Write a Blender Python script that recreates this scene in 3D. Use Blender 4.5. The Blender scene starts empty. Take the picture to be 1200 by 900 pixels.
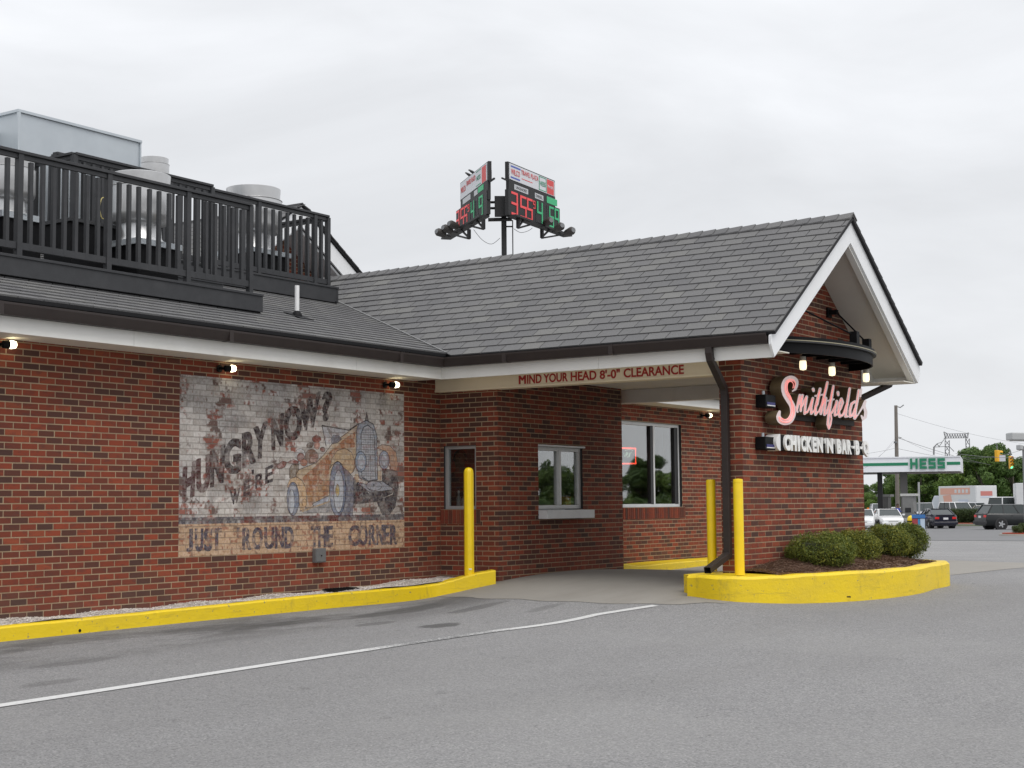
import bpy, math, random
import numpy as np
from mathutils import Vector, Matrix
random.seed(7); RNG = np.random.default_rng(7)
sc = bpy.context.scene
COL = sc.collection

# ------------------------------------------------------------------ camera
F_PX = 1746.5; YAW, PITCH, ROLL = math.radians(34.1302), math.radians(4.6297), math.radians(-0.48715)
CAM = np.array([-16.64292, -12.49897, 0.55620])
_f = np.array([math.cos(YAW)*math.cos(PITCH), math.sin(YAW)*math.cos(PITCH), math.sin(PITCH)])
_r = np.array([math.sin(YAW), -math.cos(YAW), 0.0]); _u = np.cross(_r, _f)
R_ = _r*math.cos(ROLL)+_u*math.sin(ROLL); U_ = -_r*math.sin(ROLL)+_u*math.cos(ROLL)
cd = bpy.data.cameras.new('camera'); cam = bpy.data.objects.new('camera', cd); COL.objects.link(cam)
cd.sensor_width = 36; cd.lens = F_PX/1200*36; cd.clip_start = 0.1; cd.clip_end = 5000
cam.matrix_world = Matrix(((R_[0], U_[0], -_f[0], CAM[0]), (R_[1], U_[1], -_f[1], CAM[1]), (R_[2], U_[2], -_f[2], CAM[2]), (0, 0, 0, 1)))
sc.camera = cam
sc.render.resolution_x, sc.render.resolution_y = 1024, 768

# ------------------------------------------------------------------ sky and sun (overcast)
SUN_EL, SUN_AZ = math.radians(58), math.radians(245)      # azimuth of the light in the XY plane, degrees from +X
wd = bpy.data.worlds.new('World'); sc.world = wd; wd.use_nodes = True
nt = wd.node_tree; nt.nodes.clear(); N = nt.nodes.new; Lk = nt.links.new
out = N('ShaderNodeOutputWorld'); bg = N('ShaderNodeBackground'); bg.inputs[1].default_value = 0.1
sky = N('ShaderNodeTexSky'); sky.sky_type = 'NISHITA'; sky.sun_disc = False; sky.sun_elevation = SUN_EL
sky.sun_rotation = math.pi/2-SUN_AZ; sky.dust_density = 4; sky.air_density = 1.0
tc = N('ShaderNodeTexCoord'); sep = N('ShaderNodeSeparateXYZ'); Lk(tc.outputs['Generated'], sep.inputs[0])
def M(op, a, b=None, c=None):
    n = N('ShaderNodeMath'); n.operation = op
    for i, v in enumerate((a, b, c)):
        if v is None: continue
        if isinstance(v, (int, float)): n.inputs[i].default_value = v
        else: Lk(v, n.inputs[i])
    return n.outputs[0]
zc = M('MAXIMUM', sep.outputs[2], 0.0)
grad = M('MULTIPLY_ADD', M('MULTIPLY', zc, zc), 6.2, 8.85)
mp = N('ShaderNodeMapping'); mp.inputs['Scale'].default_value = (1.4, 1.4, 4.5); Lk(tc.outputs['Generated'], mp.inputs[0])
nz = N('ShaderNodeTexNoise'); nz.inputs['Scale'].default_value = 2.0; nz.inputs['Detail'].default_value = 6; nz.inputs['Roughness'].default_value = 0.52; nz.inputs['Distortion'].default_value = .4
Lk(mp.outputs[0], nz.inputs['Vector'])
cl = M('MULTIPLY_ADD', nz.outputs[0], 0.70, 0.65)
val = M('MULTIPLY', grad, cl)
comb = N('ShaderNodeCombineColor')
Lk(M('MULTIPLY', val, 0.972), comb.inputs[0]); Lk(M('MULTIPLY', val, 0.990), comb.inputs[1]); Lk(M('MULTIPLY', val, 1.022), comb.inputs[2])
mx = N('ShaderNodeMix'); mx.data_type = 'RGBA'; mx.inputs[0].default_value = 0.93
Lk(sky.outputs[0], mx.inputs[6]); Lk(comb.outputs[0], mx.inputs[7]); Lk(mx.outputs[2], bg.inputs[0]); Lk(bg.outputs[0], out.inputs[0])
sd = bpy.data.lights.new('sun', 'SUN'); sd.energy = 1.5; sd.angle = math.radians(35); sd.color = (1, .97, .93)
so = bpy.data.objects.new('sun', sd); COL.objects.link(so)
so.rotation_euler = Vector((math.cos(SUN_AZ)*math.cos(SUN_EL), math.sin(SUN_AZ)*math.cos(SUN_EL), math.sin(SUN_EL))).to_track_quat('Z', 'Y').to_euler()
sc.view_settings.view_transform = 'Standard'; sc.view_settings.look = 'None'; sc.view_settings.exposure = 0; sc.view_settings.gamma = 1
sc.cycles.use_denoising = True

# ------------------------------------------------------------------ photo geometry helpers (a pixel of the 1200x900 photo -> a point of the place)
def ray(x, y): return _f+R_*(x-600)/F_PX+U_*(450-y)/F_PX
def W(x, y, d): return CAM+ray(x, y)*d
def on(x, y, **k):
    (a, v), = k.items(); i = 'XYZ'.index(a); r = ray(x, y); return CAM+r*((v-CAM[i])/r[i])
def project(P):
    d = np.asarray(P, float)-CAM; z = d @ _f
    return 600+F_PX*(d @ R_)/z, 450-F_PX*(d @ U_)/z, z

# ------------------------------------------------------------------ ground height
CTRL = np.array([(-7.6,-.55,-.683),(-12,-.55,-.70),(-5,-.55,-.663),(-2.7,-.55,-.658),(-1,-.65,-.64),(-.4,-1.25,-.475),(3.4,-1,-.458),(0,-1,-.478),
 (-2,-2.6,-.59),(-1,-4.4,-.53),(-1.2,-4.95,-.555),(0,-5.57,-.63),(1.4,-6,-.63),(4,-5.85,-.61),(7,-.6,-.53),(5,-2.5,-.525),(10,-2,-.56),(4.1,-.75,-.545),(5,-.75,-.555),(6.2,-1.4,-.55),(3.7,-.7,-.53),(2,1,-.45),(8,3,-.5),(-8,3,-.6),
 (-10,-4,-.80),(-6,-4,-.735),(-3,-4,-.69),(-14,-8,-.92),(-16,-12,-.98),(-5,-9,-.80),(5,-9,-.74),(15,-6,-.76),(20,0,-.80),(30,4,-.9),(12,-16,-.9),(-10,-18,-1.0),(-22,-3,-.85)])
def _phi(r): return np.where(r > 1e-9, r*r*np.log(r+1e-12), 0)
_n = len(CTRL); _K = _phi(np.linalg.norm(CTRL[:, None, :2]-CTRL[None, :, :2], axis=2))+np.eye(_n)*.12
_Pm = np.c_[np.ones(_n), CTRL[:, :2]]; _A = np.block([[_K, _Pm], [_Pm.T, np.zeros((3, 3))]])
_w = np.linalg.solve(_A, np.r_[CTRL[:, 2], 0, 0, 0])
def hz(X, Y):
    X = np.atleast_1d(np.asarray(X, float)); Y = np.atleast_1d(np.asarray(Y, float))
    r = np.sqrt((X[:, None]-CTRL[None, :, 0])**2+(Y[:, None]-CTRL[None, :, 1])**2)
    near = _phi(r) @ _w[:_n]+_w[_n]+_w[_n+1]*X+_w[_n+2]*Y
    s = np.hypot(X+4, Y+3)
    far = np.interp(s, [0, 30, 60, 100, 140, 200, 2000], [-.7, -.9, -1.12, -1.42, -1.5, -1.6, -2.5])
    t = np.clip((s-20)/14, 0, 1); t = t*t*(3-2*t)
    return near*(1-t)+far*t
def h(X, Y): return float(hz(X, Y)[0])
def gpt(x, y, dz=0):
    r = ray(x, y); D = np.arange(4, 160, .05); P = CAM[None]+r[None]*D[:, None]; g_ = P[:, 2]-hz(P[:, 0], P[:, 1])-dz
    i = int(np.argmax(g_ < 0)) if (g_ < 0).any() else len(D)-1; t = g_[i-1]/(g_[i-1]-g_[i]) if i and g_[i] < 0 else 0
    return P[i-1]+(P[i]-P[i-1])*t

# ------------------------------------------------------------------ object helpers
_INV = {}
def thing(name, label, cat, loc=(0, 0, 0), rotz=0, group=None):
    o = bpy.data.objects.new(name, None); COL.objects.link(o); o.location = [float(v) for v in loc]; o.rotation_euler = (0, 0, rotz)
    o.empty_display_size = .2
    tag(o, label, cat, group); _INV[o.name] = Matrix.Translation(Vector([float(v) for v in loc])) @ Matrix.Rotation(rotz, 4, 'Z'); return o
def tag(o, label, cat=None, group=None, kind=None):
    if label: o['label'] = label
    if cat: o['category'] = cat
    if group: o['group'] = group
    if kind: o['kind'] = kind
    return o
class MB:
    def __init__(s): s.v = []; s.f = []; s.t = []; s.m = []; s.cur = 0.0; s.mi = 0
    def face(s, pts):
        b = len(s.v); s.v += [tuple(float(c) for c in p) for p in pts]; s.f.append(tuple(range(b, b+len(pts)))); s.t.append(s.cur); s.m.append(s.mi)
    def raw(s, vs, fs):
        b = len(s.v); s.v += [tuple(float(c) for c in p) for p in vs]
        for f in fs: s.f.append(tuple(b+i for i in f)); s.t.append(s.cur); s.m.append(s.mi)
        return s
    def box(s, x0, x1, y0, y1, z0, z1, skip=()):
        v = [(x0,y0,z0),(x1,y0,z0),(x1,y1,z0),(x0,y1,z0),(x0,y0,z1),(x1,y0,z1),(x1,y1,z1),(x0,y1,z1)]
        f = [(0,3,2,1),(4,5,6,7),(0,1,5,4),(1,2,6,5),(2,3,7,6),(3,0,4,7)]
        return s.raw(v, [q for i, q in enumerate(f) if i not in skip])
    def obox(s, c, ex, ey, ez):
        c, ex, ey, ez = (np.array(q, float) for q in (c, ex, ey, ez))
        v = [c+a*ex+b*ey+d*ez for d in (-1, 1) for a, b in ((-1,-1),(1,-1),(1,1),(-1,1))]
        return s.raw(v, [(0,3,2,1),(4,5,6,7),(0,1,5,4),(1,2,6,5),(2,3,7,6),(3,0,4,7)])
    def bar(s, p, q, w, hh=None, up=(0, 0, 1)):
        hh = hh or w; p, q, up = (np.array(a, float) for a in (p, q, up)); d = q-p; L = np.linalg.norm(d); d = d/L
        if abs(d @ up) > .99: up = np.array((1., 0, 0))
        sd_ = np.cross(d, up); sd_ /= np.linalg.norm(sd_); u2 = np.cross(sd_, d)
        return s.obox((p+q)/2, sd_*w/2, d*L/2, u2*hh/2)
    def tube(s, path, r, n=8, cap=True):
        P = [np.array(p, float) for p in path]; rs = r if isinstance(r, (list, tuple)) else [r]*len(P); b = len(s.v); ref = None
        for i, p in enumerate(P):
            d = (P[min(i+1, len(P)-1)]-P[max(i-1, 0)]); d /= (np.linalg.norm(d)+1e-12)
            if ref is None: ref = np.array((0, 0, 1.)) if abs(d[2]) < .9 else np.array((1., 0, 0))
            a = np.cross(d, ref); a /= (np.linalg.norm(a)+1e-12); c2 = np.cross(a, d); ref = c2
            for k in range(n):
                t = 2*math.pi*k/n; s.v.append(tuple(p+rs[i]*(a*math.cos(t)+c2*math.sin(t))))
        for i in range(len(P)-1):
            for k in range(n):
                k2 = (k+1) % n; s.f.append((b+i*n+k, b+i*n+k2, b+(i+1)*n+k2, b+(i+1)*n+k)); s.t.append(s.cur); s.m.append(s.mi)
        if cap:
            s.f.append(tuple(b+k for k in range(n))[::-1]); s.f.append(tuple(b+(len(P)-1)*n+k for k in range(n))); s.t += [s.cur]*2; s.m += [s.mi]*2
        return s
    def prism(s, poly, O, Uv, Vv, Nv, d0, d1, bottom=True):
        O, Uv, Vv, Nv = (np.array(a, float) for a in (O, Uv, Vv, Nv)); n = len(poly); b = len(s.v)
        for d in (d0, d1):
            for p in poly: s.v.append(tuple(O+Uv*p[0]+Vv*p[1]+Nv*d))
        fs = [tuple(b+n+i for i in range(n))]+[(b+i, b+(i+1) % n, b+n+(i+1) % n, b+n+i) for i in range(n)]
        if bottom: fs.append(tuple(b+i for i in range(n))[::-1])
        s.f += fs; s.t += [s.cur]*len(fs); s.m += [s.mi]*len(fs); return s
    def lathe(s, prof, n=20, c=(0, 0, 0)):
        b = len(s.v)
        for r, z in prof:
            for k in range(n): t = 2*math.pi*k/n; s.v.append((c[0]+r*math.cos(t), c[1]+r*math.sin(t), c[2]+z))
        for i in range(len(prof)-1):
            for k in range(n):
                k2 = (k+1) % n; s.f.append((b+i*n+k, b+i*n+k2, b+(i+1)*n+k2, b+(i+1)*n+k)); s.t.append(s.cur); s.m.append(s.mi)
        return s
    def mesh(s, name, mats, smooth=False):
        me = bpy.data.meshes.new(name); me.from_pydata(s.v, [], s.f)
        for m in (mats if isinstance(mats, (list, tuple)) else [mats]): me.materials.append(m)
        if any(s.m): me.polygons.foreach_set('material_index', s.m)
        a = me.attributes.new('tint', 'FLOAT', 'FACE'); a.data.foreach_set('value', s.t)
        if smooth: me.polygons.foreach_set('use_smooth', [True]*len(me.polygons))
        me.update(); return me
    def build(s, name, mat, parent=None, world=True, smooth=False, bevel=0, label=None, cat=None, group=None, kind=None, auto=False):
        return link(name, s.mesh(name, mat, smooth), parent, world, bevel, label, cat, group, kind, auto)
def link(name, me, parent=None, world=True, bevel=0, label=None, cat=None, group=None, kind=None, auto=False):
    o = bpy.data.objects.new(name, me); COL.objects.link(o); tag(o, label, cat, group, kind)
    if parent:
        o.parent = parent
        if world: o.matrix_parent_inverse = _INV.get(parent.name, Matrix()).inverted()
    if bevel:
        m = o.modifiers.new('bevel', 'BEVEL'); m.width = bevel; m.segments = 2; m.limit_method = 'ANGLE'; m.angle_limit = math.radians(35)
    if auto:
        for p in me.polygons: p.use_smooth = True
        if hasattr(me, 'set_sharp_from_angle'): me.set_sharp_from_angle(angle=math.radians(35))
    return o
def copy_tree(o, parent=None):
    c = o.copy(); COL.objects.link(c); c.parent = parent
    for ch in [q for q in list(COL.objects) if q.parent == o]: copy_tree(ch, c)
    return c

# ------------------------------------------------------------------ material helpers
class G:
    def __init__(s, name):
        s.m = bpy.data.materials.new(name); s.m.use_nodes = True; s.t = s.m.node_tree; s.t.nodes.clear()
        s.o = s.n('ShaderNodeOutputMaterial'); s.b = s.n('ShaderNodeBsdfPrincipled'); s.l(s.b.outputs[0], s.o.inputs[0]); s._p = None
    def n(s, k): return s.t.nodes.new(k)
    def l(s, a, b): s.t.links.new(a, b)
    def pos(s):
        if s._p is None: s._p = s.n('ShaderNodeNewGeometry').outputs['Position']
        return s._p
    def math(s, op, a, b=0.0, c=None, clamp=False):
        q = s.n('ShaderNodeMath'); q.operation = op; q.use_clamp = clamp
        for i, v in enumerate((a, b, c)):
            if v is None: continue
            if isinstance(v, (int, float)): q.inputs[i].default_value = v
            else: s.l(v, q.inputs[i])
        return q.outputs[0]
    def noise(s, scale, detail=3, rough=.55, vec=None, scl=None, dist=0):
        q = s.n('ShaderNodeTexNoise'); q.inputs['Scale'].default_value = scale; q.inputs['Detail'].default_value = detail; q.inputs['Roughness'].default_value = rough; q.inputs['Distortion'].default_value = dist
        v = vec or s.pos()
        if scl:
            mp_ = s.n('ShaderNodeMapping'); mp_.inputs['Scale'].default_value = scl; s.l(v, mp_.inputs[0]); v = mp_.outputs[0]
        s.l(v, q.inputs['Vector']); return q.outputs[0]
    def objco(s): return s.n('ShaderNodeTexCoord').outputs['Object']
    def ramp(s, fac, stops, interp='LINEAR'):
        q = s.n('ShaderNodeValToRGB'); q.color_ramp.interpolation = interp; e = q.color_ramp.elements
        while len(e) > 1: e.remove(e[-1])
        e[0].position = stops[0][0]; e[0].color = (*stops[0][1], 1) if len(stops[0][1]) == 3 else stops[0][1]
        for p, c in stops[1:]:
            k = e.new(p); k.color = (*c, 1)
        s.l(fac, q.inputs[0]); return q.outputs[0]
    def mix(s, fac, a, b, mode='MIX'):
        q = s.n('ShaderNodeMix'); q.data_type = 'RGBA'; q.blend_type = mode
        for i, v in ((0, fac), (6, a), (7, b)):
            if isinstance(v, (int, float)): q.inputs[i].default_value = v
            elif isinstance(v, tuple): q.inputs[i].default_value = (*v[:3], 1)
            else: s.l(v, q.inputs[i])
        return q.outputs[2]
    def bump(s, hgt, dist, strength=1):
        q = s.n('ShaderNodeBump'); q.inputs['Distance'].default_value = dist; q.inputs['Strength'].default_value = strength; s.l(hgt, q.inputs['Height']); s.l(q.outputs[0], s.b.inputs['Normal'])
    def col(s, v):
        if isinstance(v, tuple): s.b.inputs['Base Color'].default_value = (*v[:3], 1)
        else: s.l(v, s.b.inputs['Base Color'])
    def set(s, **k):
        for a, v in k.items():
            i = s.b.inputs[a.replace('_', ' ')]
            if isinstance(v, (int, float, tuple)): i.default_value = v
            else: s.l(v, i)
        return s
    def attr(s, nm):
        q = s.n('ShaderNodeAttribute'); q.attribute_name = nm; return q.outputs['Fac']
    def rnd(s):
        return s.math('FRACT', s.math('ADD', s.attr('tint'), s.n('ShaderNodeObjectInfo').outputs['Random']))
def mat(name, c, rough=.6, metal=0, noise=None, bump=None, emis=None, coat=0, spec=.5, dirt=None):
    g = G(name); base = c
    if noise:
        sc_, am = noise; f = g.noise(sc_, 4, .6, g.objco())
        base = g.mix(f, tuple(max(0, x*(1-am)) for x in c), tuple(min(1, x*(1+am)) for x in c))
    if dirt:
        f2 = g.math('MULTIPLY', g.ramp(g.noise(dirt[0], 5, .65), [(0.48, (0, 0, 0)), (.75, (1, 1, 1))]), dirt[2]); base = g.mix(f2, base, dirt[1])
    g.col(base); g.set(Roughness=rough, Metallic=metal)
    g.b.inputs['Specular IOR Level'].default_value = spec; g.b.inputs['Coat Weight'].default_value = coat
    if bump: g.bump(g.noise(bump[0], 4, .6), bump[1])
    if emis: g.set(Emission_Color=(*emis[0], 1), Emission_Strength=emis[1])
    return g.m

def brick_nodes(g):
    r = g.rnd()
    c = g.ramp(r, [(0, (.330,.066,.031)), (.18, (.280,.057,.028)), (.36, (.235,.051,.027)), (.50, (.190,.047,.028)), (.62, (.145,.045,.030)), (.72, (.105,.044,.032)), (.82, (.074,.041,.034)), (.90, (.090,.042,.031)), (.94, (.360,.085,.039)), (1, (.25,.055,.029))])
    blotch = g.ramp(g.noise(7, 4, .65, scl=(1, 1, 2.6)), [(.50, (0, 0, 0)), (.66, (1, 1, 1))])
    c = g.mix(g.math('MULTIPLY', blotch, .5), c, (.080,.045,.042))
    fine = g.noise(90, 3, .7); c = g.mix(.55, c, g.mix(fine, (.25, .25, .25), (1, 1, 1)), 'MULTIPLY') if False else g.mix(g.math('MULTIPLY', fine, .5), c, (.10,.045,.035))
    chalk = g.ramp(g.noise(16, 6, .75), [(.64, (0, 0, 0)), (.74, (1, 1, 1))])
    c = g.mix(g.math('MULTIPLY', chalk, .30), c, (.34, .20, .16))
    sz = g.n('ShaderNodeSeparateXYZ'); g.l(g.pos(), sz.inputs[0]); low = g.math('SUBTRACT', 1.0, g.math('MULTIPLY', g.math('ADD', sz.outputs[2], .52), 2.6), clamp=True)
    c = g.mix(g.math('MULTIPLY', g.math('MULTIPLY', low, g.ramp(g.noise(2.2, 5, .7), [(.35, (0, 0, 0)), (.65, (1, 1, 1))])), .45), c, (.13,.095,.075))
    c = g.mix(.6, c, g.mix(g.noise(.45, 4, .65), (.72,.70,.70), (1.22,1.2,1.18)), 'MULTIPLY')
    return c, fine
g = G('brick_face'); c_, f_ = brick_nodes(g); g.col(c_); g.set(Roughness=.88); g.b.inputs['Specular IOR Level'].default_value = .25; g.bump(f_, .004); M_BRICK = g.m
g = G('mortar'); c_ = g.mix(g.noise(3, 5, .6), (.48,.36,.23), (.33,.25,.16)); c_ = g.mix(g.math('MULTIPLY', g.noise(60, 3, .6), .4), c_, (.31,.22,.14)); c_ = g.mix(g.math('MULTIPLY', g.ramp(g.noise(.7, 5, .65), [(.5, (0, 0, 0)), (.7, (1, 1, 1))]), .35), c_, (.20,.15,.11)); g.col(c_); g.set(Roughness=.95); g.bump(g.noise(140, 3, .6), .003); M_MORTAR = g.m

g = G('roof_shingle'); r = g.rnd()
c_ = g.ramp(r, [(0, (.108,.107,.111)), (.3, (.121,.119,.123)), (.55, (.132,.130,.133)), (.8, (.142,.140,.140)), (.94, (.165,.162,.156)), (1, (.114,.113,.116))])
c_ = g.mix(.7, c_, g.mix(g.noise(.55, 4, .6), (.72,.72,.75), (1.25,1.25,1.2)), 'MULTIPLY')
c_ = g.mix(g.math('MULTIPLY', g.noise(260, 2, .6), .55), c_, (.20,.20,.20)); g.col(c_); g.set(Roughness=.92); g.b.inputs['Specular IOR Level'].default_value = .3; g.bump(g.noise(220, 2, .7), .004); M_SHINGLE = g.m
M_UNDER = mat('roof_underlay', (.018,.018,.02), .9)
M_TRIM = mat('white_trim', (.80,.79,.75), .55, noise=(3, .05), dirt=(1.1, (.60,.57,.50), .4))
M_RAKE = mat('white_rake_board', (.82,.83,.84), .5, noise=(3, .03), dirt=(1.4, (.6,.59,.56), .25))
M_BEAM = mat('cream_beam', (.93,.83,.62), .55, noise=(2, .04), dirt=(.9, (.75,.66,.50), .4))
M_SOFFIT = mat('soffit', (.74,.71,.63), .7, noise=(2, .08))
M_GUTTER = mat('brown_gutter', (.034,.026,.024), .5, noise=(5, .25), spec=.35)
M_BLACK = mat('black_paint', (.007,.007,.008), .55, noise=(8, .4), spec=.15)
M_CHAR = mat('charcoal_rail', (.030,.031,.034), .55, noise=(9, .3), dirt=(3, (.055,.055,.058), .5))
M_ALU = mat('spun_aluminium', (.60,.60,.60), .34, .75, noise=(6, .12), dirt=(2.5, (.35,.34,.33), .4))
M_GALV = mat('galvanised_duct', (.52,.56,.59), .42, .45, noise=(2.2, .10), dirt=(1.2, (.42,.46,.50), .5))
M_PVC = mat('white_pvc', (.8, .8, .8), .4)
M_RED_TEXT = mat('dark_red_lettering', (.42,.03,.022), .6)
M_ALUFR = mat('aluminium_window_frame', (.42,.42,.42), .4, .3, noise=(10, .1))
M_WHITEFR = mat('white_sill', (.68,.69,.69), .4, noise=(5, .05), dirt=(6, (.4, .4, .38), .35))
M_DARKFR = mat('dark_frame', (.02,.02,.022), .5)
M_GREYBOX = mat('grey_steel_box', (.18,.185,.19), .5, .3, noise=(8, .1))
g = G('window_glass'); lw = g.n('ShaderNodeLayerWeight'); lw.inputs['Blend'].default_value = .5
tr = g.n('ShaderNodeBsdfTransparent'); tr.inputs[0].default_value = (.80,.82,.81,1); gl = g.n('ShaderNodeBsdfGlossy'); gl.inputs['Roughness'].default_value = .015; gl.inputs[0].default_value = (.95,.95,.95,1)
bn = g.n('ShaderNodeBump'); bn.inputs['Distance'].default_value = .02; bn.inputs['Strength'].default_value = .10; g.l(g.noise(1.3, 1, .5), bn.inputs['Height']); g.l(bn.outputs[0], gl.inputs['Normal'])
ms = g.n('ShaderNodeMixShader'); g.l(g.math('MULTIPLY_ADD', lw.outputs['Facing'], .52, .01), ms.inputs[0]); g.l(tr.outputs[0], ms.inputs[1]); g.l(gl.outputs[0], ms.inputs[2]); g.l(ms.outputs[0], g.o.inputs[0]); M_GLASS = g.m

def yellow(name, chips=.62):
    g = G(name); a = g.noise(1.3, 4, .6); c = g.mix(a, (.88,.64,.006), (.78,.54,.008)); c = g.mix(g.math('MULTIPLY', g.noise(14, 5, .7), .3), c, (.82,.62,.02))
    d = g.ramp(g.noise(4, 6, .75, scl=(1, 1, .5)), [(chips-.06, (0, 0, 0)), (chips+.06, (1, 1, 1))]); c = g.mix(g.math('MULTIPLY', d, .5), c, (.38,.28,.05)); d3 = g.ramp(g.noise(1.1, 5, .7, scl=(1, 1, 3)), [(.48, (0, 0, 0)), (.7, (1, 1, 1))]); c = g.mix(g.math('MULTIPLY', d3, .3), c, (.45,.33,.06))
    sf = g.ramp(g.noise(1.6, 6, .8, scl=(.7, .7, 7)), [(.56, (0, 0, 0)), (.68, (1, 1, 1))]); c = g.mix(g.math('MULTIPLY', sf, .38), c, (.16,.13,.06))
    k = g.ramp(g.noise(19, 4, .6), [(.665, (0, 0, 0)), (.69, (1, 1, 1))]); c = g.mix(g.math('MULTIPLY', k, .7), c, (.20,.18,.14))
    g.col(c); g.set(Roughness=.5); g.bump(g.noise(22, 5, .7), .006); return g.m
M_YEL = yellow('yellow_kerb_paint'); M_YELB = mat('yellow_bollard', (.88,.62,.008), .42, noise=(4, .05), dirt=(4, (.50,.34,.03), .3))

STAINS = [(gpt(515, 733)[0], gpt(515, 733)[1], .34, .16, .75), (gpt(440, 731)[0], gpt(440, 731)[1], .35, .12, .5), (gpt(560, 712)[0], gpt(560, 712)[1], .7, .12, .5), (gpt(470, 716)[0], gpt(470, 716)[1], 1.1, .22, .6), (gpt(330, 731)[0], gpt(330, 731)[1], .9, .16, .5), (gpt(60, 800)[0], gpt(60, 800)[1], .3, .12, .35), (gpt(90, 776)[0], gpt(90, 776)[1], .5, .12, .35), (gpt(640, 712)[0], gpt(640, 712)[1], .4, .1, .35)]
g = G('asphalt')
big = g.noise(.22, 5, .6); mid = g.noise(1.7, 5, .65); fine = g.noise(150, 3, .75); fine2 = g.noise(48, 3, .6)
c_ = g.mix(big, (.250,.248,.250), (.310,.306,.304)); c_ = g.mix(g.math('MULTIPLY', mid, .5), c_, (.225,.222,.223))
vo = g.n('ShaderNodeTexVoronoi'); vo.inputs['Scale'].default_value = 85; g.l(g.pos(), vo.inputs['Vector'])
st = g.ramp(vo.outputs['Color'], [(0, (.50,.50,.51)), (.35, (.82,.82,.83)), (.75, (1.15,1.15,1.14)), (1, (1.5,1.48,1.44))]); c_ = g.mix(.85, c_, st, 'MULTIPLY')
c_ = g.mix(g.ramp(fine, [(.58, (0, 0, 0)), (.72, (1, 1, 1))]), c_, (.30,.29,.28))
c_ = g.mix(g.ramp(fine2, [(.60, (0, 0, 0)), (.75, (.7, .7, .7))]), c_, (.085,.085,.088))
spx = g.n('ShaderNodeSeparateXYZ'); g.l(g.pos(), spx.inputs[0])
# darker damp wear along the kerb and oil streaks in the lane
near = g.math('SUBTRACT', 1.25, g.math('MULTIPLY', g.math('ABSOLUTE', g.math('ADD', spx.outputs[1], 1.35)), 1.0), clamp=True)
near = g.math('MULTIPLY', near, g.math('SUBTRACT', 1.0, g.math('MULTIPLY', g.math('ADD', spx.outputs[0], 1.2), 1.0), clamp=True), clamp=True)
stn = g.ramp(g.noise(1.1, 6, .7, scl=(.45, 1.3, 1)), [(.42, (0, 0, 0)), (.58, (1, 1, 1))]); c_ = g.mix(g.math('MULTIPLY', g.math('MULTIPLY', near, stn), .78), c_, (.085,.083,.082))
fs_ = g.noise(5, 5, .75, scl=(.5, 1.6, 1))
for (ex0, ey0, ea, eb, es) in STAINS:
    dx_ = g.math('MULTIPLY', g.math('SUBTRACT', spx.outputs[0], ex0), 1/ea); dy_ = g.math('MULTIPLY', g.math('SUBTRACT', spx.outputs[1], ey0), 1/eb)
    rr_ = g.math('ADD', g.math('ADD', g.math('MULTIPLY', dx_, dx_), g.math('MULTIPLY', dy_, dy_)), g.math('MULTIPLY', g.math('SUBTRACT', fs_, .5), 2.6))
    c_ = g.mix(g.math('MULTIPLY', g.math('MULTIPLY', g.math('SUBTRACT', 1.0, rr_, clamp=True), 2.2, clamp=True), es), c_, (.070,.068,.067))
tw = g.ramp(g.noise(.5, 4, .6, scl=(.25, 1.1, 1)), [(.46, (0, 0, 0)), (.60, (1, 1, 1))]); c_ = g.mix(g.math('MULTIPLY', tw, .16), c_, (.16,.155,.15)); lt = g.ramp(g.noise(.33, 3, .6), [(.52, (0, 0, 0)), (.68, (1, 1, 1))]); c_ = g.mix(g.math('MULTIPLY', lt, .22), c_, (.34,.335,.325))
spot = g.ramp(g.noise(2.3, 5, .8, scl=(.7, 1.3, 1)), [(.645, (0, 0, 0)), (.69, (1, 1, 1))]); c_ = g.mix(g.math('MULTIPLY', spot, .42), c_, (.09,.088,.088))
crk = g.n('ShaderNodeTexVoronoi'); crk.feature = 'DISTANCE_TO_EDGE'; crk.inputs['Scale'].default_value = .42
wv = g.n('ShaderNodeVectorMath'); wv.operation = 'ADD'; nn = g.n('ShaderNodeTexNoise'); nn.inputs['Scale'].default_value = 2.2; g.l(g.pos(), nn.inputs['Vector']); g.l(g.pos(), wv.inputs[0]); g.l(nn.outputs['Color'], wv.inputs[1]); g.l(wv.outputs[0], crk.inputs['Vector'])
ck = g.math('MULTIPLY', g.math('LESS_THAN', crk.outputs['Distance'], .006), g.ramp(g.noise(.35, 3), [(.5, (0, 0, 0)), (.62, (.5, .5, .5))])); c_ = g.mix(g.math('MULTIPLY', ck, .0), c_, (.06,.06,.06))
g.col(c_); g.set(Roughness=.93); g.b.inputs['Specular IOR Level'].default_value = .3; g.bump(g.math('ADD', fine, g.math('MULTIPLY', fine2, .8)), .008); M_ASPH = g.m
g = G('road_asphalt'); c_ = g.mix(g.noise(.15, 4), (.13,.13,.135), (.165,.165,.168)); g.col(g.mix(g.math('MULTIPLY', g.noise(6, 4, .7), .3), c_, (.2, .2, .2))); g.set(Roughness=.9); M_ROAD = g.m
g = G('lane_concrete'); c_ = g.mix(g.noise(.6, 5, .65), (.190,.180,.162), (.275,.258,.232)); wet = g.ramp(g.noise(.8, 5, .7, scl=(.35, 1.4, 1)), [(.45, (0, 0, 0)), (.65, (1, 1, 1))]); c_ = g.mix(g.math('MULTIPLY', wet, .5), c_, (.15,.135,.118))
c_ = g.mix(g.math('MULTIPLY', g.noise(70, 4, .7), .35), c_, (.38,.36,.32)); g.col(c_); g.set(Roughness=.85); g.bump(g.noise(60, 4, .6), .003); M_CONC = g.m
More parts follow.
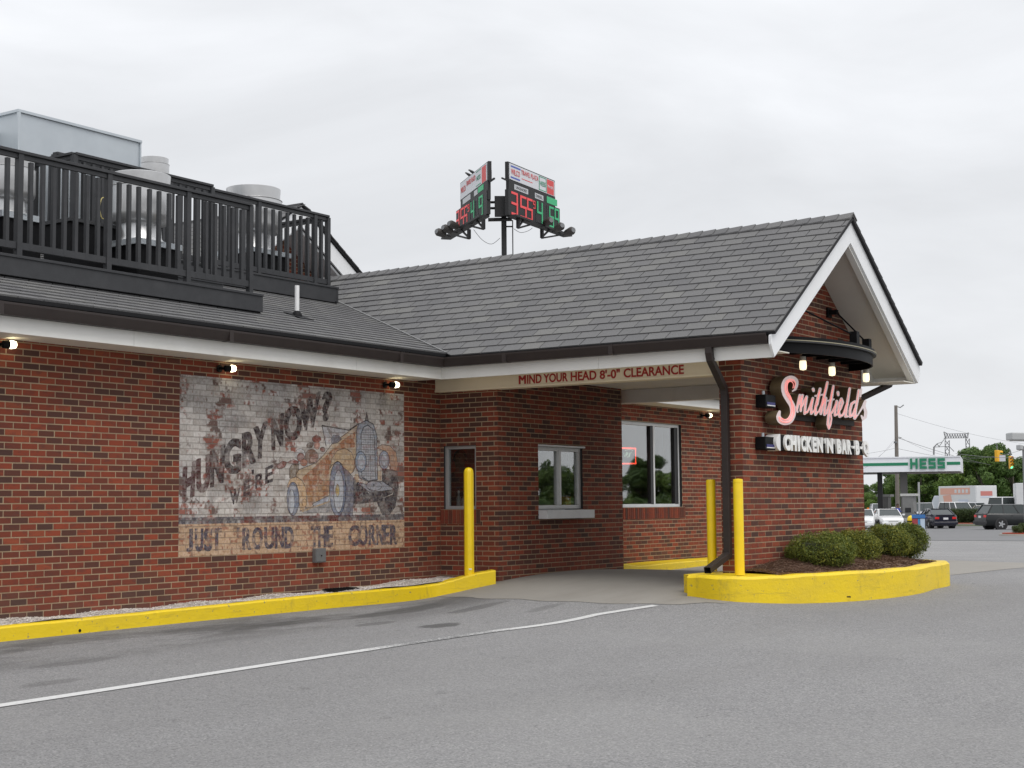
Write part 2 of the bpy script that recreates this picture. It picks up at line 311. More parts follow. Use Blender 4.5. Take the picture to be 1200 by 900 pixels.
g = G('line_paint'); w_ = g.ramp(g.noise(55, 5, .8), [(.50, (0, 0, 0)), (.66, (1, 1, 1))]); w2 = g.ramp(g.noise(.7, 3, .6, scl=(1.2, .3, 1)), [(.42, (0, 0, 0)), (.66, (1, 1, 1))]); sx_ = g.n('ShaderNodeSeparateXYZ'); g.l(g.pos(), sx_.inputs[0]); lx = g.math('MULTIPLY', g.math('SUBTRACT', sx_.outputs[0], gpt(515, 749)[0]), .75); fade_ = g.math('SUBTRACT', 1.0, g.math('MULTIPLY', lx, lx), clamp=True)
w_ = g.ramp(g.math('ADD', g.noise(38, 5, .8), g.math('MULTIPLY', fade_, .12)), [(.50, (0, 0, 0)), (.60, (1, 1, 1))])
c_ = g.mix(g.math('MULTIPLY', w_, g.math('ADD', g.math('MULTIPLY_ADD', w2, .5, .12), g.math('MULTIPLY', fade_, .85)), clamp=True), (.60,.60,.59), (.17,.17,.17)); g.col(c_); g.set(Roughness=.8); g.bump(g.noise(110, 3, .7), .006); M_LINE = g.m
g = G('gravel'); vo = g.n('ShaderNodeTexVoronoi'); vo.inputs['Scale'].default_value = 42; g.l(g.pos(), vo.inputs['Vector']); g.col(g.ramp(vo.outputs['Color'], [(0, (.24,.21,.18)), (.4, (.44,.40,.36)), (.8, (.64,.60,.55)), (1, (.40,.33,.27))])); g.set(Roughness=.9); g.bump(vo.outputs['Distance'], .02); M_GRAVEL = g.m
g = G('pine_straw'); c_ = g.mix(g.noise(30, 4, .7, scl=(1, .4, 1)), (.085,.048,.032), (.26,.165,.115)); g.col(c_); g.set(Roughness=.95); g.bump(g.noise(60, 4, .7, scl=(1, .3, 1)), .02); M_MULCH = g.m
g = G('pine_needle'); g.col(g.ramp(g.rnd(), [(0, (.10,.055,.036)), (.5, (.22,.135,.09)), (1, (.36,.25,.18))])); g.set(Roughness=.9); M_NEEDLE = g.m
M_REDMULCH = mat('red_mulch', (.33,.055,.025), .95, noise=(30, .4))
M_GRASS = mat('grass', (.09,.14,.035), .95, noise=(2, .4))
M_KERB = mat('concrete_kerb', (.42,.40,.36), .9, noise=(3, .15))
def leafmat(name, a, b, c):
    g = G(name); g.col(g.mix(g.math('MULTIPLY', g.noise(.9, 3, .6), .35), g.ramp(g.rnd(), [(0, a), (.55, b), (1, c)]), b)); g.set(Roughness=.6); g.b.inputs['Specular IOR Level'].default_value = .35
    tl = g.n('ShaderNodeBsdfTranslucent'); g.l(g.b.inputs['Base Color'].links[0].from_socket, tl.inputs[0]); ms = g.n('ShaderNodeMixShader'); ms.inputs[0].default_value = .25
    g.l(g.b.outputs[0], ms.inputs[1]); g.l(tl.outputs[0], ms.inputs[2]); g.l(ms.outputs[0], g.o.inputs[0]); return g.m
M_BOX = leafmat('boxwood_leaf', (.050,.082,.016), (.115,.150,.026), (.32,.31,.045))
M_TREE = leafmat('tree_leaf', (.050,.092,.030), (.098,.165,.042), (.17,.24,.055))
M_TREE2 = leafmat('light_tree_leaf', (.085,.145,.035), (.150,.235,.052), (.23,.32,.070))
M_BARK = mat('bark', (.10,.085,.07), .95, noise=(4, .3))
M_HEDGE = leafmat('hedge_leaf', (.030,.050,.018), (.055,.085,.026), (.10,.125,.035))
M_POLEW = mat('weathered_pole', (.20,.18,.16), .9, noise=(3, .2))
M_STEEL = mat('lattice_steel', (.22,.225,.23), .5, .5)
M_WIRE = mat('wire', (.16, .16, .17), .6)

# ------------------------------------------------------------------ tiling helper
def clip_poly(poly, reg):
    out_ = poly
    for i in range(len(reg)):
        a, b = reg[i], reg[(i+1) % len(reg)]; res = []
        if not out_: return []
        def sd_(p): return (b[0]-a[0])*(p[1]-a[1])-(b[1]-a[1])*(p[0]-a[0])
        for j in range(len(out_)):
            p, q = out_[j], out_[(j+1) % len(out_)]; dp, dq = sd_(p), sd_(q)
            if dp >= -1e-9: res.append(p)
            if (dp > 1e-9 and dq < -1e-9) or (dp < -1e-9 and dq > 1e-9):
                t = dp/(dp-dq); res.append((p[0]+(q[0]-p[0])*t, p[1]+(q[1]-p[1])*t))
        out_ = res
    ded = []
    for p in out_:
        if not ded or abs(p[0]-ded[-1][0])+abs(p[1]-ded[-1][1]) > 1e-5: ded.append(p)
    if len(ded) > 1 and abs(ded[0][0]-ded[-1][0])+abs(ded[0][1]-ded[-1][1]) < 1e-5: ded.pop()
    return ded if len(ded) >= 3 else []
def sub_rects(rc, holes):
    rs = [rc]
    for hx0, hx1, hy0, hy1 in holes:
        nx = []
        for (x0, x1, y0, y1) in rs:
            if x1 <= hx0 or x0 >= hx1 or y1 <= hy0 or y0 >= hy1: nx.append((x0, x1, y0, y1)); continue
            if x0 < hx0: nx.append((x0, hx0, y0, y1))
            if x1 > hx1: nx.append((hx1, x1, y0, y1))
            m0, m1 = max(x0, hx0), min(x1, hx1)
            if y0 < hy0: nx.append((m0, m1, y0, hy0))
            if y1 > hy1: nx.append((m0, m1, hy1, y1))
        rs = nx
    return [r for r in rs if r[1]-r[0] > .012 and r[3]-r[2] > .008]
def area(p): return abs(sum(p[i][0]*p[(i+1) % len(p)][1]-p[(i+1) % len(p)][0]*p[i][1] for i in range(len(p))))/2
CRS = 0.0677; BL = 3*CRS; JT = .0118
exec_bricks = []
def brick_wall(name, parent, O, Uv, Vv, Nv, reg, holes=(), u_off=0, v_off=0, label=None, mortar_only=False, skip=None, bond_shift=0):
    """one wall plane: recessed mortar sheet (a part), bricks proud of it; returns list of brick polys"""
    O, Uv, Vv, Nv = (np.array(a, float) for a in (O, Uv, Vv, Nv))
    us = [p[0] for p in reg]; vs = [p[1] for p in reg]; mb = MB()
    for rc in sub_rects((min(us), max(us), min(vs), max(vs)), [hh for hh in holes]):
        pl = clip_poly([(rc[0], rc[2]), (rc[1], rc[2]), (rc[1], rc[3]), (rc[0], rc[3])], reg)
        if pl: mb.face([O+Uv*p[0]+Vv*p[1]-Nv*.0028 for p in pl])
    wall = mb.build(name, M_MORTAR, parent, label=label)
    out_ = []; i0 = int(math.floor((min(vs)-v_off)/CRS)); i1 = int(math.ceil((max(vs)-v_off)/CRS))
    allh = list(holes)+list(skip or [])
    for i in range(i0, i1):
        y0 = v_off+i*CRS+JT/2; y1 = y0+CRS-JT; sh = ((i+bond_shift) % 2)*BL/2
        j0 = int(math.floor((min(us)-u_off-sh)/BL))-1; j1 = int(math.ceil((max(us)-u_off-sh)/BL))+1
        for j in range(j0, j1):
            jit = random.uniform(-.0015, .0015); x0 = u_off+sh+j*BL+JT/2+jit; x1 = x0+BL-JT+random.uniform(-.001, .001)
            for rc in sub_rects((x0, x1, y0, y1), allh):
                pl = clip_poly([(rc[0], rc[2]), (rc[1], rc[2]), (rc[1], rc[3]), (rc[0], rc[3])], reg)
                if pl and area(pl) > .0005:
                    full = len(pl) == 4 and abs(area(pl)-(x1-x0)*(y1-y0)) < 1e-6
                    out_.append((pl, full))
    return dict(wall=wall, O=O, U=Uv, V=Vv, N=Nv, tiles=out_)
def emit_tiles(T, nm, material, parent, indiv, thick, proud_jit=.0015, stuffname=None, labelstuff=None):
    """indiv: set of tile indices that become objects of their own sharing one mesh"""
    O, U, V, Nn = T['O'], T['U'], T['V'], T['N']; mb = MB(); shared = None
    Rm = Matrix(((U[0], V[0], Nn[0], 0), (U[1], V[1], Nn[1], 0), (U[2], V[2], Nn[2], 0), (0, 0, 0, 1)))
    for k, (pl, full) in enumerate(T['tiles']):
        if k in indiv:
            w_, h_ = pl[1][0]-pl[0][0], pl[2][1]-pl[1][1]; cx, cy = (pl[0][0]+pl[1][0])/2, (pl[1][1]+pl[2][1])/2
            if shared is None:
                b = MB(); b.box(-w_/2, w_/2, -h_/2, h_/2, -.02, 0, skip=(0,)); shared = b.mesh(nm, material)
            o = bpy.data.objects.new(nm, shared); COL.objects.link(o); o.parent = parent
            P = O+U*cx+V*cy+Nn*random.uniform(-proud_jit, proud_jit); o.matrix_parent_inverse = _INV.get(parent.name, Matrix()).inverted()
            rj = Matrix.Rotation(random.uniform(-.004, .004), 4, Nn.tolist())
            o.matrix_basis = Matrix.Translation(Vector(P)) @ rj @ Rm
        else:
            mb.cur = random.random(); j = random.uniform(-proud_jit, proud_jit)
            mb.prism(pl, O, U, V, Nn, -thick, j, bottom=False)
    if mb.f: mb.build(nm, material, parent, kind='stuff')
def tile_px(T, k):
    pl = T['tiles'][k][0]; q = [project(T['O']+T['U']*p[0]+T['V']*p[1]) for p in pl]
    if any(z <= 1 or x < -2 or x > 1202 or y < -2 or y > 902 for x, y, z in q): return 0
    return area([(x, y) for x, y, z in q])

# ------------------------------------------------------------------ the painted mural (drawn here as a picture in wall coordinates)
MU0, MU1, MZ1 = -4.878, -0.812, 2.056
MW, MH = 1500, 760
def vnoise(w, h_, cell, seed):
    r = np.random.default_rng(seed); gw, gh = int(w/cell)+3, int(h_/cell)+3; gr = r.random((gh, gw))
    y, x = np.mgrid[0:h_, 0:w]; fx, fy = x/cell, y/cell; ix, iy = fx.astype(int), fy.astype(int); tx, ty = fx-ix, fy-iy
    tx = tx*tx*(3-2*tx); ty = ty*ty*(3-2*ty)
    return (gr[iy, ix]*(1-tx)+gr[iy, ix+1]*tx)*(1-ty)+(gr[iy+1, ix]*(1-tx)+gr[iy+1, ix+1]*tx)*ty
def fbm(w, h_, cell, seed, oct_=4):
    a = 0; s = 0; am = 1
    for i in range(oct_): a = a+vnoise(w, h_, max(2, cell/2**i), seed+i)*am; s += am; am *= .55
    return a/s
def srgb(*c): return np.array([((v/255+.055)/1.055)**2.4 if v/255 > .04045 else v/255/12.92 for v in c])
IMG = np.zeros((MH, MW, 3)); ALP = np.ones((MH, MW)); INK = np.zeros((MH, MW))
yy, xx = np.mgrid[0:MH, 0:MW]      # row 0 = top
def wall_uv(px, py):
    P = on(px, py, Y=0.0); return ((P[0]-MU0)/(MU1-MU0)*MW, (1-P[2]/MZ1)*MH)
def fill_mask(pts):
    pts = np.array(pts); m = np.zeros((MH, MW), bool); x0, x1 = int(max(0, pts[:, 0].min()-1)), int(min(MW, pts[:, 0].max()+2)); y0, y1 = int(max(0, pts[:, 1].min()-1)), int(min(MH, pts[:, 1].max()+2))
    if x1 <= x0 or y1 <= y0: return m
    Y, X = np.mgrid[y0:y1, x0:x1]; X = X+.5; Y = Y+.5; s = np.zeros(X.shape, bool)
    for i in range(len(pts)):
        (ax, ay), (bx, by) = pts[i], pts[(i+1) % len(pts)]
        if ay == by: continue
        c = ((ay > Y) != (by > Y)) & (X < (bx-ax)*(Y-ay)/(by-ay)+ax); s ^= c
    m[y0:y1, x0:x1] = s; return m
def zp(pts, o, s): return [wall_uv(o[0]+x/s, o[1]+y/s) for x, y in pts]
def ell(cx, cy, rx, ry, a0=0, a1=360, n=36, rot=0):
    r = math.radians(rot); o = []
    for i in range(n):
        t = math.radians(a0+(a1-a0)*i/n); x, y = rx*math.cos(t), ry*math.sin(t); o.append((cx+x*math.cos(r)-y*math.sin(r), cy+x*math.sin(r)+y*math.cos(r)))
    return o
def stroke_mask(pts, w):
    m = np.zeros((MH, MW), bool)
    for i in range(len(pts)-1):
        (ax, ay), (bx, by) = pts[i], pts[i+1]; x0, x1 = int(max(0, min(ax, bx)-w-1)), int(min(MW, max(ax, bx)+w+2)); y0, y1 = int(max(0, min(ay, by)-w-1)), int(min(MH, max(ay, by)+w+2))
        if x1 <= x0 or y1 <= y0: continue
        Y, X = np.mgrid[y0:y1, x0:x1]; L2 = (bx-ax)**2+(by-ay)**2+1e-9; t = np.clip(((X-ax)*(bx-ax)+(Y-ay)*(by-ay))/L2, 0, 1)
        m[y0:y1, x0:x1] |= ((X-ax-t*(bx-ax))**2+(Y-ay-t*(by-ay))**2) < w*w
    return m
base_n = fbm(MW, MH, 130, 1); fine_n = fbm(MW, MH, 14, 9, 3); brn = RNG.random((40, 30))
bi = ((MH-yy)/MH*MZ1/CRS).astype(int) % 40; bj = (((xx/MW*(MU1-MU0)+MU0)/BL-.5*(bi % 2)).astype(int)) % 30; perb = brn[bi, bj]
IMG[:] = srgb(190, 184, 178)+(base_n[..., None]-.5)*.14+(perb[..., None]-.5)*.20
cool = np.clip((fbm(MW, MH, 260, 33)-.4)*3, 0, 1)[..., None]; IMG = IMG*(1-cool*.35)+srgb(150, 154, 162)*cool*.35
grey = np.clip((fbm(MW, MH, 90, 51)-.52)*5, 0, 1)[..., None]; IMG = IMG*(1-grey*.5)+srgb(120, 116, 114)*grey*.5
# where the paint has worn off: upper left, lower left, some of the right edge
wear = fbm(MW, MH, 95, 21)*.62+fine_n*.26+perb*.12
bias = .10*np.exp(-((xx-230)**2/190**2+(yy-190)**2/170**2))+.085*np.exp(-((xx-620)**2/120**2+(yy-110)**2/90**2))+.085*np.exp(-((xx-170)**2/200**2+(yy-560)**2/60**2))+.055*np.exp(-((xx-1180)**2/170**2+(yy-190)**2/120**2))+.07*np.exp(-((xx-1440)**2/90**2+(yy-400)**2/150**2))+.01*np.exp(-((xx-640)**2/160**2+(yy-560)**2/70**2))
ALP = 1-np.clip((wear+bias-.575)*11, 0, 1)*.86
ALP = ALP*(1-.22*np.clip((fine_n-.55)*5, 0, 1))
_TX = [np.clip((fbm(MW, MH, 22, 300+i*7, 3)-.45)*4, 0, 1) for i in range(4)]
def paint(mask, c, a=1.0, tex=.25, seed=3):
    ys, xs_ = np.nonzero(mask.any(1))[0], np.nonzero(mask.any(0))[0]
    if len(ys) == 0: return
    sl = (slice(ys[0], ys[-1]+1), slice(xs_[0], xs_[-1]+1)); mk_ = mask[sl]
    k = (mk_*a*(1-tex*_TX[seed % 4][sl]))[..., None]; IMG[sl] = IMG[sl]*(1-k)+np.asarray(c)*k; ALP[sl] = np.maximum(ALP[sl], mk_*a*np.clip(1.35-wear[sl]*.8, 0, 1)*.95)
def poly(pts, c, o=(320, 440), s=5.0, a=.85, tex=.4, seed=3, line=None, w=2.2): 
    q = zp(pts, o, s); paint(fill_mask(q), c, a, tex, seed)
    if line is not None: paint(stroke_mask(q+[q[0]], w), line, .8, .3, seed+5)
INKC = srgb(34, 34, 42); BLUEG = srgb(116, 126, 146); OCH = srgb(180, 156, 126); ORG = srgb(150, 92, 62); TAN = srgb(196, 164, 128); DKG = srgb(54, 52, 60); REDB = srgb(122, 58, 48)
# car
poly([(96,545),(96,600),(150,600),(150,520),(110,520)], srgb(110,92,70), line=INKC, w=1.5)
poly([(130,590),(150,552),(250,512),(300,460),(345,400),(420,345),(490,292),(500,500),(470,560),(440,590),(345,560),(330,700),(200,790),(165,700),(150,640)], OCH, a=.8, tex=.5, seed=11, line=INKC, w=1.6)
poly([(170,600),(260,520),(330,450),(420,370),(480,330),(480,420),(400,430),(350,470),(330,540),(325,690),(210,760),(190,650)], ORG, a=.75, tex=.8, seed=14)
poly([(200,690),(320,600),(330,690),(215,770)], srgb(176,142,104), a=.6, tex=.6, seed=15)
poly([(80,650),(100,605),(135,592),(170,615),(192,660),(195,720),(188,785),(158,795),(150,720),(138,650),(115,628),(92,660)], TAN, line=INKC, w=1.6)
poly([(332,545),(345,485),(375,440),(420,425),(460,450),(478,500),(472,560),(440,592),(425,570),(405,520),(375,502),(345,525)], OCH, a=.9, line=INKC, w=1.8)
poly([(606,425),(640,402),(685,412),(720,450),(732,520),(722,560),(690,548),(680,480),(650,440)], srgb(180,142,114), line=INKC, w=1.5)
poly([(470,600),(520,640),(560,690),(712,668),(700,690),(600,742),(470,756)], DKG, a=.9, seed=7)
poly([(640,545),(728,560),(735,650),(715,770),(680,815),(640,815),(605,735),(700,700),(712,668),(640,620)], DKG, a=.9, line=INKC, w=1.6)
poly([(160,790),(330,735),(350,800),(180,810)], srgb(70, 74, 88), a=.6)
poly([(390,520),(440,560),(472,600),(472,740),(465,822),(385,826)], srgb(104,106,120), a=.9, tex=.3, line=INKC, w=1.5)
poly(ell(378,664,48,160), BLUEG, line=INKC, w=2.2); poly(ell(384,678,30,124), srgb(186,188,192), line=INKC, w=2); poly(ell(377,674,11,36), srgb(176,150,80), line=INKC, w=1.2)
poly(ell(116,722,36,98), BLUEG, line=INKC, w=2); poly(ell(108,738,17,72), srgb(190,192,196), line=INKC, w=1.4); poly(ell(183,745,14,22), TAN, line=INKC, w=1)
poly([(228,752),(320,706),(328,716),(322,738),(240,766)], srgb(164,172,186), line=INKC, w=1.4); poly([(165,792),(330,733),(330,743),(170,802)], OCH, a=.8)
poly([(487,325),(500,285),(545,262),(588,285),(608,350),(612,610),(560,622),(505,600),(487,520)], srgb(134,144,158), line=INKC, w=2.6)
poly([(516,340),(530,302),(555,290),(582,312),(594,370),(600,608),(560,618),(520,595)], srgb(172,172,176), line=INKC, w=2.4)
for k in range(1, 22): yv = 305+k*14.2; q = zp([(520, yv), (597, yv+2)], (320, 440), 5.0); paint(stroke_mask(q, 1.0), INKC, .65, .4)
for k in range(1, 6): xv = 518+k*13; q = zp([(xv, 305), (xv+2, 606)], (320, 440), 5.0); paint(stroke_mask(q, 1.0), INKC, .6, .4)
poly([(538,264),(548,212),(560,264)], DKG, line=INKC, w=1)
for cx, cy, rx, ry in ((513,505,33,60), (650,495,30,54)): poly(ell(cx, cy, rx, ry), srgb(140,152,170), line=INKC, w=2.4); poly(ell(cx+3, cy, rx*.66, ry*.72), srgb(188,192,198), a=.7, line=INKC, w=.8)
poly([(488,626),(565,686),(712,668),(640,618),(560,640)], srgb(142,146,156), line=INKC, w=2); poly(ell(592,645,46,28), srgb(150,152,160), line=INKC, w=2); poly(ell(590,643,6,8), INKC)
poly([(500,575),(505,620),(485,630),(478,580)], OCH, a=.8); poly([(614,560),(636,560),(636,615),(614,610)], OCH, a=.8)
q = zp([(310,412),(286,293),(445,320),(500,282)], (320, 440), 5.0); paint(stroke_mask(q, 3.0), INKC, .85, .3)
q = zp([(290,300),(436,322),(340,400),(312,405)], (320, 440), 5.0); paint(fill_mask(q), srgb(170,174,184), .5)
poly([(338,372),(352,348),(385,352),(402,372),(380,392),(345,402)], srgb(104,104,114), a=.85, line=INKC, w=1)
# the riders, left as loose blobs of colour
for a_ in ((255,372,27,20,REDB), (257,408,17,24,srgb(190,140,124)), (225,474,38,42,srgb(112,76,56)), (290,433,15,14,REDB), (214,410,18,16,srgb(92,74,62)), (236,492,22,18,srgb(176,150,140)),
           (158,462,30,34,srgb(192,190,190)), (162,480,22,26,srgb(128,72,58)), (180,510,22,20,srgb(164,112,92))): poly(ell(*a_[:4]), a_[4], a=.85, tex=.3, line=INKC, w=1)
poly([(28,545),(15,530),(55,500),(82,508),(70,535),(45,548)], REDB, line=INKC, w=1.2); poly([(82,508),(120,490),(150,505),(140,520),(105,516)], REDB, line=INKC, w=1)
# ground line and tan band
Zl = (410, 190)
def band(p, c, a, tex=.4): q = [wall_uv(190+x/3.6, 410+y/3.6) for x, y in p]; paint(fill_mask(q), c, a, tex, 8)
y1b, y2b = MH*(1-.37/MZ1), MH*(1-.435/MZ1)
mk = (yy > y2b-4) & (yy < y1b); fade = np.clip(1.1-xx/MW*.9, .25, 1)*(1-.0); paint(mk*1.0, srgb(74, 72, 80), .85, .5); 
rb = mk & (xx > 380) & (xx < 1150); k = (rb*np.clip((fbm(MW, MH, 60, 77)-.4)*4, 0, .8))[..., None]; IMG = IMG*(1-k)+srgb(104, 60, 52)*k
mk = (yy >= y1b); tb = srgb(186, 158, 132)*(0.86+.30*base_n[..., None]+.10*(perb[..., None]-.5)); k = (mk*1.0)[..., None]; IMG = IMG*(1-k)+tb*k
ALP = np.where(mk, 1-np.clip((fine_n*.5+wear*.5-.52)*9, 0, 1)*.62, ALP)
# lettering through the built-in font
def glyph(ch, offset=0.0):
    cu = bpy.data.curves.new('g', 'FONT'); cu.body = ch; cu.offset = offset; cu.resolution_u = 6
    o = bpy.data.objects.new('g', cu); COL.objects.link(o); me = bpy.data.meshes.new_from_object(o.evaluated_get(bpy.context.evaluated_depsgraph_get()))
    me.calc_loop_triangles(); v = np.array([x.co[:2] for x in me.vertices]); t = np.array([x.vertices[:] for x in me.loop_triangles])
    bpy.data.objects.remove(o); bpy.data.curves.remove(cu); bpy.data.meshes.remove(me)
    v = (v-v.min(0))/(v.max(0)-v.min(0)); return v, t
def letter(ch, TL, TR, BR, BL_, o, s, c, a=.9, off=.035, tex=.5, seed=5, bold=4):
    v, t = glyph(ch, off); q = [np.array(wall_uv(o[0]+p[0]/s, o[1]+p[1]/s)) for p in (TL, TR, BR, BL_)]
    P = [q[3]*(1-x)*(1-y)+q[2]*x*(1-y)+q[0]*(1-x)*y+q[1]*x*y for x, y in v]; m = np.zeros((MH, MW), bool)
    for a_, b_, c_2 in t: m |= fill_mask([P[a_], P[b_], P[c_2]])
    for dx, dy in ((bold, 0), (-bold, 0), (0, bold//2), (0, -(bold//2))): m = m | np.roll(m, (dy, dx), (0, 1))
    paint(m*1.0, c, a, tex, seed)
Z7 = (205, 450); HC = srgb(50, 42, 46)
for i, (ch, a1, a2, a3, a4) in enumerate((('H', (60,592), (147,540), (130,785), (55,838)), ('U', (155,535), (243,492), (240,742), (155,775)), ('N', (250,478), (350,425), (336,690), (252,726)),
    ('G', (350,405), (462,375), (460,622), (352,642)), ('R', (475,352), (560,318), (566,548), (475,592)), ('Y', (556,312), (650,262), (640,508), (552,532)), ('N', (680,252), (762,205), (756,430), (684,466)),
    ('O', (770,168), (890,150), (886,388), (774,398)), ('W', (878,132), (1022,52), (1000,288), (888,338)), ('?', (1038,62), (1105,48), (1088,252), (1036,262)))):
    letter(ch, a1, a2, a3, a4, Z7, 6.0, HC if i > 1 else srgb(74, 44, 46), .92, .03, .42, 40+i, bold=5)
for i, (ch, a1, a2, a3, a4) in enumerate((('W', (385,748), (458,728), (446,832), (400,850)), ('E', (487,682), (532,665), (526,775), (482,790)), ("'", (540,605), (555,603), (553,635), (543,637)), ('R', (567,645), (630,612), (615,715), (566,738)), ('E', (636,592), (690,565), (686,685), (636,702)))):
    letter(ch, a1, a2, a3, a4, Z7, 6.0, srgb(52, 46, 52), .93, .01, .3, 60+i, bold=2)
JB = srgb(60, 66, 86)
def brow(chs, xs, yt, yb):
    for i, (ch, (xa, xb)) in enumerate(zip(chs, xs)):
        f = lambda y0, y1, x: y0+(y1-y0)*(x-100)/890
        b = .42 if ch == "'" else 1; letter(ch, (xa, f(*yt, xa)), (xb, f(*yt, xb)), (xb, f(*yt, xb)+(f(*yb, xb)-f(*yt, xb))*b), (xa, f(*yt, xa)+(f(*yb, xa)-f(*yt, xa))*b), (190, 410), 3.6, JB, .88, .02, .6, 80+i, bold=3)
brow("JUST'ROUNDTHECORNER", ((104,128),(140,172),(178,210),(210,250),(317,324),(340,375),(381,424),(432,472),(478,512),(518,554),(630,656),(660,690),(694,720),(787,830),(830,866),(872,902),(905,932),(935,958),(962,990)), (756, 737), (852, 820))
dirt = np.clip((fbm(MW, MH, 7, 91, 3)-.5)*4, -1, 1)[..., None]*.055; IMG = np.clip(IMG+dirt, .01, 1)
im = bpy.data.images.new('mural', MW, MH, alpha=True, float_buffer=False); im.colorspace_settings.name = 'sRGB'
def tosrgb(a): return np.where(a < .0031308, a*12.92, 1.055*np.power(np.maximum(a, 1e-6), 1/2.4)-.055)
buf = np.dstack([tosrgb(IMG), ALP])[::-1].astype(np.float32); im.pixels.foreach_set(buf.ravel()); im.alpha_mode = 'CHANNEL_PACKED'; im.update(); im.pack()
def mural_mat(name, base_fn, cover):
    g = G(name); sp = g.n('ShaderNodeSeparateXYZ'); g.l(g.pos(), sp.inputs[0]); cb = g.n('ShaderNodeCombineXYZ')
    g.l(g.math('MULTIPLY', g.math('SUBTRACT', sp.outputs[0], MU0), 1/(MU1-MU0)), cb.inputs[0]); g.l(g.math('MULTIPLY', sp.outputs[2], 1/MZ1), cb.inputs[1])
    ti = g.n('ShaderNodeTexImage'); ti.image = im; ti.extension = 'EXTEND'; g.l(cb.outputs[0], ti.inputs[0]); base, f = base_fn(g)
    g.col(g.mix(g.math('MULTIPLY', ti.outputs[1], cover), base, ti.outputs[0])); g.set(Roughness=.85); g.b.inputs['Specular IOR Level'].default_value = .25; g.bump(g.noise(80, 3, .7), .004); return g.m
M_MBRICK = mural_mat('painted_brick', brick_nodes, .97)
M_MMORT = mural_mat('painted_mortar', lambda g: (g.mix(g.noise(3, 5, .6), (.22,.18,.14), (.12,.10,.09)), None), .55)

# ================================================================== GROUND
def grid_mesh(x0, x1, y0, y1, nx, ny, dz=0, xs=None, ys=None, keep=None):
    xs = np.linspace(x0, x1, nx) if xs is None else np.array(xs); ys = np.linspace(y0, y1, ny) if ys is None else np.array(ys)
    X, Y = np.meshgrid(xs, ys); Z = hz(X.ravel(), Y.ravel())+dz; mb = MB(); mb.v = [tuple(map(float, q)) for q in np.c_[X.ravel(), Y.ravel(), Z]]; n = len(xs)
    for j in range(len(ys)-1):
        for i in range(n-1):
            if keep is None or keep((xs[i]+xs[i+1])/2, (ys[j]+ys[j+1])/2): mb.f.append((j*n+i, j*n+i+1, (j+1)*n+i+1, (j+1)*n+i)); mb.t.append(0); mb.m.append(0)
    return mb
gx = np.unique(np.r_[-3000, -1200, -500, -200, -100, -60, np.arange(-40, -8, .5), np.arange(-8, 8, .2), np.arange(8, 40, .5), np.arange(40, 130, 3), 150, 180, 220, 300, 500, 1200, 3000])
gy = np.unique(np.r_[-3000, -1200, -500, -200, -100, -60, -44, np.arange(-36, -7, .5), np.arange(-7, 1, .2), np.arange(1, 12, .5), np.arange(12, 80, 3), 100, 150, 220, 300, 500, 1200, 3000])
grid_mesh(0, 0, 0, 0, 0, 0, 0, gx, gy).build('ground', M_ASPH, kind='structure', smooth=True)
def ribbon(name, pts, mat_, dz=.006, kind='structure', sub=8):   # quad strip given left/right edge points in XY, draped
    mb = MB(); L = []
    for k in range(len(pts)-1):
        (a, b), (c, d) = pts[k], pts[k+1]
        for t in range(sub): s = t/sub; L.append((a[0]+(c[0]-a[0])*s, a[1]+(c[1]-a[1])*s, b[0]+(d[0]-b[0])*s, b[1]+(d[1]-b[1])*s))
    a, b = pts[-1]; L.append((a[0], a[1], b[0], b[1])); nc = 6
    for q in L:
        for c in range(nc+1): x = q[0]+(q[2]-q[0])*c/nc; y = q[1]+(q[3]-q[1])*c/nc; mb.v.append((x, y, h(x, y)+dz))
    for i in range(len(L)-1):
        for c in range(nc): mb.f.append((i*(nc+1)+c, i*(nc+1)+c+1, (i+1)*(nc+1)+c+1, (i+1)*(nc+1)+c)); mb.t.append(0); mb.m.append(0)
    return mb.build(name, mat_, kind=kind, smooth=True)
# concrete lane pad under the porch
pe = [gpt(511, 699.5), gpt(560, 701.5), gpt(630, 704), gpt(700, 707), gpt(790, 709), gpt(830, 706)]
wy = [-.55]+[p[1] for p in pe]; wx = [pe[0][0]]+[p[0] for p in pe]
pad = MB(); ysp = np.linspace(-.45, -5.0, 46)
for Y in ysp:
    xw = float(np.interp(-Y, [-a for a in wy], wx))+.03*math.sin(Y*7)
    for X in np.linspace(xw, 14, 50)**1: pad.v.append((float(X), float(Y), h(X, Y)+.004))
for j in range(len(ysp)-1):
    for i in range(49): pad.f.append((j*50+i, (j+1)*50+i, (j+1)*50+i+1, j*50+i+1)); pad.t.append(0); pad.m.append(0)
pad.build('concrete_lane', M_CONC, kind='structure', smooth=True)
# painted white line
lp = [gpt(*q) for q in ((0, 827.5), (150, 804.8), (300, 781.8), (427, 762.7), (533, 746.7), (583, 739.5), (700, 720.5), (768, 710))]
d0 = (lp[1]-lp[0])[:2]; d0 /= np.linalg.norm(d0); lp = [lp[0]+np.r_[-d0*4, 0]]+lp
e_ = []
for i, p in enumerate(lp):
    d = lp[min(i+1, len(lp)-1)]-lp[max(i-1, 0)]; d = d[:2]/np.linalg.norm(d[:2]); nn_ = np.array((-d[1], d[0])); e_.append((tuple(p[:2]-nn_*.06), tuple(p[:2]+nn_*.06)))
ribbon('painted_white_line', e_, M_LINE, .006)
